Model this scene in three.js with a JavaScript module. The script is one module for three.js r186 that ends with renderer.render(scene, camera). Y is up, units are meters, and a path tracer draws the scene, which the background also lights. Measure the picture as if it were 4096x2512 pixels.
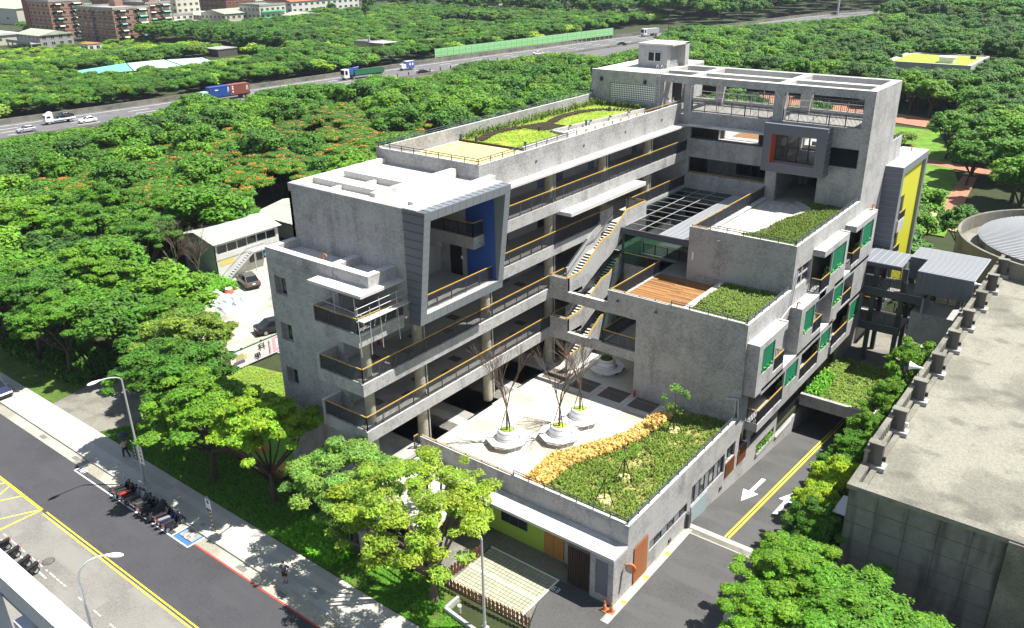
import * as THREE from 'three';
import { mergeGeometries } from 'three/addons/utils/BufferGeometryUtils.js';
import { MarchingCubes } from 'three/addons/objects/MarchingCubes.js';

// ---------------------------------------------------------------- camera, sky, sun, exposure
const scene = new THREE.Scene();
const camera = new THREE.PerspectiveCamera(40.81, 1024 / 628, 0.5, 6000);
camera.position.set(0, 39, 0);
camera.rotation.order = 'YXZ';
camera.rotation.set(-0.41174601, 0.66595853, -0.01714348);
const renderer = new THREE.WebGLRenderer({ antialias: true });
renderer.setSize(1024, 628);
renderer.toneMapping = THREE.LinearToneMapping;
renderer.toneMappingExposure = 2.5;
renderer.shadowMap.enabled = true;
const SUN = new THREE.Vector3(0.41, 1, -0.32).normalize();
const sun = new THREE.DirectionalLight(new THREE.Color().setRGB(1, 0.96, 0.89), 4.1);
sun.position.copy(SUN).multiplyScalar(300).add(new THREE.Vector3(-60, 0, -100));
sun.target.position.set(-60, 0, -100); scene.add(sun.target);
sun.castShadow = true; sun.shadow.mapSize.set(4096, 4096);
Object.assign(sun.shadow.camera, { left: -260, right: 260, top: 260, bottom: -260, near: 1, far: 900 });
scene.add(sun);
{ // clear summer sky with a few thin bright clouds
  const W = 256, H = 128, d = new Float32Array(W * H * 4);
  for (let j = 0; j < H; j++) for (let i = 0; i < W; i++) {
    const el = (j + 0.5) / H * Math.PI - Math.PI / 2, k = Math.max(0, Math.sin(el)), h = Math.pow(1 - k, 3);
    const az = i / W * Math.PI * 2;
    const cl = Math.max(0, Math.sin(az * 3 + 2 * Math.sin(el * 7)) * Math.sin(el * 9 + az * 2) - 0.35) * (k > 0.05 ? 1 : 0);
    let c = [0.28 + 0.44 * h + cl * 0.5, 0.37 + 0.42 * h + cl * 0.45, 0.55 + 0.30 * h + cl * 0.3];
    if (el < 0) c = [0.5, 0.55, 0.6];
    for (let q = 0; q < 3; q++) d[(j * W + i) * 4 + q] = c[q] * 0.42; d[(j * W + i) * 4 + 3] = 1;
  }
  const t = new THREE.DataTexture(d, W, H, THREE.RGBAFormat, THREE.FloatType);
  t.mapping = THREE.EquirectangularReflectionMapping; t.magFilter = THREE.LinearFilter; t.needsUpdate = true;
  scene.background = t; scene.environment = t;
}
scene.fog = new THREE.FogExp2(new THREE.Color().setRGB(0.62, 0.74, 0.86), 0.00009);

// ---------------------------------------------------------------- helpers
let seed = 12345;
function rnd() { seed |= 0; seed = seed + 0x6D2B79F5 | 0; let t = Math.imul(seed ^ seed >>> 15, 1 | seed); t = t + Math.imul(t ^ t >>> 7, 61 | t) ^ t; return ((t ^ t >>> 14) >>> 0) / 4294967296; }
const R = (a, b) => a + (b - a) * rnd();
const pick = a => a[Math.floor(rnd() * a.length)];
const V = (x, y, z) => new THREE.Vector3(x, y, z);
const names = new Map();
function numbered(n) { const k = names.get(n) || 0; names.set(n, k + 1); return k ? n + '_' + String(k).padStart(3, '0') : n; }

class MB { // mesh builder: collects faces, builds ONE named mesh
  constructor() { this.p = []; this.n = []; this.u = []; this.i = []; this.c = null; }
  vert(x, y, z, nx, ny, nz, u, v) {
    this.p.push(x, y, z); this.n.push(nx, ny, nz);
    if (u === undefined) { const ax = Math.abs(nx), ay = Math.abs(ny), az = Math.abs(nz); if (ay >= ax && ay >= az) { u = x; v = z; } else if (ax >= az) { u = z; v = y; } else { u = x; v = y; } }
    this.u.push(u, v); return this.p.length / 3 - 1;
  }
  quad(a, b, c, d, uv) { // counter-clockwise seen from outside
    const e = [b[0] - a[0], b[1] - a[1], b[2] - a[2]], f = [d[0] - a[0], d[1] - a[1], d[2] - a[2]];
    let n = [e[1] * f[2] - e[2] * f[1], e[2] * f[0] - e[0] * f[2], e[0] * f[1] - e[1] * f[0]]; const l = Math.hypot(...n) || 1; n = n.map(q => q / l);
    const k = this.p.length / 3; [a, b, c, d].forEach((q, i) => uv ? this.vert(...q, ...n, ...uv[i]) : this.vert(...q, ...n));
    this.i.push(k, k + 1, k + 2, k, k + 2, k + 3); return this;
  }
  tri(a, b, c) { const e = [b[0] - a[0], b[1] - a[1], b[2] - a[2]], f = [c[0] - a[0], c[1] - a[1], c[2] - a[2]]; let n = [e[1] * f[2] - e[2] * f[1], e[2] * f[0] - e[0] * f[2], e[0] * f[1] - e[1] * f[0]]; const l = Math.hypot(...n) || 1; n = n.map(q => q / l); const k = this.p.length / 3; [a, b, c].forEach(q => this.vert(...q, ...n)); this.i.push(k, k + 1, k + 2); return this; }
  box(x0, x1, y0, y1, z0, z1) {
    if (x0 > x1) [x0, x1] = [x1, x0]; if (y0 > y1) [y0, y1] = [y1, y0]; if (z0 > z1) [z0, z1] = [z1, z0];
    this.quad([x0, y0, z1], [x1, y0, z1], [x1, y1, z1], [x0, y1, z1]); this.quad([x1, y0, z0], [x0, y0, z0], [x0, y1, z0], [x1, y1, z0]);
    this.quad([x1, y0, z1], [x1, y0, z0], [x1, y1, z0], [x1, y1, z1]); this.quad([x0, y0, z0], [x0, y0, z1], [x0, y1, z1], [x0, y1, z0]);
    this.quad([x0, y1, z1], [x1, y1, z1], [x1, y1, z0], [x0, y1, z0]); this.quad([x0, y0, z0], [x1, y0, z0], [x1, y0, z1], [x0, y0, z1]); return this;
  }
  bar(a, b, w, h) { // rectangular bar between two points, w across (horizontal), h up
    const d = V(b[0] - a[0], b[1] - a[1], b[2] - a[2]); let s = Math.abs(d.y) > 0.95 * d.length() ? V(1, 0, 0) : V(-d.z, 0, d.x).normalize(); const t = s.clone().cross(d).normalize().multiplyScalar(-h / 2); if (Math.abs(d.y) > 0.95 * d.length()) t.copy(d.clone().cross(s).normalize().multiplyScalar(h / 2)); s.multiplyScalar(w / 2);
    const A = [], B = []; for (const [i, j] of [[-1, -1], [1, -1], [1, 1], [-1, 1]]) { const o = [s.x * i + t.x * j, s.y * i + t.y * j, s.z * i + t.z * j]; A.push(a.map((q, k) => q + o[k])); B.push(b.map((q, k) => q + o[k])); }
    const c = V(...A[1]).sub(V(...A[0])).cross(V(...A[3]).sub(V(...A[0]))).dot(d) > 0;
    const q4 = (p, q, r, z) => c ? this.quad(p, q, r, z) : this.quad(z, r, q, p);
    q4(A[3], A[2], A[1], A[0]); q4(B[0], B[1], B[2], B[3]); for (let k = 0; k < 4; k++) { const m = (k + 1) % 4; q4(A[k], A[m], B[m], B[k]); } return this;
  }
  cyl(a, b, r0, r1 = r0, seg = 8, caps = true) {
    const A = V(...a), d = V(...b).sub(A), L = d.length(), w = d.clone().normalize(); let s = Math.abs(w.y) > 0.9 ? V(1, 0, 0) : V(0, 1, 0); s = s.cross(w).normalize(); const t = w.clone().cross(s); const k = this.p.length / 3, sl = (r0 - r1) / (L || 1);
    for (let i = 0; i <= seg; i++) { const g = i / seg * Math.PI * 2, c = Math.cos(g), e = Math.sin(g); const n = V(s.x * c + t.x * e, s.y * c + t.y * e, s.z * c + t.z * e); const m = n.clone().addScaledVector(w, sl).normalize(); const uu = g * Math.max(r0, r1); this.vert(a[0] + n.x * r0, a[1] + n.y * r0, a[2] + n.z * r0, m.x, m.y, m.z, uu, 0); this.vert(b[0] + n.x * r1, b[1] + n.y * r1, b[2] + n.z * r1, m.x, m.y, m.z, uu, L); }
    for (let i = 0; i < seg; i++) { const q = k + i * 2; this.i.push(q, q + 2, q + 3, q, q + 3, q + 1); }
    if (caps) for (const [P, r, sg] of [[a, r0, -1], [b, r1, 1]]) if (r > 0.004) { const c0 = this.vert(...P, w.x * sg, w.y * sg, w.z * sg); for (let i = 0; i <= seg; i++) { const g = i / seg * Math.PI * 2; this.vert(P[0] + (s.x * Math.cos(g) + t.x * Math.sin(g)) * r, P[1] + (s.y * Math.cos(g) + t.y * Math.sin(g)) * r, P[2] + (s.z * Math.cos(g) + t.z * Math.sin(g)) * r, w.x * sg, w.y * sg, w.z * sg); } for (let i = 1; i <= seg; i++) sg > 0 ? this.i.push(c0, c0 + i, c0 + i + 1) : this.i.push(c0, c0 + i + 1, c0 + i); }
    return this;
  }
  path(pts, r, seg = 6, r1 = r) { for (let i = 0; i < pts.length - 1; i++) { const f = i / (pts.length - 1), g = (i + 1) / (pts.length - 1); this.cyl(pts[i], pts[i + 1], r + (r1 - r) * f, r + (r1 - r) * g, seg); } return this; }
  prism(poly, y0, y1) { // poly: [x,z] list, vertical prism
    const sh = new THREE.Shape(poly.map(q => new THREE.Vector2(q[0], -q[1]))); const g = new THREE.ExtrudeGeometry(sh, { depth: y1 - y0, bevelEnabled: false }); g.rotateX(-Math.PI / 2); g.translate(0, y0, 0); return this.geo(g, true);
  }
  geo(g, replan) { // append a BufferGeometry; replan = uv from position
    const p = g.attributes.position, n = g.attributes.normal, u = g.attributes.uv, k = this.p.length / 3;
    for (let i = 0; i < p.count; i++) (u && !replan) ? this.vert(p.getX(i), p.getY(i), p.getZ(i), n.getX(i), n.getY(i), n.getZ(i), u.getX(i), u.getY(i)) : this.vert(p.getX(i), p.getY(i), p.getZ(i), n.getX(i), n.getY(i), n.getZ(i));
    if (g.index) for (let i = 0; i < g.index.count; i++) this.i.push(k + g.index.getX(i)); else for (let i = 0; i < p.count; i++) this.i.push(k + i); return this;
  }
  sphere(x, y, z, rx, ry = rx, rz = rx, a = 10, b = 7) { const g = new THREE.SphereGeometry(1, a, b); g.scale(rx, ry, rz); g.translate(x, y, z); return this.geo(g); }
  lathe(prof, x, y, z, seg = 20) { const g = new THREE.LatheGeometry(prof.map(q => new THREE.Vector2(q[0], q[1])), seg); g.translate(x, y, z); return this.geo(g); }
  wall(ax, t0, t1, u0, u1, v0, v1, holes = []) { // slab with rectangular holes; ax is the thin axis; u,v: x->z,y  z->x,y  y->x,z
    const E = 1e-4, us = [u0, u1], vs = [v0, v1]; for (const h of holes) { us.push(Math.max(u0, h[0]), Math.min(u1, h[1])); vs.push(Math.max(v0, h[2]), Math.min(v1, h[3])); }
    const uq = a => [...a].sort((p, q) => p - q).filter((q, i, s) => !i || q - s[i - 1] > E); const U = uq(us), W = uq(vs);
    const solid = (i, j) => { if (i < 0 || j < 0 || i >= U.length - 1 || j >= W.length - 1) return false; const cu = (U[i] + U[i + 1]) / 2, cv = (W[j] + W[j + 1]) / 2; return !holes.some(h => cu > h[0] && cu < h[1] && cv > h[2] && cv < h[3]); };
    const P = ax === 'x' ? (t, u, v) => [t, v, u] : ax === 'z' ? (t, u, v) => [u, v, t] : (t, u, v) => [u, t, v];
    const fl = ax === 'z'; const Q = (a, b, c, d) => fl ? this.quad(a, b, c, d) : this.quad(d, c, b, a);
    for (let j = 0; j < W.length - 1; j++) for (let i = 0; i < U.length - 1; i++) if (solid(i, j)) {
      const a = U[i], b = U[i + 1], c = W[j], d = W[j + 1];
      Q(P(t1, a, c), P(t1, b, c), P(t1, b, d), P(t1, a, d)); Q(P(t0, b, c), P(t0, a, c), P(t0, a, d), P(t0, b, d));
      if (!solid(i - 1, j)) Q(P(t0, a, c), P(t1, a, c), P(t1, a, d), P(t0, a, d)); if (!solid(i + 1, j)) Q(P(t1, b, c), P(t0, b, c), P(t0, b, d), P(t1, b, d));
      if (!solid(i, j - 1)) Q(P(t0, a, c), P(t0, b, c), P(t1, b, c), P(t1, a, c)); if (!solid(i, j + 1)) Q(P(t1, a, d), P(t1, b, d), P(t0, b, d), P(t0, a, d));
    } return this;
  }
  geometry(base) {
    const g = new THREE.BufferGeometry(), p = new Float32Array(this.p); if (base) for (let i = 0; i < p.length; i += 3) { p[i] -= base.x; p[i + 1] -= base.y; p[i + 2] -= base.z; }
    g.setAttribute('position', new THREE.BufferAttribute(p, 3)); g.setAttribute('normal', new THREE.BufferAttribute(new Float32Array(this.n), 3)); g.setAttribute('uv', new THREE.BufferAttribute(new Float32Array(this.u), 2)); if (this.c) g.setAttribute('color', new THREE.BufferAttribute(new Float32Array(this.c), 3)); g.setIndex(this.i); return g;
  }
  build(name, mat, parent = scene, kind) {
    const base = V(0, 0, 0); for (let o = parent; o && o !== scene; o = o.parent) base.add(o.position);
    const m = new THREE.Mesh(this.geometry(base), mat); m.name = parent === scene ? numbered(name) : name; m.castShadow = m.receiveShadow = true; parent.add(m); if (kind) m.userData.kind = kind; return m;
  }
}
const mb = () => new MB();
function tag(o, label, category, group, kind) { if (label) o.userData.label = label; if (category) o.userData.category = category; if (group) o.userData.group = group; if (kind) o.userData.kind = kind; return o; }
function thing(name, label, category, pos = [0, 0, 0], group, turn = 0) { const o = new THREE.Group(); o.name = numbered(name); o.position.set(...pos); o.rotation.y = turn; scene.add(o); return tag(o, label, category, group); }
function copyOf(o, pos, turn = 0, label, s = 1) { const c = o.clone(); c.name = numbered(o.name.replace(/_\d{3}$/, '')); c.userData = { ...o.userData }; if (label) c.userData.label = label; c.position.set(...pos); c.rotation.set(0, turn, 0); if (typeof s === 'number') c.scale.setScalar(s); else c.scale.set(...s); scene.add(c); return c; }
function part(parent, name) { const g = new THREE.Group(); g.name = name; parent.add(g); return g; }
// many alike pieces: the first 300 as meshes of their own, the rest joined
function pieces(parent, name, mats, list, most = 300) { // list of MB-filling functions
  const rest = new Map();
  list.forEach((f, k) => { const m = Array.isArray(mats) ? mats[k % mats.length] : mats; if (k < most) { const b = mb(); f(b, k); b.build(name, m, parent); } else { if (!rest.has(m)) rest.set(m, mb()); f(rest.get(m), k); } });
  for (const [m, b] of rest) b.build(name + '_field', m, parent, 'stuff');
}

// ---------------------------------------------------------------- textures and materials
function hash(x, y, s) { let h = Math.imul(x, 374761393) + Math.imul(y, 668265263) + Math.imul(s, 974711); h = Math.imul(h ^ h >>> 13, 1274126177); return ((h ^ h >>> 16) >>> 0) / 4294967296; }
function vnoise(u, v, per, s) { const x = u * per, y = v * per, xi = Math.floor(x), yi = Math.floor(y); let fx = x - xi, fy = y - yi; fx = fx * fx * (3 - 2 * fx); fy = fy * fy * (3 - 2 * fy); const m = q => ((q % per) + per) % per; const a = hash(m(xi), m(yi), s), b = hash(m(xi + 1), m(yi), s), c = hash(m(xi), m(yi + 1), s), d = hash(m(xi + 1), m(yi + 1), s); return a + (b - a) * fx + (c - a) * fy + (a - b - c + d) * fx * fy; }
function fbm(u, v, per, oct, s) { let a = 0, w = 0.5, t = 0; for (let o = 0; o < oct; o++) { a += vnoise(u, v, per << o, s + o) * w; t += w; w *= 0.55; } return a / t; }
const enc = x => { x = Math.min(1, Math.max(0, x)); return Math.round(255 * (x <= 0.0031308 ? 12.92 * x : 1.055 * Math.pow(x, 1 / 2.4) - 0.055)); };
function tex(size, metres, fn) {
  const d = new Uint8Array(size * size * 4);
  for (let j = 0; j < size; j++) for (let i = 0; i < size; i++) { const c = fn((i + 0.5) / size, (j + 0.5) / size); const k = (j * size + i) * 4; d[k] = enc(c[0]); d[k + 1] = enc(c[1]); d[k + 2] = enc(c[2]); d[k + 3] = 255; }
  const t = new THREE.DataTexture(d, size, size, THREE.RGBAFormat); t.colorSpace = THREE.SRGBColorSpace; t.wrapS = t.wrapT = THREE.RepeatWrapping; t.magFilter = THREE.LinearFilter; t.minFilter = THREE.LinearMipmapLinearFilter; t.generateMipmaps = true; t.repeat.set(1 / metres, 1 / metres); t.needsUpdate = true; return t;
}
const col = (r, g, b) => new THREE.Color().setRGB(r, g, b);
function std(c, rough = 0.85, o = {}) { return new THREE.MeshStandardMaterial({ color: Array.isArray(c) ? col(...c) : c, roughness: rough, metalness: 0, ...o }); }
const mix = (a, b, t) => a.map((q, i) => q + (b[i] - q) * t);
const sst = (a, b, x) => { x = Math.min(1, Math.max(0, (x - a) / (b - a))); return x * x * (3 - 2 * x); };
const W1 = [1, 1, 1];
const tConc = tex(1024, 14.4, (u, v) => {
  const X = u * 14.4, Y = v * 14.4; let k = 0.64 + 0.56 * fbm(u, v, 11, 6, 3) + 0.34 * (vnoise(u, v, 128, 9) - 0.5) + 0.2 * (vnoise(u, v, 260, 19) - 0.5) + 0.3 * (fbm(u, v * 0.2, 30, 3, 30) - 0.5); k *= 0.9 + 0.2 * hash(3, Math.floor(Y / 1.8), 8);
  const pan = hash(Math.floor(X / 2.4), Math.floor(Y / 1.8), 5); k *= 0.93 + 0.12 * pan;
  const jy = Math.abs(((Y + 0.9) % 1.8) - 0.9), jx = Math.abs(((X + 1.2) % 2.4) - 1.2); if (jy < 0.012) k *= 0.9; if (jx < 0.010) k *= 0.94;
  const hx = ((X + 0.3) % 0.6) - 0.3 + 0, hy = ((Y + 0.45) % 0.9) - 0.45; const r = Math.hypot(Math.abs(hx) - 0.3 + 0, hy); if (r < 0.03) k *= 0.7;
  return [k, k * 0.985, k * 0.985];
});
const tRoof = tex(1024, 11, (u, v) => { let k = 0.88 + 0.42 * (fbm(u, v, 4, 6, 21) - 0.5) + 0.16 * (vnoise(u, v, 150, 4) - 0.5); const s = sst(0.6, 0.75, fbm(u, v, 6, 4, 77)); k *= 1 - 0.2 * s; return [k, k * 0.99, k * 0.965]; });
const tAsph = tex(1024, 12, (u, v) => { let k = 0.85 + 0.5 * (fbm(u, v, 4, 5, 41) - 0.5) + 0.5 * (vnoise(u, v, 300, 8) - 0.5) + 0.3 * sst(0.55, 0.8, fbm(u * 0.25, v, 8, 4, 52)); return [k, k, k * 1.01]; });
const tOldRoof = tex(1024, 16, (u, v) => { const f = fbm(u, v, 5, 6, 61), g = fbm(u, v, 9, 6, 91); let c = mix([0.33, 0.315, 0.245], [0.23, 0.22, 0.17], sst(0.36, 0.64, f)); c = mix(c, [0.12, 0.118, 0.095], 0.6 * sst(0.54, 0.8, g)); const k = 0.8 + 0.4 * vnoise(u, v, 200, 3); return c.map(q => q * k); });
const tOldWall = tex(1024, 12, (u, v) => { const s = fbm(u, v * 0.12, 14, 4, 17), top = 0.35 + 0.65 * fbm(u, v, 3, 3, 5); let c = mix([0.245, 0.24, 0.225], [0.05, 0.05, 0.046], sst(0.42, 0.74, s) * top); const k = 0.82 + 0.36 * fbm(u, v, 40, 3, 71); return c.map(q => q * k); });
const tGrass = tex(1024, 6, (u, v) => { const f = fbm(u, v, 6, 4, 13), g = vnoise(u, v, 180, 6), h = vnoise(u, v, 90, 16); const w = fbm(u, v, 3, 4, 88), k = 0.3 + 0.9 * f + 0.5 * (g - 0.5) + 0.4 * (h - 0.5); return [k * (1 + 0.5 * sst(0.5, 0.75, w)), k, k * 0.9]; });
const tSoil = tex(512, 5, (u, v) => { const k = 0.5 + 0.7 * fbm(u, v, 6, 5, 19) + 0.4 * (vnoise(u, v, 120, 2) - 0.5); return [k, k * 0.95, k * 0.85]; });
const tWood = tex(512, 2.4, (u, v) => { const k = 0.7 + 0.4 * fbm(u * 0.2, v, 40, 3, 23) + 0.25 * (vnoise(u, v, 60, 5) - 0.5); return [k, k * 0.95, k * 0.85]; });
const tPave = tex(512, 4, (u, v) => { const k = 0.86 + 0.25 * (fbm(u, v, 6, 5, 33) - 0.5) + 0.16 * (vnoise(u, v, 120, 7) - 0.5); return [k, k * 0.995, k * 0.97]; });
const tBark = tex(256, 1.2, (u, v) => { const k = 0.55 + 0.9 * fbm(u, v * 0.3, 12, 4, 29) * (0.7 + 0.5 * vnoise(u, v, 30, 3)); return [k, k * 0.93, k * 0.85]; });
const M = {
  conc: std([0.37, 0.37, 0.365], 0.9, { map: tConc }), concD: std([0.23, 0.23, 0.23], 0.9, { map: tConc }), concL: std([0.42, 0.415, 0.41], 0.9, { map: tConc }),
  roof: std([0.60, 0.59, 0.575], 0.9, { map: tRoof }), cap: std([0.62, 0.61, 0.60], 0.9, { map: tRoof }), floorIn: std([0.44, 0.43, 0.41], 0.85, { map: tRoof }), court: std([0.66, 0.64, 0.585], 0.9, { map: tRoof }),
  asphNew: std([0.056, 0.056, 0.062], 0.92, { map: tAsph }), asph: std([0.085, 0.084, 0.082], 0.92, { map: tAsph }), asphOld: std([0.215, 0.205, 0.185], 0.93, { map: tAsph }), asphHw: std([0.135, 0.13, 0.132], 0.9, { map: tAsph }),
  oldRoof: std([0.72, 0.73, 0.76], 0.95, { map: tOldRoof }), oldWall: std([0.72, 0.7, 0.7], 0.92, { map: tOldWall }), pier: std([0.5, 0.48, 0.45], 0.92, { map: tOldWall }), oldConc: std([0.27, 0.26, 0.235], 0.92, { map: tOldRoof.clone() }),
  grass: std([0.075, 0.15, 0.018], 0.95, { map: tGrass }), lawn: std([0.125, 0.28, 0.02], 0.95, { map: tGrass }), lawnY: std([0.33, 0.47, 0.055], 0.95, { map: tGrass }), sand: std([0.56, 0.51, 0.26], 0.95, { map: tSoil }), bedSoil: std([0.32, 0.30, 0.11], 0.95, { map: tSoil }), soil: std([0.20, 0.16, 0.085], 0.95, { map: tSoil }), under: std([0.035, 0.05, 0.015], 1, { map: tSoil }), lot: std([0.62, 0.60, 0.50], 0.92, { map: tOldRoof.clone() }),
  pave: std([0.50, 0.48, 0.44], 0.92, { map: tPave }), pave2: std([0.45, 0.43, 0.40], 0.92, { map: tPave }), pave3: std([0.54, 0.52, 0.475], 0.92, { map: tPave }), kerb: std([0.40, 0.39, 0.36], 0.92, { map: tPave }), gutter: std([0.36, 0.35, 0.30], 0.92, { map: tOldRoof.clone() }),
  brick: std([0.16, 0.13, 0.115], 0.92, { map: tPave }), brickL: std([0.56, 0.50, 0.42], 0.92, { map: tPave }), redPath: std([0.42, 0.19, 0.12], 0.95, { map: tPave }), stall: std([0.44, 0.43, 0.33], 0.93, { map: tPave }), stall2: std([0.39, 0.38, 0.30], 0.93, { map: tPave }),
  deck: [0, 1, 2, 3].map(k => std([[0.30, 0.15, 0.05], [0.235, 0.11, 0.036], [0.37, 0.20, 0.075], [0.17, 0.08, 0.028]][k], 0.75, { map: tWood })), sleeper: std([0.065, 0.045, 0.032], 0.9, { map: tWood }), slat: [std([0.30, 0.115, 0.04], 0.75, { map: tWood }), std([0.235, 0.085, 0.03], 0.75, { map: tWood })], slatD: std([0.045, 0.026, 0.02], 0.7), door: std([0.42, 0.22, 0.06], 0.7, { map: tWood }),
  gold: std([0.46, 0.29, 0.05], 0.6), rail: std([0.06, 0.07, 0.09], 0.5, { metalness: 0.3 }), railIn: std([0.03, 0.034, 0.044], 0.55), metal: std([0.42, 0.43, 0.44], 0.45, { metalness: 0.6 }), galv: std([0.50, 0.51, 0.52], 0.5, { metalness: 0.35 }),
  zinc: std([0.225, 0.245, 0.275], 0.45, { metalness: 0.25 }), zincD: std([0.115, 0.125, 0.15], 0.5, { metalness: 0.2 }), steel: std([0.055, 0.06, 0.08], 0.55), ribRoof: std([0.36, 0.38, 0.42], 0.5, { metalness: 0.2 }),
  blue: std([0.028, 0.085, 0.34], 0.6), yellow: std([0.50, 0.49, 0.02], 0.6), orange: std([0.55, 0.09, 0.03], 0.6), green: std([0.01, 0.22, 0.10], 0.6), net: std([0.012, 0.27, 0.13], 0.7, { side: THREE.DoubleSide }),
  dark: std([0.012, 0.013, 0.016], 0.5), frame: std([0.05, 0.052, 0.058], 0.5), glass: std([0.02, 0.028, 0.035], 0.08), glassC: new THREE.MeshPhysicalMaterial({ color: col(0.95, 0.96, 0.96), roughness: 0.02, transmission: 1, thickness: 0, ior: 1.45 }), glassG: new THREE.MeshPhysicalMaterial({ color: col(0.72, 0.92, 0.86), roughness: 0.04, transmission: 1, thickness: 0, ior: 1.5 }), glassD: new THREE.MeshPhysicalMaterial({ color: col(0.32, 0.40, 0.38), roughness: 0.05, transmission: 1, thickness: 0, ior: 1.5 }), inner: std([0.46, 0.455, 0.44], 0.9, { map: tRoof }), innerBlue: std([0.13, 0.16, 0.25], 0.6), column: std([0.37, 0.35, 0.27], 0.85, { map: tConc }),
  white: std([0.80, 0.80, 0.80], 0.6), paint: std([0.80, 0.80, 0.78], 0.8), paintY: std([0.70, 0.62, 0.035], 0.8), paintR: std([0.52, 0.06, 0.04], 0.8), paintB: std([0.04, 0.14, 0.55], 0.8),
  bark: std([0.13, 0.105, 0.085], 0.95, { map: tBark }), barkD: std([0.06, 0.048, 0.04], 0.95, { map: tBark }), twig: std([0.15, 0.11, 0.085], 0.95), black: std([0.014, 0.014, 0.016], 0.55), rubber: std([0.012, 0.012, 0.013], 0.85), chrome: std([0.55, 0.56, 0.58], 0.25, { metalness: 0.9 }), skin: std([0.42, 0.25, 0.17], 0.6), red: std([0.5, 0.03, 0.02], 0.5), bamboo: std([0.62, 0.60, 0.52], 0.7), pipeO: std([0.48, 0.15, 0.05], 0.6)
};
for (const k of ['oldConc', 'lot', 'gutter']) { M[k].map = tOldRoof.clone(); M[k].map.needsUpdate = true; M[k].color.multiplyScalar(2.6); }
M.lot.color.setRGB(1.35, 1.35, 1.42); M.gutter.color.setRGB(1.15, 1.15, 1.2); M.oldConc.color.setRGB(0.62, 0.62, 0.66);

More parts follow.
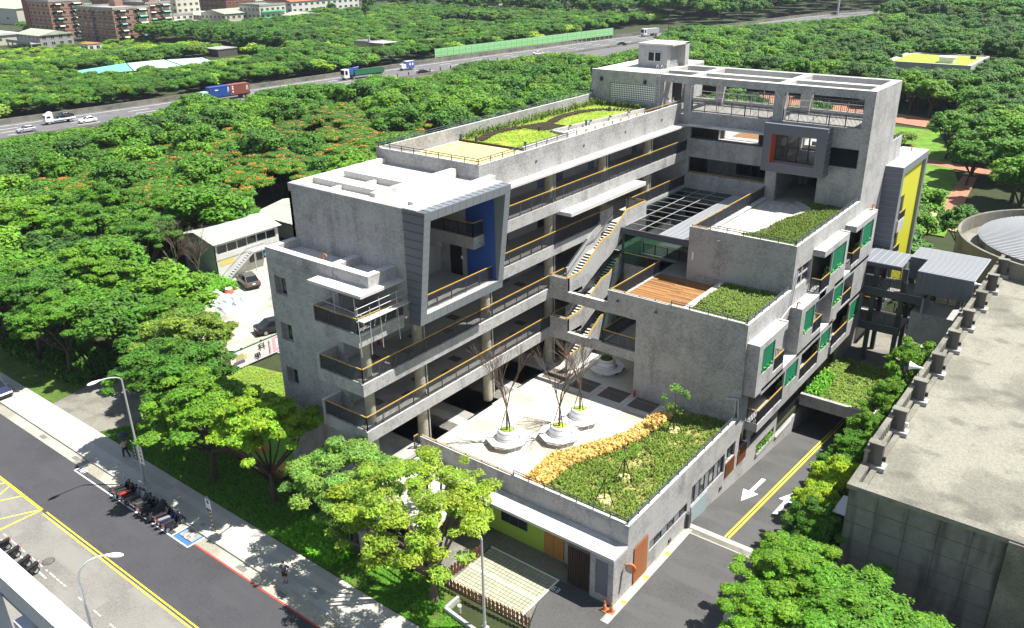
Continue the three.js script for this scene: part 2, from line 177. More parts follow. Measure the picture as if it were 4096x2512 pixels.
// ---------------------------------------------------------------- ground, roads, pavements
const K = 'structure';
{
  const g = mb(); // forest floor / earth sheet to the horizon, open where the ramp goes down and where the street lies
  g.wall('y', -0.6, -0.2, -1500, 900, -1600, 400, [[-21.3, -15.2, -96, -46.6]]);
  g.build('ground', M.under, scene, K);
  // street: fresh asphalt lane, old asphalt lane
  mb().box(-300, 60, -0.2, -0.13, -24.4, -19.62).build('road', M.asphNew, scene, K);
  mb().box(-300, 60, -0.2, -0.132, -19.62, -8).build('old_road', M.asphOld, scene, K);
  mb().wall('y', -0.2, -0.12, -300, 60, -25.3, -24.4).build('gutter', M.gutter, scene, K);
  const kb = part(scene, 'kerb'); kb.name = numbered('kerb'); kb.userData.kind = K;
  pieces(kb, 'kerb_stone', [M.kerb, M.pave2], [...Array(120).keys()].map(k => b => { const x = -24 - k * 1.0; b.box(x - 0.99, x, -0.25, 0.005, -25.52, -25.3); }), 120);
  mb().box(-300, -144.1, -0.25, 0, -25.52, -25.3).build('far_kerb', M.kerb, scene, K);
  // pavement with slabs
  const pv = thing('pavement', null, null); pv.userData.kind = K;
  mb().box(-300, -27.2, -0.2, -0.03, -28.15, -25.52).build('bed', M.gutter, pv);
  const sl = []; for (let x = -27.3; x > -92; x -= 0.61) for (let r = 0; r < 4; r++) { const a = x - (r % 2) * 0.3; sl.push([a, -25.53 - r * 0.655]); }
  sl.sort((p, q) => Math.hypot(...p) - Math.hypot(...q));
  pieces(pv, 'paving_slab', [M.pave, M.pave2, M.pave3, M.pave], sl.map(([x, z]) => b => { const h = -0.004 + R(-0.004, 0.004); b.box(x - 0.6, x, -0.06, h, z - 0.645, z); }));
  mb().box(-300, -93, -0.06, -0.005, -28.15, -25.53).build('far_pavement', M.pave2, scene, K);
  // entrance drive of the car park, grey slab across the pavement
  mb().prism([[-77.5, -28.15], [-69, -28.15], [-66.5, -33], [-73.5, -44.8], [-84, -44.8], [-78.5, -33]], -0.2, -0.012).build('drive', M.oldConc, scene, K);
  // car park behind the trees
  mb().prism([[-92.5, -57], [-92.5, -44.8], [-74, -44.8], [-69, -47.8], [-60, -47.8], [-60, -70], [-92.5, -70]], -0.2, -0.03).build('car_park', M.lot, scene, K);
  // verge grass
  mb().prism([[-68.8, -28.15], [-37.2, -28.15], [-36.2, -31.3], [-58, -33.2], [-66.5, -33]], -0.2, -0.03).build('verge', M.grass, scene, K);
  mb().prism([[-30.2, -28.15], [-37.0, -28.15], [-37.3, -31.5], [-31.7, -31.9], [-29.3, -31.6], [-29.3, -30.2], [-27.0, -30.3], [-22.6, -28.6]], -0.2, -0.03).build('verge', M.grass, scene, K);
  mb().prism([[-130, -28.15], [-77.5, -28.15], [-78.5, -33], [-130, -33]], -0.2, -0.03).build('verge', M.grass, scene, K);
  mb().prism([[-69, -34], [-50.4, -34.5], [-50.4, -48], [-69, -44.3]], -0.2, -0.04).build('side_lawn', std([0.16, 0.27, 0.05], 0.95, { map: tGrass }), scene, K);
  // school forecourt: asphalt drive, ramp, walkway
  mb().prism([[-25.3, -36.9], [-21.3, -36.9], [-21.3, -46.6], [-15.2, -46.6], [-15.2, -40.4], [-11, -35], [-6, -20], [-24, -20], [-23.5, -29], [-24.4, -32.2], [-25.3, -34.5]], -0.2, -0.02).build('driveway', M.asph, scene, K);
  mb().prism([[-37, -31.9], [-24.6, -32.2], [-25.3, -34.4], [-31, -34.6], [-31, -36.9], [-25.3, -36.9], [-21.3, -36.95], [-21.3, -55], [-50.4, -55], [-50.4, -34.6], [-37, -34.6]], -0.2, -0.035).build('forecourt', M.oldConc, scene, K);
  // ramp: sloped asphalt with a concrete start strip and grating
  const rz0 = -47.6, rz1 = -95, sl1 = 0.12, ry = z => -0.03 + (z - rz0) * sl1;
  const rp = mb(); rp.quad([-21.2, ry(rz0), rz0], [-15.6, ry(rz0), rz0], [-15.6, ry(rz1), rz1], [-21.2, ry(rz1), rz1]); rp.build('ramp', M.asph, scene, K);
  mb().box(-21.2, -15.6, -0.3, -0.015, -47.6, -47.15).build('ramp_threshold', M.pave2, scene, K);
  const gr = thing('drain_grating', 'long steel drain grating across the head of the ramp', 'grating', [-18.3, 0, -46.85]);
  mb().box(-21.2, -15.6, -0.2, -0.06, -47.15, -46.6).build('channel', M.dark, gr);
  const gb = mb(); for (let z = -47.12; z < -46.62; z += 0.1) gb.box(-21.2, -15.6, -0.06, -0.012, z, z + 0.05); gb.build('bars', M.gutter, gr, 'stuff');
  for (const z of [-47.2, -46.58]) mb().box(-21.2, -15.6, -0.06, -0.004, z - 0.04, z + 0.04).build('frame_bar', M.pave3, gr);
  // markings
  const mk = (n, label, fn, mat, cat = 'road marking') => { const b = mb(); fn(b); return tag(b.build(n, mat), label, cat); };
  const yv = -0.127;
  for (const z of [-19.78, -19.50]) mk('yellow_line', z < -19.6 ? 'solid yellow centre line on the fresh asphalt edge of the street' : 'solid yellow centre line of the pair, on the worn asphalt edge', b => b.wall('y', yv - 0.02, yv + 0.001, -61.1, 40, z - 0.055, z + 0.055), M.paintY);
  mk('box_junction', 'yellow cross-hatched box junction on the left of the street', b => { const L = (p, q, w) => b.bar([p[0], yv - 0.004, p[1]], [q[0], yv - 0.004, q[1]], w, 0.012); L([-61.65, -19.7], [-100, -19.85], 0.2); L([-61.7, -19.65], [-61.75, -16.3], 0.16);
    for (let k = 0; k < 8; k++) { const x = -61.8 - k * 3; L([x, -19.6], [x - 4.2, -12], 0.1); L([x - 1, -12.5], [x - 5.2, -19.6], 0.1); } }, M.paintY);
  mk('dashed_line', 'worn white dashed lane line on the old asphalt lane', b => { for (let x = -61; x < -42; x += 0.5) if (rnd() < 0.8) b.wall('y', yv - 0.02, yv, x, x + R(0.25, 0.5), -16.66 + R(-0.01, 0.01), -16.56); }, std([0.42, 0.41, 0.38], 0.9));
  mk('red_line', 'solid red no-stopping line along the gutter of the street', b => b.wall('y', -0.14, -0.1185, -48.5, -22, -24.46, -24.34), M.paintR);
  mk('parking_bay_lines', 'white outline of the scooter parking row beside the kerb', b => { const y0 = -0.15, y1 = -0.1185; b.wall('y', y0, y1, -65, -48.65, -23.95, -23.85); b.wall('y', y0, y1, -65, -64.9, -25.3, -23.95); b.wall('y', y0, y1, -50.82, -50.72, -25.3, -23.95); b.wall('y', y0, y1, -48.72, -48.62, -25.3, -23.95); for (let x = -58.6; x < -51; x += 0.78) b.wall('y', y0, y1, x, x + 0.08, -24.45, -23.95); }, M.paint);
  mk('bay_border', 'blue painted border of the wheelchair scooter bay', b => { const y0 = -0.15, y1 = -0.1175; b.wall('y', y0, y1, -50.72, -48.72, -24.3, -23.95); b.wall('y', y0, y1, -50.72, -50.5, -25.25, -24.3); b.wall('y', y0, y1, -48.94, -48.72, -25.25, -24.3); }, M.paintB);
  mk('wheelchair_symbol', 'white wheelchair symbol painted in the blue-edged bay', b => { const y = -0.117, c = [-49.72, -24.72]; for (let k = 0; k < 11; k++) { const a = 1.2 + k * 0.42, d = a + 0.42; b.bar([c[0] + 0.3 * Math.cos(a), y, c[1] + 0.3 * Math.sin(a)], [c[0] + 0.3 * Math.cos(d), y, c[1] + 0.3 * Math.sin(d)], 0.07, 0.01); } b.bar([c[0] - 0.02, y, c[1] - 0.5], [c[0] - 0.02, y, c[1] - 0.08], 0.09, 0.01); b.bar([c[0], y, c[1] - 0.1], [c[0] + 0.33, y, c[1] - 0.08], 0.08, 0.01); b.bar([c[0] + 0.3, y, c[1] - 0.1], [c[0] + 0.48, y, c[1] + 0.22], 0.08, 0.01); b.cyl([c[0] - 0.02, y - 0.005, c[1] - 0.62], [c[0] - 0.02, y + 0.005, c[1] - 0.62], 0.09); }, M.paint);
  const digits = (b, txt, x, z, s, y) => { const seg = { 1: [[.5, 0, .5, 1]], 8: [[0, 0, 1, 0], [0, .5, 1, .5], [0, 1, 1, 1], [0, 0, 0, 1], [1, 0, 1, 1]], 6: [[0, 0, 1, 0], [0, .5, 1, .5], [0, 1, 1, 1], [0, 0, 0, 1], [1, .5, 1, 1]], 3: [[0, 0, 1, 0], [0, .5, 1, .5], [0, 1, 1, 1], [1, 0, 1, 1]], 2: [[0, 0, 1, 0], [1, 0, 1, .5], [0, .5, 1, .5], [0, .5, 0, 1], [0, 1, 1, 1]] }; [...txt].forEach((ch, i) => seg[ch].forEach(q => b.bar([x + i * s * 0.8 + q[0] * s * 0.5, y, z + q[1] * s], [x + i * s * 0.8 + q[2] * s * 0.5, y, z + q[3] * s], s * 0.14, 0.008))); };
  mk('bay_number', 'white number 181 painted in the empty end of the scooter row', b => digits(b, '181', -64.7, -24.5, 0.4, -0.118), M.paint);
  mk('bay_number', 'white number 181 painted beside the first parked scooter', b => digits(b, '181', -60, -24.5, 0.4, -0.118), M.paint);
  const arrow = (n, x, z0, z1, lab) => mk(n, lab, b => { const s = Math.sign(z1 - z0), y = z => ry(z) + 0.006, zm = z1 - s * 1.9; const q = (pts) => s < 0 ? b.quad(...pts) : b.quad(...pts.reverse()); q([[x - 0.16, y(z0), z0], [x + 0.16, y(z0), z0], [x + 0.16, y(zm), zm], [x - 0.16, y(zm), zm]]); const t = [[x - 0.62, y(zm), zm], [x + 0.62, y(zm), zm], [x, y(z1), z1]]; s < 0 ? b.tri(...t) : b.tri(t[1], t[0], t[2]); }, M.paint);
  arrow('arrow_marking', -19.62, -57.9, -53.3, 'white arrow on the ramp pointing down towards the driveway');
  arrow('arrow_marking', -16.9, -53.2, -57.6, 'white arrow on the ramp pointing up towards the dark tunnel');
  for (const dx of [-0.13, 0.13]) mk('yellow_line', dx < 0 ? 'left yellow line of the pair up the middle of the ramp' : 'right yellow line of the pair up the middle of the ramp', b => { const y = z => ry(z) + 0.007, a = -47.3, c = -80, x = -18.3 + dx; b.quad([x - 0.07, -0.01, a], [x + 0.07, -0.01, a], [x + 0.07, y(-47.9), -47.9], [x - 0.07, y(-47.9), -47.9]); b.quad([x - 0.07, y(-47.9), -47.9], [x + 0.07, y(-47.9), -47.9], [x + 0.07, y(c), c], [x - 0.07, y(c), c]); }, M.paintY);
  // kerbs of the ramp
  const kr = thing('ramp_kerb', null, null); kr.userData.kind = K;
  const k1 = mb(); k1.quad([-15.6, ry(-47), -47.0], [-15.3, ry(-47) + 0.0, -47.0], [-15.3, ry(-95), -95], [-15.6, ry(-95), -95]); k1.build('edge', M.pave, kr);
  // retaining walls in the ramp
  const rw = mb(); for (let z = -47; z > -95; z -= 3) { rw.box(-15.3, -14.95, ry(z) - 1, Math.max(0.35, 0.35), z - 3, z); } tag(rw.build('retaining_wall', M.concL), 'low white concrete wall along the right edge of the ramp', 'wall');
  // covers, manhole
  const mh = thing('manhole_cover', 'round iron manhole cover in the old asphalt lane', 'manhole', [-55.23, -0.13, -17.12]); mb().cyl([-55.23, -0.16, -17.12], [-55.23, -0.122, -17.12], 0.42, 0.42, 24).build('rim', M.frame, mh); const mg = mb(); mg.cyl([-55.23, -0.13, -17.12], [-55.23, -0.118, -17.12], 0.34, 0.34, 20); mg.build('lid', M.oldConc, mh); const mx = mb(); for (let k = -2; k < 3; k++) { const w = Math.sqrt(0.1 - k * k * 0.0144); mx.box(-55.23 - w, -55.23 + w, -0.12, -0.113, -17.12 + k * 0.12 - 0.02, -17.12 + k * 0.12 + 0.02); } mx.build('ribs', M.frame, mh);
  const cover = (x, z, w, d, y, label, m) => { const t = thing('drain_cover', label, 'drain cover', [x, y, z]); mb().box(x - w / 2, x + w / 2, y - 0.05, y + 0.006, z - d / 2, z + d / 2).build('frame', M.kerb, t); const b = mb(); for (let k = 0; k < 7; k++) { const xx = x - w / 2 + w * (k + 0.3) / 7; b.box(xx, xx + w / 14, y, y + 0.014, z - d / 2 + 0.05, z + d / 2 - 0.05); } b.build('bars', m || M.frame, t, 'stuff'); };
  cover(-43.65, -24.85, 0.9, 0.5, -0.12, 'gutter drain grating just left of the man in grey', 0); cover(-39.41, -24.85, 0.9, 0.5, -0.12, 'gutter drain grating right of the man in grey', 0); cover(-66.6, -24.85, 0.9, 0.5, -0.12, 'gutter drain grating near the empty end of the scooter row'); cover(-72.4, -24.85, 0.9, 0.5, -0.12, 'gutter drain grating at the far left, opposite the car park drive'); cover(-37.43, -26.3, 1.0, 0.9, 0, 'square inspection cover set in the pavement', M.gutter); cover(-49.9, -26.0, 0.45, 0.35, 0, 'small inspection cover in the pavement beside the parking sign', M.gutter);
  // parking stall pavers (grass grid) under the canopy front
  const st = thing('parking_stall', 'parking stall of square grid pavers with white edge lines', 'parking stall', [-28, 0, -34.5]);
  mb().prism([[-31.0, -32.3], [-25.2, -32.3], [-25.35, -34.5], [-25.5, -36.9], [-31.3, -36.9]], -0.2, -0.03).build('bed', M.grass, st);
  const pl = []; for (let x = -31.1; x < -25.6; x += 0.3) for (let z = -36.9; z < -32.5; z += 0.3) pl.push([x, z]); pl.sort((p, q) => Math.hypot(...p) - Math.hypot(...q));
  pieces(st, 'paver', [M.stall, M.stall2, M.stall], pl.map(([x, z]) => b => b.box(x, x + 0.265, -0.05, -0.008, z, z + 0.265)));
  const wl = mb(); wl.box(-25.45, -25.33, -0.04, -0.003, -36.9, -32.4); wl.box(-31.2, -25.45, -0.04, -0.003, -34.52, -34.4); wl.box(-31.2, -25.45, -0.04, -0.003, -36.9, -36.8); wl.build('white_line', M.paint, st);
  mk('bay_number', 'white number 63 painted beside the parking stall', b => digits(b, '63', -25.25, -36.2, 0.36, -0.015), M.paint);
  mk('bay_number', 'white number 62 painted on the pavement corner by the bushes at the bottom', b => digits(b, '62', -14.6, -38.9, 0.36, 0.012), M.paint);
  // walkways along the driveway
  const wk = thing('walkway', null, null); wk.userData.kind = K; mb().box(-21.2, -20.62, -0.2, 0.0, -47, -35.4).build('bed', M.gutter, wk);
  pieces(wk, 'paving_slab', [M.pave, M.pave3, M.pave2], [...Array(36).keys()].map(k => b => { const z = -35.4 - k * 0.32; b.box(-21.0, -20.64, -0.02, 0.012, z - 0.3, z); }));
  for (const z of [-37.5, -40.4, -43.4]) mb().box(-21.0, -20.64, 0.0, 0.016, z - 0.3, z).build('yellow_slab', M.paintY, wk);
  const wk2 = thing('walkway', null, null); wk2.userData.kind = K; mb().prism([[-15.2, -46.8], [-15.2, -40.4], [-14.5, -39], [-11, -36.5], [-9, -38], [-12.6, -42], [-12.6, -46.8]], -0.2, 0.0).build('bed', M.pave, wk2);
  mb().box(-14.95, -10.5, -0.2, -0.02, -95, -46.8).build('planting_strip', M.under, scene, K); mb().box(-14.9, -13.2, -0.02, 0.0, -66, -46.8).build('side_path', M.gutter, scene, K);
}

// ---------------------------------------------------------------- the school building
const S = thing('school_building', 'large grey fair-faced concrete school with stepped roof terraces and open corridors', 'school', [-36, 0, -60]);
function rail(parent, pts, y0, y1, o = {}) { // baluster railing with gold handrail; pts [x,z]
  const g = part(parent, 'railing'), hr = mb(), bl = mb(), ps = mb();
  for (let i = 0; i < pts.length - 1; i++) {
    const a = pts[i], b = pts[i + 1], L = Math.hypot(b[0] - a[0], b[1] - a[1]), dx = (b[0] - a[0]) / L, dz = (b[1] - a[1]) / L, ya = a[2] || 0, yb = b[2] || 0;
    hr.bar([a[0], y1 + ya, a[1]], [b[0], y1 + yb, b[1]], o.plain ? 0.05 : 0.065, 0.05);
    if (o.plain) { ps.bar([a[0], y1 - 0.12 + ya, a[1]], [b[0], y1 - 0.12 + yb, b[1]], 0.03, 0.03); }
    else { bl.bar([a[0], y0 + 0.1 + ya, a[1]], [b[0], y0 + 0.1 + yb, b[1]], 0.04, 0.04); bl.bar([a[0], y1 - 0.14 + ya, a[1]], [b[0], y1 - 0.14 + yb, b[1]], 0.04, 0.04); const st = o.step || 0.115; for (let d = st / 2; d < L; d += st) { const x = a[0] + dx * d, z = a[1] + dz * d, yy = ya + (yb - ya) * d / L; bl.wall('y', y0 + 0.1 + yy, y1 - 0.14 + yy, x - 0.02, x + 0.02, z - 0.02, z + 0.02); } }
    const n = Math.max(1, Math.round(L / 1.5)); for (let k = 0; k <= n; k++) { const d = L * k / n, x = a[0] + dx * d, z = a[1] + dz * d, yy = ya + (yb - ya) * k / n; ps.box(x - 0.03, x + 0.03, y0 + yy, y1 - 0.02 + yy, z - 0.03, z + 0.03); }
  }
  hr.build('handrail', o.mat || M.gold, g); if (bl.i.length) bl.build('balusters', M.railIn, g, 'stuff'); ps.build('posts', M.rail, g, 'stuff'); return g;
}
function pipeRail(parent, pts, y0, y1, mat = M.rail, step = 1.4) { // two pipes on short posts
  const g = part(parent, 'roof_railing'), pp = mb(), ps = mb();
  for (let i = 0; i < pts.length - 1; i++) { const a = pts[i], b = pts[i + 1], L = Math.hypot(b[0] - a[0], b[1] - a[1]); for (const y of [y1, (y0 + y1) / 2 + 0.03]) pp.cyl([a[0], y, a[1]], [b[0], y, b[1]], 0.032, 0.032, 6); const n = Math.max(1, Math.round(L / step)); for (let k = 0; k <= n; k++) { const f = k / n, x = a[0] + (b[0] - a[0]) * f, z = a[1] + (b[1] - a[1]) * f; ps.box(x - 0.025, x + 0.025, y0 - 0.02, y1, z - 0.025, z + 0.025); } }
  pp.build('pipe', mat, g); ps.build('posts', mat, g, 'stuff'); return g;
}
// window in a wall: ax normal axis, t position of glass plane, u range, y range, columns and rows of panes
function win(parent, ax, t, u0, u1, y0, y1, nc = 2, nr = 1, o = {}) {
  const g = part(parent, 'window'), f = mb(), w = o.w || 0.05, d = 0.05, bx = (b, ua, ub, ya, yb, dd) => ax === 'x' ? b.box(t - dd, t + dd, ya, yb, ua, ub) : b.box(ua, ub, ya, yb, t - dd, t + dd);
  for (let i = 0; i <= nc; i++) { const u = u0 + (u1 - u0) * i / nc; bx(f, Math.max(u0, u - w / 2), Math.min(u1, u + w / 2), y0, y1, d); } for (let j = 0; j <= nr; j++) { const y = y0 + (y1 - y0) * j / nr; bx(f, u0, u1, Math.max(y0, y - w / 2), Math.min(y1, y + w / 2), d - 0.004); }
  f.build('frame', o.frame || M.frame, g);
  for (let i = 0; i < nc; i++) for (let j = 0; j < nr; j++) { const b = mb(); bx(b, u0 + (u1 - u0) * i / nc + w / 2, u0 + (u1 - u0) * (i + 1) / nc - w / 2, y0 + (y1 - y0) * j / nr + w / 2, y0 + (y1 - y0) * (j + 1) / nr - w / 2, 0.008); b.build('pane', (o.alt && i % 2) ? o.alt : o.glass || M.glass, g); }
  if (o.sill) { const b = mb(); const s = o.sill; ax === 'x' ? b.box(t, t + s, y0 - 0.06, y0, u0, u1) : b.box(u0, u1, y0 - 0.06, y0, t, t + s); b.build('sill', M.concL, g); }
  return g;
}
const P = (name, fn, mat, parent = S, kind) => { const b = mb(); fn(b); return b.build(name, mat, parent, kind); };
const FL = [4.2, 8.1, 11.8, 15.5, 19.2, 22.9];

// --- west wing: end wall, side wall, slabs
P('end_wall', b => { b.wall('z', -35.4, -35, -50.4, -42.7, -0.3, 18.5, [[-49.75, -48.42, 15.6, 17.02], [-49.75, -48.42, 11.85, 13.27], [-49.75, -48.42, 8.12, 9.54]]); }, M.conc);
for (const y of [15.6, 11.85, 8.12]) win(S, 'z', -35.36, -49.3, -48.42, y, y + 1.42, 2, 2, { w: 0.07 });
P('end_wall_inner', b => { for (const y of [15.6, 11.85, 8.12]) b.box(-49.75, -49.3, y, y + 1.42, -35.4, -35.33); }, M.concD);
P('side_wall', b => { b.box(-50.4, -50.1, -0.3, 18.5, -37.7, -35.4); b.wall('x', -50.4, -50.1, -79.5, -37.7, -0.3, 22.7, [0, 1, 2, 3, 4].flatMap(f => [0, 1, 2, 3, 4].map(k => [-48 - k * 7 + 0, -44 - k * 7, 5.2 + f * 3.7, 6.9 + f * 3.7]))); }, M.conc);
P('floor_slab', b => { b.box(-50.1, -39.2, 3.9, 4.2, -79.4, -35.4); b.box(-50.1, -39.25, 7.8, 8.1, -79.4, -35.4); b.box(-50.1, -39.25, 11.5, 11.8, -79.4, -35.4); b.box(-50.1, -39.25, 15.2, 15.5, -79.4, -35.4); b.box(-50.1, -39.25, 18.9, 19.2, -79.4, -46.6); b.box(-50.6, -40.3, 22.6, 22.9, -79.4, -47.5); }, M.floorIn);
// classroom wall behind the corridors with doors and windows
{
  const holes = []; const bays = []; for (let f = 0; f < 5; f++) for (let k = 0; k < 6; k++) { const z = -37.2 - k * 8.2, y = FL[f]; if (z - 6 < -79) continue; if ((f === 3 || f === 4) && k < 2) continue; holes.push([z - 1.1, z, y, y + 2.2], [z - 4.4, z - 1.7, y + 0.9, y + 2.4], [z - 6.4, z - 5.3, y, y + 2.2]); bays.push([f, z, y]); }
  P('corridor_wall', b => b.wall('x', -43.4, -43.2, -79.4, -35.4, 0, 18.2, holes.filter(h => h[2] < 18)), M.inner); P('corridor_wall', b => b.wall('x', -43.4, -43.2, -79.4, -47.2, 18.2, 22.6, holes.filter(h => h[2] > 18)), M.inner);
  for (const [f, z, y] of bays) { P('door', b => b.box(-43.34, -43.28, y + 0.004, y + 2.2, z - 1.1, z), M.innerBlue); P('door', b => b.box(-43.34, -43.28, y + 0.004, y + 2.2, z - 6.4, z - 5.3), f % 2 ? M.dark : M.innerBlue); win(S, 'x', -43.3, z - 4.4, z - 1.7, y + 0.9, y + 2.4, 3, 2); if (z > -72) P('notice_board', b => b.box(-43.2, -43.16, y + 1.2, y + 1.9, z - 5.2, z - 4.6), M.white); if (f < 2 && rnd() < 0.6) P('cabinet', b => b.box(-43.2, -42.85, y, y + 1.0, z - 7.6, z - 6.6), M.concD); }
}
// floor tiles pattern strips in corridors
P('floor_tiles', b => { for (const y of [8.1, 11.8]) for (let k = 0; k < 9; k++) { const z = -36.5 - k * 2.2; b.box(-42.4 + (k % 2) * 1.2, -41.4 + (k % 2) * 1.2, y, y + 0.006, z - 0.8, z); } }, M.brick);
// corridor columns
{ const cz = [-34.6, -39.6, -47.4, -56.1, -64.35, -72.6]; cz.forEach((z, k) => { for (let f = 0; f < 5; f++) { if ((f >= 3 && k < 3) || (f === 4 && k < 3)) continue; const y0 = f ? FL[f] : 4.2; if (k === 0) P('column', b => b.cyl([-40.0, f ? y0 : 0, z], [-40.0, y0 + 3.4, z], 0.36, 0.36, 18, false), M.column); else { const c = P('column', b => { const ch = f === 4 ? 2.6 : 3.45; b.cyl([-39.95, y0, z], [-39.95, y0 + ch, z], 0.4, 0.4, 18, false); for (let r = 0; r < (f === 4 ? 8 : 11); r++) b.cyl([-39.95, y0 + 0.15 + r * 0.31, z], [-39.95, y0 + 0.18 + r * 0.31, z], 0.412, 0.412, 18, true); }, M.column); P('downpipe', b => { const ch = f === 4 ? 2.6 : 3.4; b.cyl([-39.62, y0, z - 0.42], [-39.62, y0 + ch, z - 0.42], 0.05, 0.05, 8, false); }, M.galv); } } }); }
// balcony bands and railings
for (const [y, end] of [[8.1, -55.1], [11.8, -55.1], [15.5, -37.55]]) {
  P('balcony_band', b => { b.box(-39.25, -39.05, y - 0.78, y + 0.14, end, -33.3); b.box(-43.4, -39.25, y - 0.78, y + 0.14, -33.5, -33.3); b.box(-43.65, -43.4, y - 0.78, y + 1.28, -35, -33.3); b.box(-43.4, -39.25, y - 0.3, y - 0.002, -35.4, -33.5); }, M.conc);
  P('band_cap', b => { b.box(-39.25, -39.07, y + 0.14, y + 0.152, end, -33.3); b.box(-43.65, -43.4, y + 1.28, y + 1.30, -35, -33.28); }, M.cap);
  rail(S, [[-43.4, -33.42], [-39.15, -33.42], [-39.15, end + 0.02]], y + 0.15, y + 1.26);
}
for (const y of [8.1, 11.8]) P('balcony_band', b => b.box(-39.25, -39.05, y - 0.78, y + 0.14, -79.4, -55.4), M.conc);
for (const [y, z0, z1] of [[15.5, -46.6, -62.9], [15.5, -68, -79.42], [19.2, -46.6, -79.42]]) { P('balcony_band', b => b.box(-39.25, -39.05, y - 0.78, y + 0.16, z1, z0), M.conc); rail(S, [[-39.15, z0], [-39.15, z1]], y + 0.16, y + 1.28); }
P('stair_wall', b => { b.box(-39.25, -39.05, 14.72, 16.8, -65.1, -62.9); }, M.conc);
rail(S, [[-39.15, -62.9], [-39.15, -65.1]], 16.8, 16.92, { plain: true });
rail(S, [[-39.15, -55.4], [-39.15, -57.3]], 11.94, 13.06); rail(S, [[-39.15, -55.4], [-39.15, -57.3]], 8.24, 9.36);
// canopy slabs
P('canopy_slab', b => b.box(-44.3, -39.0, 18.08, 18.28, -39.2, -33.75), M.roof);
P('canopy_slab', b => b.box(-39.95, -37.9, 18.1, 18.42, -69, -56.5), M.roof);
P('eave', b => b.box(-40.3, -39.05, 21.82, 22.0, -79.4, -46.6), M.roof);
// lower end roof with upstands
P('lower_roof', b => b.box(-50.1, -40.2, 18.2, 18.5, -37.7, -35.4), M.roof);
P('parapet', b => { b.box(-50.4, -43.1, 18.5, 19.1, -35.6, -35.0); b.box(-50.4, -49.85, 18.5, 19.1, -37.7, -35.6); b.box(-43.7, -43.1, 18.5, 19.1, -37.7, -35.6); b.box(-43.1, -39.6, 18.28, 19.1, -35.66, -35.06); b.box(-40.2, -39.6, 18.28, 19.1, -37.7, -35.66); }, M.concL);
P('parapet_cap', b => { b.box(-50.41, -43.1, 19.1, 19.112, -35.6, -34.99); b.box(-50.41, -49.85, 19.1, 19.112, -37.7, -35.6); b.box(-43.7, -43.1, 19.1, 19.112, -37.7, -35.6); b.box(-43.1, -39.59, 19.1, 19.112, -35.66, -35.05); b.box(-40.2, -39.59, 19.1, 19.112, -37.7, -35.66); }, M.cap);
P('vent_pipe', b => b.path([[-45.0, 18.5, -35.9], [-45.0, 19.25, -35.9], [-44.85, 19.4, -35.9], [-44.7, 19.4, -35.9], [-44.6, 19.25, -35.9]], 0.06, 8), M.pipeO);
P('downspout', b => b.box(-43.25, -43.12, 17.5, 18.5, -35.08, -34.96), M.concL);
// upper end block
P('block_wall', b => { b.box(-50.4, -38.3, 15.5, 22.7, -38.0, -37.7); b.box(-50.4, -38.3, 22.7, 23.3, -38.0, -37.7); b.box(-50.4, -50.12, 22.7, 23.3, -46.9, -38.0); }, M.conc);
P('block_roof', b => b.box(-50.1, -38.5, 22.6, 22.9, -47.2, -38.0), M.roof);
P('roof_upstand', b => { const w = (x0, x1, z0, z1, y = 23.3) => b.box(x0, x1, 22.9, y, z0, z1); w(-50.4, -49.9, -47.2, -38.0, 23.32); w(-49.9, -38.5, -38.5, -38.0, 23.32); w(-49.4, -42.5, -42.7, -42.3, 23.4); w(-49.9, -42.5, -40.1, -39.75, 23.35); w(-42.5, -42.0, -46.9, -38.5, 23.6); w(-38.9, -38.4, -47.2, -38.5, 23.55); w(-46.4, -46.1, -45.5, -42.7, 23.2); w(-46.0, -45.7, -42.3, -40.1, 23.2); w(-47.0, -46.7, -39.75, -38.5, 23.2); }, M.roof);
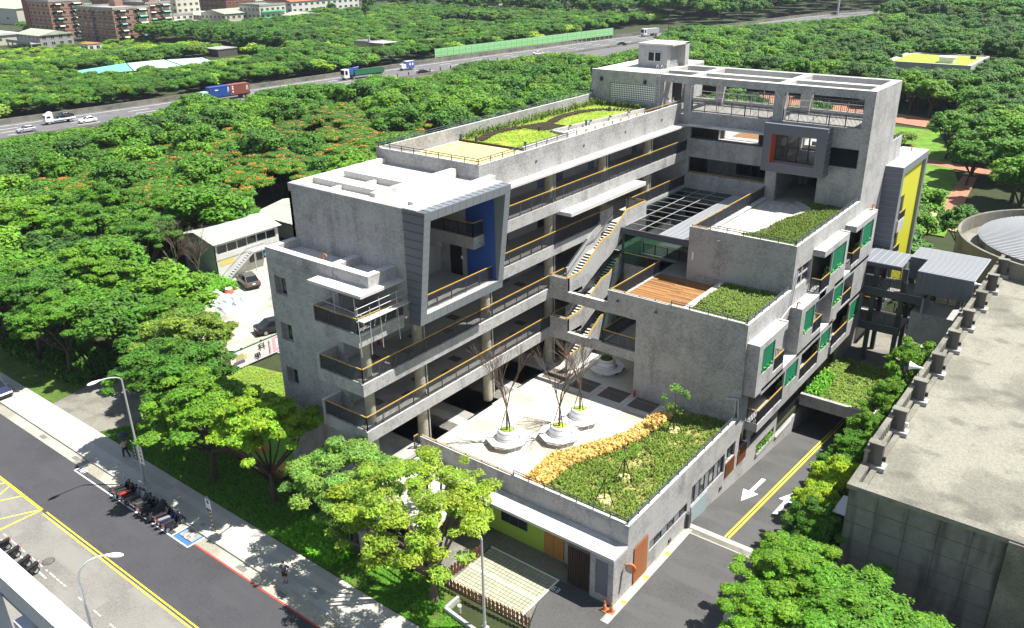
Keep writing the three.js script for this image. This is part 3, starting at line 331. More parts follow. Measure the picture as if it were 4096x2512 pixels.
// leaning zinc frame round the big opening
{
  const fr = part(S, 'bay_frame'), z0 = -46.6, z1 = -37.55, yb = 15.15, yt = 23.35, xb = -37.5, xt = -36.5, xk = -38.5, X = y => xb + (xt - xb) * (y - yb) / (yt - yb);
  const ob = 0.62, cheek = (b, za, zb) => { const q = [[xk, yb], [xb, yb], [xt, yt], [xk, yt]]; const f = (z, rev) => { const p = q.map(c => [c[0], c[1], z]); rev ? b.quad(p[3], p[2], p[1], p[0]) : b.quad(...p); }; f(zb, false); f(za, true); for (let k = 0; k < 4; k++) { const m = (k + 1) % 4; b.quad([...q[k], za], [...q[m], za], [...q[m], zb], [...q[k], zb]); } };
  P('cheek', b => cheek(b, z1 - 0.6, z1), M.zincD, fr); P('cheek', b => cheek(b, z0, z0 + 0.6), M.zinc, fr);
  P('head', b => { const y = yt - 0.66; const q = [[xk, y], [X(y), y], [xt, yt], [xk, yt]]; for (let k = 0; k < 4; k++) { const m = (k + 1) % 4; b.quad([...q[k], z0 + 0.6], [...q[m], z0 + 0.6], [...q[m], z1 - 0.6], [...q[k], z1 - 0.6]); } }, M.zinc, fr);
  P('sill', b => { const y = yb + 0.72; const q = [[xk, yb], [xb, yb], [X(y), y], [xk, y]]; for (let k = 0; k < 4; k++) { const m = (k + 1) % 4; b.quad([...q[k], z0 + 0.6], [...q[m], z0 + 0.6], [...q[m], z1 - 0.6], [...q[k], z1 - 0.6]); } }, M.concL, fr);
  // face panels, each its own plate
  const plate = (za, zb, ya, yc) => b => { const e = 0.02, A = [X(ya) + e, ya, zb], B = [X(ya) + e, ya, za], C = [X(yc) + e, yc, za], D = [X(yc) + e, yc, zb]; b.quad(A, B, C, D); b.quad([X(ya), ya, zb], A, D, [X(yc), yc, zb]); b.quad(B, [X(ya), ya, za], [X(yc), yc, za], C); b.quad([X(ya), ya, za], B, A, [X(ya), ya, zb]); b.quad(D, C, [X(yc), yc, za], [X(yc), yc, zb]); };
  const pl = []; const n = 15, hh = (yt - yb - 0.02) / n; for (let k = 0; k < n; k++) { const a = yb + k * hh + 0.012, c = yb + (k + 1) * hh - 0.012; pl.push(plate(z1 - 0.6, z1 - 0.0, a, c)); if (k > 0) pl.push(plate(z0, z0 + 0.6, a, c)); } for (let k = 0; k < 11; k++) { const L = (z1 - z0 - 1.2) / 11, a = z0 + 0.6 + k * L + 0.012, c = z0 + 0.6 + (k + 1) * L - 0.012; pl.push(plate(a, c, yb + 0.01, yb + 0.70)); pl.push(plate(a, c, yt - 0.64, yt - 0.01)); }
  pieces(fr, 'panel', [M.zinc], pl);
  pieces(fr, 'rib', [M.zincD], [...Array(14).keys()].map(k => b => { const y = yb + 0.35 + k * 0.58; b.box(xk, X(y) - 0.04, y, y + 0.05, z1, z1 + 0.045); }));
  P('roof_deck', b => b.box(xk, xt - 0.75, yt, yt + 0.06, z0 + 0.02, z1 - 0.05), M.roof, fr); P('roof_seam', b => { for (let k = 0; k < 14; k++) b.box(xt - 0.75, xt - 0.05, yt, yt + 0.035, z0 + 0.3 + k * 0.63, z0 + 0.34 + k * 0.63); }, M.zinc, fr);
  rail(fr, [[-37.9, z1 - 0.62], [-37.9, z0 + 0.62]], 15.9, 16.98);
  P('blue_wall', b => b.box(-40.4, -37.6, 15.5, 22.6, z0 + 0.6, z0 + 0.64), M.blue); P('room_wall', b => b.box(-43.2, -40.4, 15.5, 22.6, z0 + 0.6, z0 + 0.63), M.inner); P('door', b => b.box(-42.1, -40.9, 15.53, 18.1, z0 + 0.63, z0 + 0.66), M.dark);
  P('room_floor', b => b.box(-43.2, -38.5, 15.5, 15.52, z0 + 0.64, z1 - 0.6), M.floorIn);
  P('room_wall', b => { b.wall('x', -43.3, -43.15, z0 + 0.64, z1 - 0.6, 15.52, 22.6, [[-45.4, -44.2, 15.52, 18.2], [-42.3, -40.9, 15.52, 18.1]]); }, M.inner);
  P('door', b => { b.box(-43.28, -43.22, 15.53, 18.2, -45.4, -44.2); b.box(-43.28, -43.22, 15.53, 18.1, -42.3, -40.9); }, M.dark);
  P('cabinet', b => b.box(-43.15, -43.0, 16.4, 18.0, -40.6, -39.9), M.column); P('switch_box', b => b.box(-41.0, -40.8, 16.9, 17.15, z0 + 0.64, z0 + 0.67), M.white);
  P('inner_balcony', b => { b.box(-43.15, -38.6, 18.45, 19.35, -44.9, -44.7); b.box(-38.8, -38.6, 18.45, 19.35, -45.96, -44.9); b.box(-43.15, -38.8, 18.9, 19.2, -45.96, -44.9); b.box(-43.15, -42.0, 18.0, 18.45, -44.9, -44.7); }, M.conc);
  rail(S, [[-43.1, -44.8], [-38.7, -44.8], [-38.7, -45.9]], 19.35, 20.45);
}
// roof garden on the long wing
P('roof_wall', b => { b.box(-40.3, -40.0, 22.0, 24.02, -79.4, -47.5); b.box(-50.9, -50.6, 22.3, 24.12, -79.4, -47.5); b.box(-50.9, -40.0, 22.3, 24.06, -47.5, -47.2); }, M.conc);
P('wall_cap', b => { b.box(-40.31, -39.99, 24.02, 24.035, -79.4, -47.2); b.box(-50.91, -50.59, 24.12, 24.135, -79.4, -47.2); b.box(-50.59, -40.31, 24.06, 24.075, -47.5, -47.19); }, M.cap);
pipeRail(S, [[-50.75, -79.4], [-50.75, -47.35], [-40.15, -47.35], [-40.15, -60.5]], 24.07, 24.48);
rail(S, [[-40.15, -60.5], [-40.15, -79.4]], 24.03, 24.3, { plain: true });
P('scupper', b => { for (let k = 0; k < 4; k++) b.box(-40.0, -39.95, 22.9, 23.05, -54.5 - k * 7, -54.3 - k * 7); }, M.frame);
P('sand_bed', b => b.box(-50.3, -40.6, 22.9, 22.99, -56.7, -48.0), M.sand);
P('roof_floor', b => b.box(-50.6, -40.3, 22.9, 22.94, -79.4, -47.5), M.roof);
P('lawn_bed', b => b.prism([[-50.3, -56.9], [-43.4, -56.9], [-43.5, -63.6], [-45.5, -63.9], [-44.9, -70], [-43.9, -79.2], [-50.3, -79.2]], 22.94, 23.06), M.lawnY);
P('border_board', b => { b.box(-50.3, -43.2, 22.94, 23.16, -56.9, -56.72); b.bar([-43.3, 23.06, -63.75], [-45.6, 23.06, -63.95], 0.12, 0.2); }, M.sleeper);
P('garden_wall', b => { b.box(-43.4, -43.1, 22.94, 23.25, -63.7, -56.9); b.bar([-43.2, 23.12, -63.6], [-45.4, 23.12, -64.1], 0.25, 0.36); b.bar([-45.3, 23.12, -64.0], [-43.6, 23.12, -79.2], 0.25, 0.36); b.box(-42.0, -40.3, 22.94, 23.0, -79.3, -50); }, M.concL);
{ const path = [[-48.3, -57.3], [-49.3, -60.4], [-48.9, -63.7], null, [-47.7, -67], [-48.6, -70.5], [-48.5, -73.8], [-47.1, -76.4], [-44.4, -77.7]]; const list = [];
  const seg = (pts) => { const c = new THREE.CatmullRomCurve3(pts.map(q => V(q[0], 0, q[1]))); const n = Math.round(c.getLength() / 0.36); for (let k = 0; k <= n; k++) { const p = c.getPointAt(k / n), t = c.getTangentAt(k / n); list.push([p.x, p.z, t.x, t.z]); } }; seg(path.slice(0, 3)); seg(path.slice(4));
  pieces(S, 'timber_sleeper', [M.sleeper], list.map(([x, z, tx, tz]) => b => { const h = 23.17 + R(-0.01, 0.02), w = 0.45 + R(-0.04, 0.05); b.bar([x - tz * w, h, z + tx * w], [x + tz * w, h, z - tx * w], 0.2, 0.16); }));
  pieces(S, 'timber_board', [M.sleeper], [...Array(8).keys()].map(k => b => b.bar([-49.2 + k * 0.1, 23.2, -64.0 - k * 0.4], [-46.0 + k * 0.05, 23.2, -63.95 - k * 0.4], 0.2, 0.08)));
  for (const [x, z] of [[-48.6, -57.1], [-46.4, -63.6], [-44.4, -68.5], [-46.4, -75.9], [-43.5, -57.6], [-50.2, -56.9]]) P('bollard_light', b => { b.cyl([x, 23.06, z], [x, 23.5, z], 0.11, 0.11, 10); b.cyl([x, 23.5, z], [x, 23.56, z], 0.14, 0.14, 10); }, M.rail);
  P('wall_lamp', b => { for (let k = 0; k < 5; k++) b.box(-44.9 + k * 0.35, -44.7 + k * 0.35, 23.3, 23.42, -66.5 - k * 3, -66.3 - k * 3); }, M.rail);
}
// --- tower at the back
P('tower_wall', b => b.wall('z', -79.75, -79.45, -50.9, -21.2, -2, 26.7, [[-42.25, -39.75, 22.94, 25.97], [-38.9, -30.4, 23.3, 26.0], [-29.45, -22.1, 23.3, 25.97], [-38.85, -30.5, 20.6, 22.0], [-38.85, -30.5, 17.05, 18.7], [-29.4, -25.4, 15.5, 18.35], [-48.6, -43.1, 23.75, 25.5], [-24.65, -22.0, 19.75, 21.4], [-29.7, -25.5, 19.5, 22.3], [-38.85, -30.8, 11.95, 14.9], [-38.85, -30.8, 8.1, 11.0]]), M.conc);
P('tower_wall', b => { b.wall('z', -87.5, -87.2, -50.9, -21.2, -2, 26.7, [[-43.2, -39.8, 23.3, 26.0], [-38.9, -30.4, 23.3, 26.0], [-29.4, -22.1, 23.3, 26.0], [-38.5, -30.5, 19.25, 22.0], [-29.7, -25.5, 19.6, 22.2], [-38, -31, 16.2, 18.3], [-29.4, -25.4, 15.5, 18.3]]); b.wall('x', -21.5, -21.2, -87.2, -79.75, -2, 26.7, []); b.wall('x', -50.9, -50.6, -91.5, -79.75, -2, 26.7, []); b.box(-43.9, -43.6, 22.9, 26.5, -91.5, -87.5); b.box(-50.6, -43.9, 0, 26.5, -91.5, -91.2); }, M.conc);
P('tower_floor', b => { for (const y of [11.8, 15.5, 19.2, 22.9]) b.box(-50.6, -21.5, y - 0.3, y, -87.2, -79.75); }, M.floorIn);
P('tower_inner_wall', b => { b.box(-39.6, -38.9, 15.5, 26.0, -87.2, -86.5); b.box(-43.6, -43.3, 22.9, 26.5, -87.2, -79.75); b.box(-30.4, -29.45, 22.9, 26.0, -80.4, -79.75); b.box(-30.4, -29.45, 22.9, 26.0, -87.2, -86.6); b.box(-30.2, -29.8, 15.5, 22.6, -87.2, -79.75); b.box(-25.2, -24.9, 15.5, 22.6, -87.2, -79.75); b.box(-34.5, -30.2, 19.2, 22.6, -87.19, -86.9); b.box(-38.8, -30.2, 15.5, 16.4, -84.1, -84); b.box(-38.8, -35.5, 16.4, 18.9, -84.1, -84); }, M.conc);
P('tower_roof', b => { b.box(-50.9, -43.6, 26.5, 26.7, -91.5, -79.75); b.box(-43.6, -43.2, 26.0, 26.7, -87.2, -79.75); }, M.roof);
P('roof_beam', b => { b.box(-43.2, -21.5, 26.0, 26.7, -80.25, -79.75); b.box(-43.2, -21.5, 26.0, 26.7, -83.4, -82.5); b.box(-43.2, -21.5, 26.0, 26.7, -87.2, -86.9); for (const [a, c] of [[-39.6, -38.9], [-30.4, -29.5], [-22.0, -21.5]]) { b.box(a, c, 26.0, 26.69, -82.5, -80.25); b.box(a, c, 26.0, 26.69, -86.9, -83.4); } }, M.roof);
P('tower_cap', b => { b.box(-50.9, -21.2, 26.7, 26.712, -79.78, -79.44); b.box(-21.5, -21.19, 26.7, 26.712, -87.5, -79.78); b.box(-43.2, -21.5, 26.7, 26.712, -87.5, -87.2); }, M.cap);
// stair house on the tower roof
P('stair_house', b => { b.box(-47.5, -44.0, 26.7, 29.15, -83.7, -83.4); b.box(-47.5, -47.2, 26.7, 29.15, -86.9, -83.7); b.wall('x', -44.3, -44.0, -86.9, -83.7, 26.7, 29.0, [[-86.0, -84.1, 27.0, 28.9]]); b.box(-47.5, -44.0, 26.7, 29.15, -87.2, -86.9); b.box(-44.0, -43.4, 26.7, 29.15, -87.2, -86.3); }, M.conc);
P('stair_house_roof', b => b.box(-47.6, -43.4, 29.0, 29.17, -87.2, -83.38), M.roof);
win(S, 'z', -83.37, -46.3, -44.7, 27.35, 28.35, 2, 1, { w: 0.12, frame: M.galv });
P('louvre', b => { for (let k = 0; k < 14; k++) { b.box(-44.2, -44.05, 27.03 + k * 0.13, 27.1 + k * 0.13, -86.0, -84.1); } }, M.galv);
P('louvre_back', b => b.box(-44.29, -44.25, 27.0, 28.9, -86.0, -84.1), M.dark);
P('antenna', b => { b.cyl([-45.0, 29.17, -85.2], [-45.0, 33.5, -85.2], 0.035, 0.02, 6); b.cyl([-45, 29.17, -85.2], [-44.6, 29.3, -84.9], 0.03); }, M.rail);
P('ladder', b => { for (const x of [-43.0, -42.5]) b.path([[x, 23.0, -79.3], [x, 27.4, -79.3], [x, 27.6, -79.5], [x, 27.4, -79.75], [x, 26.7, -79.8]], 0.03, 6); for (let k = 0; k < 13; k++) b.cyl([-43.0, 23.2 + k * 0.3, -79.3], [-42.5, 23.2 + k * 0.3, -79.3], 0.02, 0.02, 6); }, M.galv);
{ // glass block panel: every block a piece
  const gb = part(S, 'glass_block_panel'); P('grout', b => b.box(-48.6, -43.1, 23.75, 25.5, -79.72, -79.575), M.white, gb); const l = []; const nx = 26, ny = 8; for (let i = 0; i < nx; i++) for (let j = 0; j < ny; j++) { const w = 5.5 / nx, h = 1.75 / ny; l.push(b => b.box(-48.6 + i * w + 0.033, -48.6 + (i + 1) * w - 0.033, 23.75 + j * h + 0.033, 23.75 + (j + 1) * h - 0.033, -79.63, -79.565)); } pieces(gb, 'glass_block', [std([0.10, 0.105, 0.11], 0.15), std([0.075, 0.08, 0.085], 0.15)], l);
}
for (const x of [-49.6, -44.3]) P('wall_light', b => b.box(x - 0.12, x + 0.12, 25.55, 25.95, -79.45, -79.25), M.black);
P('floodlight', b => b.box(-43.0, -42.5, 23.0, 23.3, -78.6, -78.3), M.black);
P('gate', b => { for (let k = 0; k < 12; k++) b.box(-41.2 + k * 0.11, -41.16 + k * 0.11, 22.95, 25.6, -81.6, -81.56); b.box(-42.25, -41.2, 22.95, 25.9, -81.7, -81.55); }, M.dark);
rail(S, [[-38.88, -79.6], [-30.42, -79.6]], 23.3, 24.4, { mat: M.rail }); rail(S, [[-29.43, -79.6], [-22.12, -79.6]], 23.3, 24.4, { mat: M.rail }); rail(S, [[-38.88, -87.35], [-30.42, -87.35]], 23.3, 24.4, { step: 0.2, mat: M.rail }); rail(S, [[-29.43, -87.35], [-22.12, -87.35]], 23.3, 24.4, { step: 0.2, mat: M.rail });
rail(S, [[-38.8, -79.6], [-30.5, -79.6]], 20.6, 20.7, { plain: true, mat: M.rail }); rail(S, [[-38.8, -79.6], [-30.5, -79.6]], 17.05, 17.15, { plain: true });
P('tower_ledge', b => b.box(-39.0, -30.6, 21.95, 22.08, -79.45, -78.6), M.roof);
win(S, 'z', -83.9, -35.4, -30.4, 16.4, 18.6, 6, 2, { w: 0.08 });
P('scaffold', b => { for (const [x0, x1] of [[-38.5, -30.6], [-29.2, -22.3]]) { for (let x = x0; x <= x1; x += 1.8) b.cyl([x, 22.9, -80.6], [x, 25.4, -80.6], 0.03, 0.03, 5); for (const y of [23.9, 24.6, 25.2]) b.cyl([x0, y, -80.6], [x1, y, -80.6], 0.028, 0.028, 5); for (let x = x0; x < x1 - 1.8; x += 1.8) b.cyl([x, 23.1, -80.6], [x + 1.8, 24.6, -80.6], 0.02, 0.02, 5); } }, M.metal);
P('downpipe', b => { b.path([[-38.6, 26.0, -79.3], [-38.95, 25.7, -79.3], [-38.95, 23.0, -79.3]], 0.05, 8); b.path([[-29.0, 25.9, -79.3], [-29.4, 25.5, -79.3], [-29.4, 23.3, -79.3]], 0.05, 8); b.path([[-30.2, 25.9, -79.3], [-29.8, 25.5, -79.3]], 0.05, 8); }, M.galv);
{ // grey window box with an orange reveal
  const wb = part(S, 'window_box'); P('surround', b => b.wall('z', -79.45, -78.0, -30.5, -24.5, 18.75, 23.25, [[-29.75, -25.45, 19.5, 22.3]]), M.zincD, wb); P('cap', b => b.box(-30.5, -24.5, 23.25, 23.28, -79.45, -77.98), M.zinc, wb);
  P('reveal', b => b.box(-29.75, -29.72, 19.5, 22.3, -79.4, -78.0), M.orange, wb); P('sill', b => b.box(-29.72, -25.45, 19.5, 19.53, -79.4, -78.02), std([0.36, 0.27, 0.29], 0.8), wb);
  pieces(wb, 'rib', [M.zinc], [...Array(9).keys()].map(k => b => b.box(-24.5, -24.46, 18.95 + k * 0.5, 19.0 + k * 0.5, -79.45, -78.02)));
  win(wb.parent, 'z', -79.4, -29.7, -25.48, 19.55, 22.28, 4, 2, { w: 0.12, frame: M.railIn, glass: M.glassC });
}
P('louvre_panel', b => { b.box(-24.65, -22.0, 19.75, 21.4, -79.7, -79.62); }, M.dark); P('louvre_blades', b => { for (let k = 0; k < 11; k++) b.quad([-24.62, 19.8 + k * 0.145, -79.42], [-22.03, 19.8 + k * 0.145, -79.42], [-22.03, 19.91 + k * 0.145, -79.55], [-24.62, 19.91 + k * 0.145, -79.55]); b.wall('z', -79.5, -79.4, -24.68, -21.97, 19.72, 21.43, [[-24.62, -22.03, 19.78, 21.37]]); }, M.black);
// timber terrace seen through the tower, level five
P('back_terrace', b => { b.box(-45, -29, 18.9, 19.2, -97, -87.5); b.box(-45, -29, 0, 18.9, -97, -96.7); b.box(-29.3, -29, 0, 18.9, -96.7, -87.5); }, M.concL); pieces(S, 'deck_board', M.deck, [...Array(26).keys()].map(k => b => b.box(-38.3, -31, 19.2, 19.235, -89.0 - k * 0.2, -88.82 - k * 0.2)));
P('garden_side_parapet', b => { b.box(-21.5, -21.2, 20.0, 20.9, -91, -87.5); b.box(-29, -21.2, 0, 20.0, -91, -87.5); }, M.conc); pipeRail(S, [[-21.35, -87.5], [-21.35, -91]], 20.9, 21.25);

// --- stepped blocks on the right
P('block_wall', b => { b.box(-30.55, -21.5, 3.6, 13.1, -55.4, -55.1); b.box(-21.5, -21.2, 5.24, 13.1, -55.4, -55.1); b.box(-33.3, -30.55, 11.1, 13.1, -55.4, -55.1); b.box(-30.55, -30.25, 3.9, 11.6, -79.4, -55.4); }, M.conc);
P('bridge_beam', b => { b.box(-39.05, -33.3, 11.06, 11.95, -55.4, -55.1); b.box(-39.05, -37.26, 11.95, 13.1, -55.4, -55.1); b.box(-39.05, -30.55, 7.36, 8.2, -55.4, -55.1); b.box(-39.05, -37.26, 8.2, 9.38, -55.4, -55.1); }, M.conc);
P('bridge_top', b => { b.box(-37.26, -33.3, 11.95, 11.965, -55.41, -55.09); b.box(-37.26, -33.9, 8.2, 8.215, -55.41, -55.09); }, M.cap);
P('bridge_floor', b => { b.box(-39.05, -37.26, 11.5, 11.8, -57.4, -55.4); b.box(-39.05, -37.26, 7.8, 8.1, -57.4, -55.4); }, M.floorIn);
rail(S, [[-39.0, -55.25], [-37.3, -55.25]], 13.1, 13.2, { plain: true }); rail(S, [[-39.0, -55.25], [-37.3, -55.25]], 9.38, 9.48, { plain: true });
rail(S, [[-33.8, -63.5], [-33.8, -55.3], [-30.6, -55.3]], 8.22, 9.35);
P('hall_floor', b => { b.box(-33.6, -30.55, 7.8, 8.1, -79.4, -55.4); b.box(-33.3, -30.55, 11.65, 11.93, -79.4, -63.65); b.box(-38.9, -33.3, 11.65, 11.9, -79.4, -67.4); b.box(-38.9, -33.6, 7.8, 8.1, -79.4, -67.4); }, M.floorIn);
// first terrace: timber deck and planted bed
P('terrace_floor', b => b.box(-33.3, -21.5, 11.6, 11.9, -63.65, -55.4), M.roof);
P('wall_cap', b => { b.box(-33.3, -21.5, 13.1, 13.115, -55.4, -55.09); b.box(-21.5, -21.19, 13.1, 13.115, -63.65, -55.09); }, M.cap);
{ const l = []; for (let k = 0; k < 56; k++) { const z = -55.6 - k * 0.143; let x = -33.05; while (x < -27.5) { const e = Math.min(-27.46, x + R(1.8, 3.6)); const a = x, c = e; l.push(b => b.box(a, c - 0.006, 11.9, 11.95, z - 0.134, z)); x = e; } } const mats = M.deck; l.forEach((f, k) => { }); const dk = part(S, 'timber_deck'); pieces(dk, 'board', [0, 1, 2, 1, 0, 3, 2].map(k => mats[k]), l); }
P('bed_kerb', b => b.box(-27.46, -26.9, 11.9, 12.35, -63.65, -55.4), M.cap); P('bed_soil', b => b.box(-26.9, -21.5, 11.9, 12.25, -63.65, -55.4), M.soil);
rail(S, [[-33.2, -63.6], [-33.2, -55.25]], 12.0, 13.1); P('deck_edge', b => b.box(-33.3, -33.05, 11.9, 12.0, -63.65, -55.4), M.cap);
rail(S, [[-33.2, -55.25], [-27.6, -55.25]], 13.1, 13.24, { plain: true }); pipeRail(S, [[-27.6, -55.25], [-21.35, -55.25], [-21.35, -63.6]], 13.11, 13.5);
P('wall_light', b => { b.box(-32.4, -32.2, 12.3, 12.42, -55.08, -54.96); b.box(-28.9, -28.7, 12.2, 12.32, -55.08, -54.96); }, M.rail);
// second block
P('block_wall', b => { b.box(-30.55, -21.5, 11.9, 16.78, -63.95, -63.65); b.box(-30.55, -30.25, 11.93, 15.6, -79.4, -63.95); }, M.conc);
P('wall_cap', b => { b.box(-30.56, -21.5, 16.78, 16.795, -63.95, -63.64); b.box(-21.5, -21.19, 16.78, 16.795, -79.44, -63.64); b.box(-30.56, -30.0, 15.6, 15.72, -79.4, -63.95); }, M.cap);
P('terrace_floor', b => b.box(-30.25, -21.5, 15.2, 15.5, -79.4, -63.95), M.roof);
{ // terrace pavers: rows, the nearest 300 as pieces
  const inBed = (x, z) => { const pts = [[-64, -28.8], [-68.4, -26.5], [-72.1, -26.2], [-77.5, -25.0], [-79.4, -27]]; for (let k = 0; k < 4; k++) if (z <= pts[k][0] && z >= pts[k + 1][0]) { const f = (z - pts[k][0]) / (pts[k + 1][0] - pts[k][0]); return x > pts[k][1] + f * (pts[k + 1][1] - pts[k][1]); } return false; };
  const l = []; for (let z = -64.2; z > -79.2; z -= 0.3) for (let x = -29.9; x < -24.6; x += 0.3) if (!inBed(x + 0.3, z)) l.push([x, z]); const tp = part(S, 'terrace_paving'); pieces(tp, 'paver', [M.brickL, M.pave3, M.court], l.map(([x, z]) => b => b.box(x, x + 0.285, 15.5, 15.545, z - 0.285, z)));
  P('bed_soil', b => b.prism([[-28.6, -64.0], [-26.3, -68.4], [-26.0, -72.1], [-24.8, -77.5], [-26.8, -79.4], [-21.55, -79.4], [-21.55, -64.0]], 15.5, 15.72), M.soil);
  P('bed_kerb', b => { const pts = [[-28.8, -64.0], [-26.5, -68.4], [-26.15, -72.1], [-24.95, -77.5], [-27, -79.4]]; for (let k = 0; k < 4; k++) b.bar([pts[k][0], 15.68, pts[k][1]], [pts[k + 1][0], 15.68 + 0.003 * k, pts[k + 1][1]], 0.35, 0.37); }, M.concL); }
rail(S, [[-30.4, -79.4], [-30.4, -63.8]], 15.72, 16.86); rail(S, [[-30.4, -63.8], [-28.7, -63.8]], 16.78, 16.92, { plain: true }); pipeRail(S, [[-28.7, -63.8], [-21.35, -63.8], [-21.35, -79.4]], 16.79, 17.2);
P('wall_light', b => { b.box(-30.1, -29.97, 13.9, 14.6, -63.64, -63.5); b.box(-27.9, -27.7, 16.0, 16.1, -63.64, -63.52); }, M.white);
P('fire_extinguisher', b => { b.cyl([-30.3, 4.2, -54.95], [-30.3, 4.75, -54.95], 0.09, 0.09, 10); b.cyl([-30.3, 4.75, -54.95], [-30.3, 4.9, -54.95], 0.04, 0.02, 8); }, M.red);
for (const [z, y] of [[-38.4, 8.1], [-38.6, 11.8], [-48.7, 19.2]]) P('fire_extinguisher', b => { b.cyl([-43.0, y, z], [-43.0, y + 0.6, z], 0.1, 0.1, 10); b.cyl([-43.0, y + 0.6, z], [-43.0, y + 0.75, z], 0.04, 0.02, 8); }, M.red);
// --- open stairs between the wing and the blocks
for (const y0 of [4.4, 8.1, 11.8]) {
  const st = part(S, 'staircase'); const steps = []; const n1 = 11, n2 = 11, r = 3.7 / (n1 + n2); const zA = -57.4, t = 0.285; let k = 0;
  const zOf = i => i <= n1 ? zA - i * t : zA - n1 * t - 1.2 - (i - n1) * t;
  for (let i = 0; i < n1 + n2; i++) steps.push([zOf(i) - (i === n1 ? 1.2 : 0), y0 + (i + 1) * r]);
  pieces(st, 'step', [M.cap], steps.map(([z, y], i) => b => b.box(-38.9, -37.42, y - 0.2, y, z - t - 0.02, z)));
  pieces(st, 'riser', [M.frame], steps.map(([z, y]) => b => b.box(-38.88, -37.44, y - r, y - 0.03, z, z + 0.012)));
  P('landing', b => { b.box(-38.9, -37.42, y0 + n1 * r - 0.2, y0 + n1 * r, zA - n1 * t - 1.2, zA - n1 * t + 0.0); b.box(-39.05, -37.42, y0 + 3.45, y0 + 3.7, -68, zOf(n1 + n2)); }, M.cap, st);
  const prof = [[-55.12, 0.12, 1.3], [-57.2, 0.12 - 0.6, 1.3], [-60.6, 1.1, 3.25], [-61.9, 1.5, 3.35], [-64.6, 3.0, 5.0], [-68, 3.3, 5.0]];
  const wl = (b, x0, x1, pr) => { for (let i = 0; i < pr.length - 1; i++) { const [za, a0, a1] = pr[i], [zb, c0, c1] = pr[i + 1]; const A = y0; b.quad([x1, A + a0, za], [x1, A + c0, zb], [x1, A + c1, zb], [x1, A + a1, za]); b.quad([x0, A + c0, zb], [x0, A + a0, za], [x0, A + a1, za], [x0, A + c1, zb]); b.quad([x0, A + a1, za], [x1, A + a1, za], [x1, A + c1, zb], [x0, A + c1, zb]); b.quad([x1, A + a0, za], [x0, A + a0, za], [x0, A + c0, zb], [x1, A + c0, zb]); if (i === 0) b.quad([x0, A + a0, za], [x1, A + a0, za], [x1, A + a1, za], [x0, A + a1, za]); if (i === pr.length - 2) b.quad([x1, A + c0, zb], [x0, A + c0, zb], [x0, A + c1, zb], [x1, A + c1, zb]); } };
  P('stair_wall', b => wl(b, -37.42, -37.26, prof), M.conc, st);
  P('stair_wall', b => wl(b, -39.05, -38.9, [[-57.4, -0.3, 1.3], [-57.6, -0.3, 1.35], [-60.6, 1.1, 3.0], [-62.85, 1.9, 4.2]]), M.conc, st);
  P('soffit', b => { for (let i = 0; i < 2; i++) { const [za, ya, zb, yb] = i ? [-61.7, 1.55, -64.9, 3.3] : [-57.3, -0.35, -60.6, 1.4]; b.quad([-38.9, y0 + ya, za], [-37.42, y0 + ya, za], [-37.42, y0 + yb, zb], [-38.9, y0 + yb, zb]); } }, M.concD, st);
  const hp = prof.map(q => [-37.34, y0 + q[2] + 0.07, q[0]]); P('handrail', b => { for (let i = 0; i < hp.length - 1; i++) b.bar(hp[i], hp[i + 1], 0.12, 0.09); }, M.gold, st);
  P('handrail', b => { b.path([[-38.8, y0 + 0.95, -57.5], [-38.8, y0 + 2.75, -60.6], [-38.8, y0 + 2.8, -61.8], [-38.8, y0 + 4.6, -64.8]], 0.03, 6); b.bar([-38.98, y0 + 1.4, -57.6], [-38.98, y0 + 3.06, -60.6], 0.12, 0.08); }, M.rail, st);
}
P('stair_wall', b => { b.box(-39.4, -37.26, 15.0, 16.8, -68.15, -68.0); }, M.conc); rail(S, [[-39.3, -68.08], [-37.3, -68.08]], 16.8, 16.92, { plain: true });
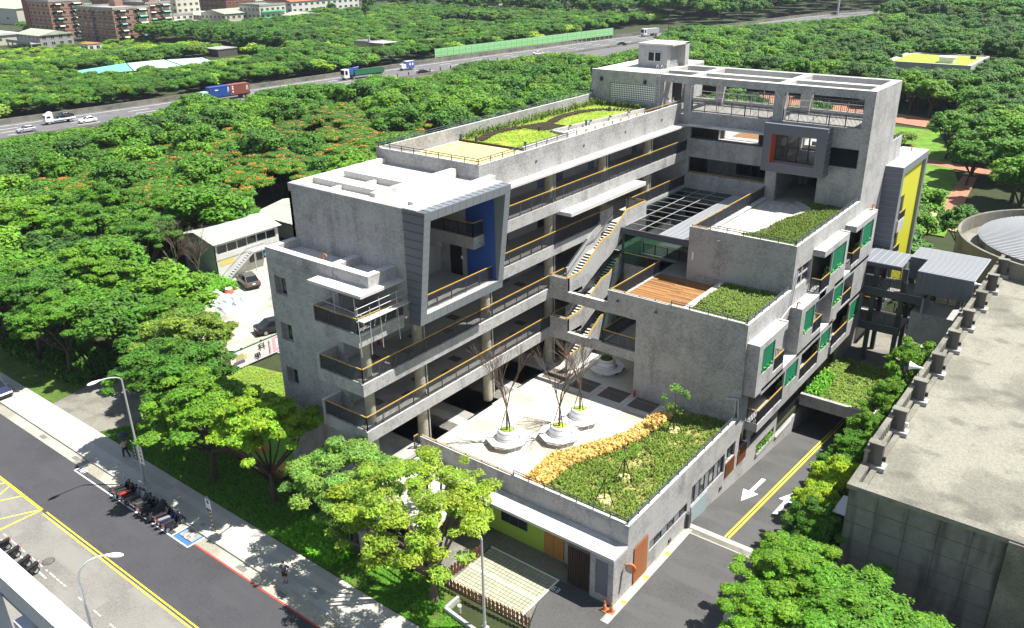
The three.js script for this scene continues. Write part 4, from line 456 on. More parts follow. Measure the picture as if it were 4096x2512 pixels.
// --- glazed roof over the stair hall
{
  const gr = part(S, 'glass_roof'); const y = 15.42; const xs = [-38.9, -37.2, -35.5, -33.5], zs = [...Array(11).keys()].map(k => -63.75 - k * 1.565);
  const panes = []; for (let i = 0; i < 3; i++) for (let k = 0; k < 10; k++) { if (i === 0 && k < 3) continue; panes.push(b => b.box(xs[i] + 0.03, xs[i + 1] - 0.03, y, y + 0.02, zs[k + 1] + 0.03, zs[k] - 0.03)); } pieces(gr, 'pane', [M.glassD], panes);
  P('mullion', b => { for (const x of xs.slice(1)) b.box(x - 0.025, x + 0.025, y + 0.0, y + 0.05, -79.4, -63.7); for (const z of zs) b.box(-38.9, -33.5, y, y + 0.045, z - 0.02, z + 0.02); }, M.galv, gr);
  P('rafter', b => b.box(-37.3, -37.2, y - 0.3, y - 0.02, -79.4, -63.7), M.steel, gr);
  P('metal_sheet', b => b.box(-33.5, -30.56, y - 0.02, y + 0.02, -79.4, -63.65), M.ribRoof, gr);
  pieces(gr, 'metal_rib', [M.galv], [...Array(46).keys()].map(k => b => b.box(-33.45, -30.58, y + 0.02, y + 0.07, -63.8 - k * 0.34 - 0.12, -63.8 - k * 0.34)));
  P('edge_beam', b => { b.box(-37.2, -30.56, 14.95, 15.5, -63.72, -63.52); b.box(-37.3, -37.2, 14.95, 15.5, -64.5, -63.52); }, M.steel, gr);
  P('post', b => { b.box(-31.3, -31.1, 11.93, 15.0, -67.6, -67.4); b.box(-37.15, -37.0, 8.1, 15.0, -63.85, -63.65); }, M.steel, gr);
  P('glass_screen', b => { b.box(-37.16, -37.14, 8.2, 15.0, -79, -64.0); }, M.glassG, gr);
  rail(S, [[-37.0, -67.45], [-33.2, -67.45], [-31.3, -67.45]], 11.95, 13.05, { mat: M.gold }); rail(S, [[-37.05, -63.9], [-33.3, -63.9], [-33.3, -63.7]], 11.95, 13.05);
  P('void_wall', b => b.box(-37.1, -33.4, 8.1, 11.95, -64.2, -64.05), M.conc);
}
// --- podium with the courtyard roof
P('podium_wall', b => { b.wall('z', -38.85, -38.55, -39.3, -21.2, -0.2, 5.24, []); b.wall('x', -21.5, -21.2, -63.65, -38.85, -8, 5.24, [[-41.16, -39.35, 0.06, 3.06], [-47.0, -41.5, 1.35, 2.15], [-53.1, -47.6, 1.4, 3.1], [-55.0, -53.4, 2.0, 3.3], [-57.4, -55.7, 2.0, 3.5], [-62.9, -58.1, 1.3, 3.5], [-63.5, -59.6, -0.5, 0.42]]); b.wall('x', -21.5, -21.2, -79.45, -63.65, -8, 16.78, [[-79.2, -64, -0.9, 3.4], [-67.6, -64.4, 12.95, 14.65]]); b.wall('x', -21.5, -21.2, -63.65, -55.4, 5.24, 13.1, []); b.box(-39.3, -39.05, -0.2, 4.2, -55.1, -38.85); }, M.conc);
P('podium_roof', b => b.box(-39.2, -21.5, 3.7, 4.1, -79.4, -38.85), M.court);
P('wall_cap', b => { b.box(-39.3, -21.5, 5.24, 5.255, -38.85, -38.54); b.box(-21.5, -21.19, 5.24, 5.255, -55.1, -38.54); }, M.cap);
rail(S, [[-39.6, -38.2], [-39.6, -38.65]], 4.3, 5.3); rail(S, [[-39.25, -38.7], [-30.5, -38.7]], 5.24, 5.38, { plain: true }); pipeRail(S, [[-30.5, -38.7], [-21.35, -38.7], [-21.35, -55]], 5.25, 5.66);
{ // courtyard paving: concrete slabs and sunk panels of small pavers
  const cy = part(S, 'courtyard_paving'), px = [[-38.8, -36.6], [-35.9, -33.7], [-33.0, -30.75], [-30.1, -27.9], [-27.2, -25]], pz = [-38.95]; const dark = [];
  const holes = []; for (let r = 0; r < 6; r++) for (let c = 0; c < 4; c++) { const z1 = -53.3 + r * 2.62; if (z1 > -39) continue; if (r > 0 && (r + c) % 2) continue; holes.push([px[c][0] + (r % 2 ? 0.2 : 0), px[c][1] + (r % 2 ? 0.2 : 0), z1 - 2.0, z1]); }
  holes.push([-35.5, -33.5, -59.0, -57.2]);
  P('slab', b => b.wall('y', 4.1, 4.2, -50.1, -24.5, -79.3, -38.9, holes), M.court, cy);
  holes.forEach((h, i) => { const b = mb(); for (let x = h[0] + 0.015; x < h[1] - 0.1; x += 0.22) { let o = 0; for (let z = h[2] + 0.01; z < h[3] - 0.05; z += 0.112, o ^= 1) { const xa = x + o * 0.0; b.box(xa, Math.min(h[1] - 0.01, xa + 0.205), 4.12, 4.188 + R(-0.004, 0.004), z, z + 0.098); } } b.build('paver_panel', h[3] < -53 ? M.brick : M.brickL, cy, 'stuff'); });
  P('slab_joint', b => { for (let z = -41.5; z > -55; z -= 2.62) b.box(-39, -27.4, 4.2, 4.203, z - 0.02, z + 0.02); for (const x of [-36.3, -33.35, -30.4]) b.box(x - 0.02, x + 0.02, 4.2, 4.2035, -55, -39); }, M.gutter, cy);
}
P('bed_soil', b => b.prism([[-30.3, -38.95], [-30.3, -40.4], [-30.5, -43.0], [-28.6, -46.6], [-27.5, -49.0], [-27.2, -53.0], [-26.9, -55.05], [-21.5, -55.05], [-21.5, -38.95]], 4.2, 4.4), M.bedSoil);
// canopy along the front and louvred end
P('canopy', b => { b.box(-40.2, -21.2, 3.5, 3.7, -38.55, -36.87); }, M.roof);
P('canopy', b => { b.prism([[-40.6, -38.2], [-40.9, -31.6], [-39.4, -30.5], [-35.5, -31.5], [-32.4, -32.6], [-33.6, -36.87], [-40.2, -36.87]], 3.3, 3.5); }, M.roof);
for (const [x, z] of [[-39.3, -31.6], [-34.5, -32.6]]) P('column', b => b.cyl([x, 0, z], [x, 3.3, z], 0.16, 0.16, 10), M.concL);
P('end_pier', b => { b.wall('x', -21.4, -21.2, -38.55, -36.87, -0.2, 3.5); b.wall('z', -37.07, -36.87, -22.95, -21.4, -0.2, 3.5, [[-22.55, -21.6, 0.5, 3.25]]); }, M.conc);
P('louvre_shutter', b => { b.box(-22.55, -21.6, 0.5, 3.25, -37.04, -37.0); for (let k = 0; k < 22; k++) b.box(-22.53, -21.62, 0.53 + k * 0.124, 0.6 + k * 0.124, -37.0, -36.95); }, M.zinc);
{ const sc = part(S, 'timber_screen'); pieces(sc, 'slat', [M.slatD], [...Array(13).keys()].map(k => b => b.box(-24.68 + k * 0.136, -24.62 + k * 0.136, 0.2, 3.25, -37.05, -36.87))); P('screen_frame', b => { b.box(-24.72, -22.96, 0.12, 0.2, -37.05, -36.87); b.box(-24.72, -22.96, 3.25, 3.5, -37.05, -36.87); }, M.frame, sc); }
P('green_wall', b => b.box(-39, -27.75, 0, 3.5, -38.54, -38.5), std([0.30, 0.46, 0.06], 0.8)); P('double_door', b => { b.box(-27.7, -26.95, 0.1, 2.5, -38.54, -38.46); b.box(-26.92, -26.1, 0.1, 2.5, -38.54, -38.46); }, M.door); win(S, 'z', -38.48, -31.5, -29.2, 1.2, 2.6, 3, 1);
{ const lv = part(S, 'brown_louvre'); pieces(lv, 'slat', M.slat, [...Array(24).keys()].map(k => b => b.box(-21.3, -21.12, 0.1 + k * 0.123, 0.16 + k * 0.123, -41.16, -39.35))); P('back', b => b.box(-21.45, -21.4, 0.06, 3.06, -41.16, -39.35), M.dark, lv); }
win(S, 'x', -21.33, -47.0, -41.5, 1.35, 2.15, 6, 1, { alt: M.zinc, w: 0.08 }); win(S, 'x', -21.36, -53.1, -47.6, 1.4, 2.95, 7, 1, { alt: M.zinc, w: 0.08 });
for (const [a, c] of [[-55.0, -53.4], [-57.4, -55.7]]) { win(S, 'x', -21.42, a, c, 2.0, 3.3, 2, 1); const sc = part(S, 'timber_screen'); pieces(sc, 'slat', M.slat, [...Array(11).keys()].map(k => b => b.box(-21.19, -21.1, 0.68, 2.0, c - 0.06 - k * 0.145, c - k * 0.145))); P('back', b => b.box(-21.2, -21.18, 0.7, 1.98, a, c), M.slatD, sc); }
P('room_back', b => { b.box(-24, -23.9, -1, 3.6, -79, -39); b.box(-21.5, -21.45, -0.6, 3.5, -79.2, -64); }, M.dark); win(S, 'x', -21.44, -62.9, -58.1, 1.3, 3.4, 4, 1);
P('glass_panel', b => b.box(-21.19, -21.13, -0.3, 1.35, -50.2, -47.6), std([0.30, 0.38, 0.40], 0.2)); P('planter_trough', b => { b.box(-21.5, -21.05, -0.6, -0.5, -63.5, -59.6); b.box(-21.18, -21.05, -0.5, -0.35, -63.5, -59.6); b.box(-21.18, -21.05, -1.0, -0.84, -67.6, -63.9); }, M.concL);
P('junction_box', b => { b.box(-21.19, -20.95, -0.2, 1.2, -47.3, -46.9); b.box(-21.19, -21.1, 0.3, 0.55, -44.6, -44.3); b.box(-21.19, -21.1, 0.0, 0.25, -52.9, -52.6); }, M.frame);
for (const z of [-53.2, -56.4]) P('camera_arm', b => { b.cyl([-21.2, 2.6, z], [-20.9, 2.7, z], 0.03); b.cyl([-20.9, 2.7, z - 0.12], [-20.9, 2.7, z + 0.15], 0.06, 0.06, 8); }, M.white);
P('mirror_arm', b => b.cyl([-21.2, 2.5, -38.2], [-20.75, 2.5, -38.2], 0.03), M.frame); P('traffic_mirror', b => { b.cyl([-20.75, 2.45, -38.25], [-20.7, 2.45, -38.1], 0.34, 0.36, 20); }, std([0.75, 0.16, 0.03], 0.5)); P('mirror_face', b => b.cyl([-20.7, 2.45, -38.1], [-20.695, 2.45, -38.09], 0.3, 0.3, 20), M.chrome);
P('pipe', b => { b.path([[-21.05, 14.6, -64.2], [-21.05, 11.8, -63.4], [-21.05, 10.4, -58.0]], 0.06, 8); b.cyl([-21.5, 4.0, -54.9], [-21.5, 7.0, -54.9], 0.06, 0.06, 8); b.path([[-22.3, 6.7, -54.95], [-21.3, 6.9, -54.95], [-21.2, 5.2, -54.95]], 0.07, 8); }, M.galv);
// --- window bays on the right face
function bay(z0, z1, y0, y1, gz, bz) { // z0 near end, z1 far end (more negative); gz green range, bz balcony range
  const g = part(S, 'window_bay'), x0 = -21.2, x1 = -20.2, fl = y0 + 0.72, nearB = bz[0] > gz[0], op0 = y1 - 0.55; // opening top
  P('wall', b => { b.box(x0, x1, op0, y1 - 0.02, z1, z0); const ga = nearB ? bz[1] : z0, gc = nearB ? z1 : bz[0]; b.wall('x', x1 - 0.16, x1, gc, ga, y0, op0, [[gz[1], gz[0], y0 + 1.62, op0 - 0.02]]); b.box(x0, x1 - 0.16, y0, y0 + 0.72, z1, z0); if (nearB) { b.box(x1 - 0.16, x1, y0, y0 + 0.72, bz[1], z0); b.box(x0, x1 - 0.16, y0 + 0.72, op0, z1, z1 + 0.16); } else { b.box(x1 - 0.16, x1, y0, y0 + 0.72, z1, bz[0]); b.box(x0, x1 - 0.16, y0 + 0.72, op0, z0 - 0.16, z0); } }, M.conc, g);
  P('roof', b => { b.box(x0, x1 - 0.0, y1 - 0.02, y1 + 0.0, z1, z0); b.box(x0 + 0.2, x1, y1, y1 + 0.1, z1, z1 + 0.2); }, M.cap, g);
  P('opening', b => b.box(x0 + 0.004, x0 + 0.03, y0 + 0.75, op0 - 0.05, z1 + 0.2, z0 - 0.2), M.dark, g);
  const bl = mb(); const za = gz[1], zb = gz[0], ya = y0 + 1.62, yb = op0 - 0.02; for (let k = 0; k <= 16; k++) { const z = za + (zb - za) * k / 16; bl.box(x1 - 0.09, x1 - 0.075, ya, yb, z - 0.012, z + 0.012); } for (let k = 0; k <= 16; k++) { const y = ya + (yb - ya) * k / 16; bl.box(x1 - 0.1, x1 - 0.085, y - 0.012, y + 0.012, za, zb); } bl.build('green_net', M.net, g, 'stuff');
  P('mesh_cloth', b => b.box(x1 - 0.13, x1 - 0.125, ya, yb, za, zb), new THREE.MeshStandardMaterial({ color: col(0.012, 0.22, 0.10), roughness: 0.8, transparent: true, opacity: 0.62 }), g);
  P('green_frame', b => b.wall('x', x1 - 0.12, x1 - 0.06, za, zb, ya, yb, [[za + 0.05, zb - 0.05, ya + 0.05, yb - 0.05]]), M.green, g);
  P('planter', b => b.box(x0 + 0.3, x1 - 0.16, ya - 0.3, ya - 0.02, za, zb), M.soil, g);
  const lf = mb(); for (let k = 0; k < 90; k++) { const x = R(x0 + 0.35, x1 - 0.02), y = R(ya, ya + 0.42), z = R(za + 0.05, zb - 0.05), s = 0.11, a = R(0, 6.3), u = R(-0.6, 0.6); lf.quad([x - s * Math.cos(a), y - s * u, z - s * Math.sin(a)], [x + s * Math.sin(a), y, z - s * Math.cos(a)], [x + s * Math.cos(a), y + s * u, z + s * Math.sin(a)], [x - s * Math.sin(a), y + s, z + s * Math.cos(a)]); } lf.build('plants', M.leafBright, g, 'stuff');
  const xr = x1 - 0.08, pts = nearB ? [[x0 + 0.1, z0 - 0.06], [xr, z0 - 0.06], [xr, bz[1]]] : [[xr, bz[0]], [xr, z1 + 0.06], [x0 + 0.1, z1 + 0.06]]; rail(g.parent, pts, y0 + 0.72, y0 + 1.9);
}
M.leafBright = new THREE.MeshStandardMaterial({ color: col(0.09, 0.30, 0.03), roughness: 0.7, side: THREE.DoubleSide });
bay(-55.3, -60.85, 7.25, 11.58, [-56.05, -58.4], [-58.6, -60.85]); bay(-56.5, -65.2, 3.6, 7.5, [-61.7, -64.5], [-56.5, -61.5]);
bay(-63.8, -69.45, 7.25, 11.58, [-64.75, -67.0], [-67.1, -69.45]); bay(-65.25, -72.7, 3.6, 7.5, [-69.9, -72.55], [-65.25, -69.7]);
bay(-67.8, -74.1, 10.95, 15.4, [-70.1, -73.5], [-67.8, -70.0]); bay(-71.7, -77.3, 7.25, 11.25, [-71.9, -74.4], [-74.6, -77.3]); bay(-73.6, -81.9, 3.6, 7.8, [-77.9, -81.0], [-73.6, -77.7]); bay(-75.95, -82.2, 10.95, 15.4, [-78.3, -81.4], [-75.95, -78.2]);
P('bay_web', b => { b.box(-21.2, -20.2, 7.5, 11.2, -81.5, -77.3); }, M.conc);
for (const [x, y, z] of [[-20.7, 11.6, -63.9], [-20.7, 15.5, -82.0]]) P('vent_pipe', b => b.path([[x, y, z], [x, y + 0.4, z], [x + 0.15, y + 0.5, z], [x + 0.28, y + 0.4, z]], 0.06, 8), M.pipeO);
win(S, 'x', -21.4, -67.6, -64.4, 12.95, 14.65, 2, 2, { w: 0.16, frame: M.concL });
// --- yellow sided frame at the far right corner
{
  const yf = part(S, 'bay_frame'); P('surround', b => { b.wall('x', -22.2, -19.5, -96, -86.4, 3.5, 18.7, [[-95.3, -87.1, 4.2, 18.0]]); }, M.zinc, yf); P('roof', b => b.box(-22.2, -19.52, 18.7, 18.75, -96, -86.4), M.roof, yf);
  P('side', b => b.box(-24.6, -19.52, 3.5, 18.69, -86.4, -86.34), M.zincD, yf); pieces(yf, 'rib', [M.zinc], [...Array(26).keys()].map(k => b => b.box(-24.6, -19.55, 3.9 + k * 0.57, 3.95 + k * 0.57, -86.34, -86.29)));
  P('yellow_wall', b => b.wall('x', -20.0, -19.8, -95.3, -87.1, 4.2, 18.0, [[-90, -87.6, 13.0, 15.3], [-90, -87.6, 9.3, 11.6], [-90, -87.6, 5.6, 7.9]]), M.yellow, yf);
  for (const y of [5.6, 9.3, 13.0]) { win(S, 'x', -19.9, -90, -87.6, y, y + 2.3, 2, 1, { frame: M.white }); P('window_sill_box', b => b.box(-19.8, -19.45, y - 1.2, y, -89.9, -87.7), M.concL); rail(S, [[-19.5, -89.9], [-19.5, -87.7]], y, y + 0.9); }
  P('pipe', b => { b.path([[-21.8, 18.75, -87], [-21.8, 19.3, -87], [-21.5, 19.4, -87], [-21.4, 19.2, -87]], 0.06, 8); b.path([[-20.9, 18.75, -94.5], [-20.9, 19.2, -94.5], [-20.6, 19.2, -94.5]], 0.06, 8); }, M.pipeO, yf);
  P('block_wall', b => { b.box(-29, -22.2, 0, 18.6, -96, -87.5); }, M.conc);
}
// ---------------------------------------------------------------- scaffold on the upper corner balcony
{
  const sc = thing('scaffold', 'bamboo-coloured tube scaffold with plank walkway on the corner balcony under the canopy slab', 'scaffold', [-41, 15.5, -33.5]);
  P('tubes', b => { const y0 = 15.2; for (const z of [-33.3 + 0.25, -35.0, -36.6]) { b.cyl([-38.55, 14.3, z], [-38.6, 17.9, z + 0.05], 0.03, 0.03, 6); } for (const [z, h] of [[-33.9, 0], [-38.0, 0.2]]) b.cyl([-38.5, 14.2 + h, z], [-38.5, 17.6 + h, z - 0.1], 0.03, 0.03, 6); for (const y of [16.9, 17.3, 17.75]) b.cyl([-38.6, y, -32.9], [-38.6, y + 0.05, -38.3], 0.028, 0.028, 6); for (const x of [-43.6, -41.6, -39.6]) b.cyl([x, 15.5, -33.7], [x, 18.0, -33.7], 0.03, 0.03, 6); for (const y of [16.6, 17.2]) b.cyl([-44.3, y, -33.7], [-38.6, y - 0.3, -33.75], 0.025, 0.025, 6); for (let k = 0; k < 5; k++) b.cyl([-38.6, 16.1, -33.4 - k], [-38.9, 16.75, -33.9 - k], 0.022, 0.022, 5); }, M.galv, sc);
  pieces(sc, 'plank', [M.bamboo], [0, 1, 2].map(k => b => b.box(-38.95 + k * 0.2, -38.78 + k * 0.2, 16.72, 16.77, -38.1, -33.3))); pieces(sc, 'plank', [M.metal], [0, 1].map(k => b => b.box(-43.8, -39.0, 16.5, 16.54, -34.0 - k * 0.28, -33.75 - k * 0.28)));
}
// ---------------------------------------------------------------- covered link bridge
{
  const L = thing('covered_walkway', 'two-storey dark steel covered walkway with grey metal roofs linking the school to the round building', 'walkway', [-16, 0, -83]); const Q = (n, f, m, k) => P(n, f, m, L, k);
  for (const x of [-19.3, -16.7]) for (const z of [-82.0, -85.0]) Q('column', b => b.box(x - 0.2, x + 0.2, -0.2, 10.3, z - 0.2, z + 0.2), M.steel);
  for (const x of [-15.2, -12.2]) Q('column', b => b.box(x - 0.2, x + 0.2, 4, 10.8, -84.9, -84.5), M.steel);
  for (const [y, x1] of [[7.9, -14.6], [4.25, -16.3]]) { Q('deck', b => b.box(-21.2, x1, y - 0.15, y, -85.3, -81.7), M.floorIn); Q('edge_beam', b => { b.box(-21.2, x1, y - 0.75, y - 0.05, -81.75, -81.55); b.box(-21.2, x1, y - 0.75, y - 0.05, -85.45, -85.25); }, M.steel); rail(L, [[-21.1, -81.65], [x1, -81.65]], y, y + 1.15, { mat: M.railIn }); rail(L, [[-21.1, -85.3], [x1, -85.3]], y, y + 1.15); }
  Q('flat_roof', b => { b.box(-21.2, -17.0, 10.45, 10.6, -85.6, -81.3); }, M.zinc); pieces(L, 'roof_seam', [M.galv], [...Array(6).keys()].map(k => b => b.box(-20.6 + k * 0.62, -20.57 + k * 0.62, 10.6, 10.64, -85.6, -81.3))); Q('gutter', b => b.box(-21.2, -17.0, 10.2, 10.5, -81.45, -81.28), M.steel);
  Q('ribbed_roof', b => { b.box(-16.9, -10.6, 10.9, 11.0, -87.2, -83.7); b.box(-15.35, -10.6, 10.9, 11.0, -83.7, -80.1); }, M.ribRoof);
  const ribs = []; for (let k = 0; k < 21; k++) { const z = -80.3 - k * 0.33; ribs.push(b => b.box(z > -83.6 ? -15.3 : -16.85, -10.65, 11.0, 11.06, z - 0.13, z)); } pieces(L, 'roof_rib', [M.galv], ribs);
  const fas = []; for (let k = 0; k < 11; k++) fas.push(b => b.box(-15.35 + k * 0.432, -15.35 + (k + 1) * 0.432 - 0.02, 8.9, 10.95, -80.1, -80.05)); for (let k = 0; k < 5; k++) fas.push(b => b.box(-16.9 + k * 0.31, -16.9 + (k + 1) * 0.31 - 0.02, 8.9, 10.95, -83.7, -83.65)); for (let k = 0; k < 8; k++) fas.push(b => b.box(-15.4, -15.35, 8.9, 10.95, -83.65 + k * 0.44, -83.65 + (k + 1) * 0.44 - 0.02)); pieces(L, 'fascia_panel', [M.zincD], fas);
  Q('lower_wall', b => { b.box(-15.6, -10.6, 3.4, 6.4, -81.6, -81.4); b.box(-14.8, -14.6, 6.4, 7.9, -84, -81.4); b.box(-15.6, -10.6, 6.1, 6.4, -85.3, -81.6); }, M.conc); rail(L, [[-14.5, -85.3], [-10.7, -85.3]], 6.4, 7.5, { mat: M.railIn });
}
// landscaped cover over the ramp
{
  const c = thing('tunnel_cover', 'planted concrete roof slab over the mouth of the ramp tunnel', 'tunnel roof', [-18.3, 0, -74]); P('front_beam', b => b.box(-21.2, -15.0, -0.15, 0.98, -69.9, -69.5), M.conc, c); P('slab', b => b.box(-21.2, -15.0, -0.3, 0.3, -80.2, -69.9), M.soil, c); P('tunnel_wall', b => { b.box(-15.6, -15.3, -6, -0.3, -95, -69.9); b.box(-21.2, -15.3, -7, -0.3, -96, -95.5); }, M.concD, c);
  mb().prism([[-22, -80.2], [-15.5, -80.2], [-13, -86], [-16, -92], [-22, -92]], -0.35, 0.02).build('paved_yard', M.oldConc, scene, K);
}

// ---------------------------------------------------------------- neighbouring grey hall and round building
{
  const H = thing('hall', 'weathered grey concrete hall with a stained flat roof and dark streaked panel walls', 'building', [-2, 0, -70]); const Q = (n, f, m, k) => P(n, f, m, H, k);
  Q('roof', b => b.box(-9.9, 30, 8.0, 8.3, -92, -46.5), M.oldRoof); Q('wall', b => { b.box(-10.4, 30, -0.2, 8.4, -46.5, -46.3); b.box(-10.4, -10.1, -0.2, 8.4, -92, -46.5); b.box(0, 30, -0.2, 8.4, -46.3, -46.0); }, M.oldWall);
  const pl = []; for (let i = 0; i < 5; i++) for (let j = 0; j < 7; j++) pl.push([-10.4 + i * 1.73, -0.2 + j * 1.24]); pieces(H, 'wall_panel', [M.oldWall], pl.map(([x, y]) => b => b.box(x + 0.015, x + 1.715, y + 0.015, Math.min(8.35, y + 1.225), -46.3, -46.24)));
  Q('pilaster', b => { b.box(-1.75, 0.6, -0.2, 8.6, -46.3, -45.95); }, M.oldConc); Q('opening', b => b.box(0.8, 4.5, 3.0, 6.8, -46.0, -45.94), M.dark);
  Q('coping', b => { b.box(-10.55, 30, 8.4, 8.7, -46.75, -46.1); b.box(-10.55, -10.05, 8.4, 8.7, -92, -46.75); }, M.oldConc); Q('kerb', b => { b.box(-10.05, 30, 8.3, 8.52, -47.0, -46.75); b.box(-9.95, -9.6, 8.3, 8.42, -92, -47.0); }, M.oldConc);
  // parapet of panels between short piers along the left edge
  for (let k = 0; k < 9; k++) { const z = -49.3 - k * 5.15; Q('parapet_panel', b => { b.box(-10.5, -10.3, 8.7, 9.55, z - 4.6, z + 0.3); }, M.oldConc); Q('panel_rib', b => { for (let q = 0; q < 9; q++) b.box(-10.3, -10.24, 8.72, 9.4, z - 4.4 + q * 0.5, z - 4.2 + q * 0.5); b.box(-10.55, -10.2, 9.55, 9.65, z - 4.6, z + 0.3); }, M.oldConc); const p = part(H, 'pier'); P('shaft', b => b.box(-10.35, -9.5, 8.5, 10.1, z - 0.4, z + 0.05), M.pier, p); P('cap', b => b.box(-10.42, -9.43, 10.1, 10.17, z - 0.47, z + 0.12), M.oldConc, p); P('foot', b => b.box(-10.1, -9.2, 8.3, 8.62, z - 0.55, z + 0.25), M.concL, p); P('lamp', b => b.box(-9.5, -9.3, 8.95, 9.25, z - 0.25, z - 0.1), k === 1 ? M.white : M.black, p); }
  Q('awning', b => b.bar([-10.9, 5.6, -47.2], [-10.9, 5.5, -49.5], 1.0, 0.06), M.galv);
  for (const [z, y] of [[-61.3, 10.3], [-81.5, 10.3]]) { const t = thing('horn_speaker', z > -70 ? 'white horn loudspeaker on the hall parapet, the nearer of the two' : 'white horn loudspeaker on the hall parapet, the farther of the two near the walkway roof', 'loudspeaker', [-10.6, y, z]); P('bracket', b => b.cyl([-10.4, y - 0.6, z], [-10.5, y, z], 0.03), M.rail, t); P('horn', b => { b.cyl([-10.2, y, z], [-10.6, y, z], 0.09, 0.1, 10); b.cyl([-10.6, y, z], [-11.15, y + 0.03, z + 0.1], 0.1, 0.34, 16, false); }, M.white, t); }
}
{
  const r = thing('round_building', 'round concrete building with a curved parapet and ribbed metal roof at the right edge', 'building', [-4, 0, -101.5]); const cx = -4, cz = -101.5;
  const ring = (b, R0, R1, y0, y1, n = 64) => { for (let k = 0; k < n; k++) { const a = k / n * Math.PI * 2, c = (k + 1) / n * Math.PI * 2; const p = (R, y, t) => [cx + R * Math.cos(t), y, cz + R * Math.sin(t)]; b.quad(p(R1, y0, c), p(R1, y0, a), p(R1, y1, a), p(R1, y1, c)); b.quad(p(R0, y0, a), p(R0, y0, c), p(R0, y1, c), p(R0, y1, a)); b.quad(p(R1, y1, c), p(R1, y1, a), p(R0, y1, a), p(R0, y1, c)); } };
  P('parapet', b => { ring(b, 11.8, 12.1, 0, 10); }, M.oldConc, r); P('gallery', b => { ring(b, 9.9, 11.8, 7.9, 8.5); }, M.oldRoof, r); P('inner_wall', b => { ring(b, 9.6, 9.9, 8.3, 9.7); ring(b, 10.0, 10.08, 8.9, 9.0); }, M.oldWall, r); P('outer_band', b => ring(b, 12.1, 12.9, 0, 5.5), M.concL, r);
  P('roof', b => b.lathe([[10.1, 9.75], [5, 10.3], [0.01, 10.8]], cx, 0, cz, 64), M.metal, r);
  pieces(r, 'roof_rib', [M.galv], [...Array(46).keys()].map(k => b => { const z = -9.8 + k * 0.435, w = Math.sqrt(Math.max(0, 100 - z * z)), n = 6; for (let i = 0; i < n; i++) { const xa = -w + 2 * w * i / n, xb = -w + 2 * w * (i + 1) / n, h = x => { const q = Math.hypot(x, z); return 10.83 - q * 0.105; }; b.bar([cx + xa, h(xa), cz + z], [cx + xb, h(xb), cz + z], 0.16, 0.14); } }));
  P('window', b => { b.box(-8.95, -8.5, 5, 6.6, -90.6, -90.4); }, M.dark, r);
}
// ---------------------------------------------------------------- white footbridge in the lower left foreground
{
  const f = thing('footbridge', 'white footbridge with smooth panels crossing the lower left corner', 'footbridge', [-46, 0, -12.7]); const y = 6, z0 = -13.25, z1 = -12.1;
  pieces(f, 'cap_panel', [M.white], [...Array(8).keys()].map(k => b => b.box(-26.98 - k * 4.6, -31.56 - k * 4.6, y - 0.06, y, z0, z1)));
  pieces(f, 'side_panel', [std([0.5, 0.5, 0.52], 0.6)], [...Array(8).keys()].map(k => b => b.box(-26.98 - k * 4.6, -31.56 - k * 4.6, y - 1.62, y - 0.07, z1 - 0.12, z1 - 0.02)));
  P('girder', b => b.box(-63, -27, y - 2.2, y - 0.07, z0 + 0.1, z1 - 0.13), std([0.20, 0.22, 0.25], 0.6), f);
  P('column', b => { b.box(-50.2, -48.6, -0.2, y - 1.6, z1 - 0.1, z1 + 0.9); b.box(-45.4, -44.2, -0.2, y - 1.65, z1 - 0.1, z1 + 0.6); }, std([0.36, 0.40, 0.46], 0.5), f);
}

// ---------------------------------------------------------------- street furniture
function lamp(x, z, h, arm, dir, label, o = {}) { // tapered post with a curved arm ending in a white cobra head
  const t = thing('street_lamp', label, 'street lamp', [x, 0, z], 'street lamps with curved arms'); const m = o.m || M.galv;
  P('base', b => { b.box(x - 0.22, x + 0.22, 0, 0.06, z - 0.22, z + 0.22); b.cyl([x, 0.06, z], [x, 0.5, z], 0.13, 0.11, 10); }, m, t);
  const pts = []; for (let k = 0; k <= 8; k++) { const a = k / 8 * Math.PI / 2 * (o.bend || 0.93); pts.push([x + dir[0] * arm * (1 - Math.cos(a)), h - o.drop + (o.drop) * Math.sin(a), z + dir[1] * arm * (1 - Math.cos(a))]); }
  P('pole', b => { b.path([[x, 0.4, z], pts[0]], 0.095, 10, 0.065); b.path(pts, 0.055, 8, 0.045); }, m, t);
  const e = pts[8], d = V(dir[0], 0, dir[1]).normalize();
  P('lamp_head', b => { const g = new THREE.SphereGeometry(1, 16, 10); g.scale(0.46, 0.1, 0.19); g.rotateY(Math.atan2(-d.z, d.x)); g.translate(e[0] + d.x * 0.42, e[1], e[2] + d.z * 0.42); b.geo(g); b.cyl([e[0] - d.x * 0.1, e[1], e[2] - d.z * 0.1], [e[0] + d.x * 0.2, e[1], e[2] + d.z * 0.2], 0.07, 0.1, 10); }, M.white, t);
  P('lens', b => { const g = new THREE.SphereGeometry(1, 12, 6); g.scale(0.3, 0.05, 0.13); g.rotateY(Math.atan2(-d.z, d.x)); g.translate(e[0] + d.x * 0.45, e[1] - 0.075, e[2] + d.z * 0.45); b.geo(g); }, M.glassG, t);
  return t;
}
const l1 = lamp(-58.4, -26.34, 9.95, 1.9, [0, 1], 'grey street lamp on the pavement beside the scooter row, with two hanging banners', { drop: 0.7 });
lamp(-41.3, -13.95, 9.4, 2.2, [0.8, -0.6], 'tall white street lamp at the lower left, curving over the yellow centre line', { drop: 1.9, m: M.white });
lamp(-26.59, -30.55, 7.3, 1.9, [-1, -0.35], 'grey street lamp by the slatted fence at the bottom, lamp head over the parking stall', { drop: 0.45 });
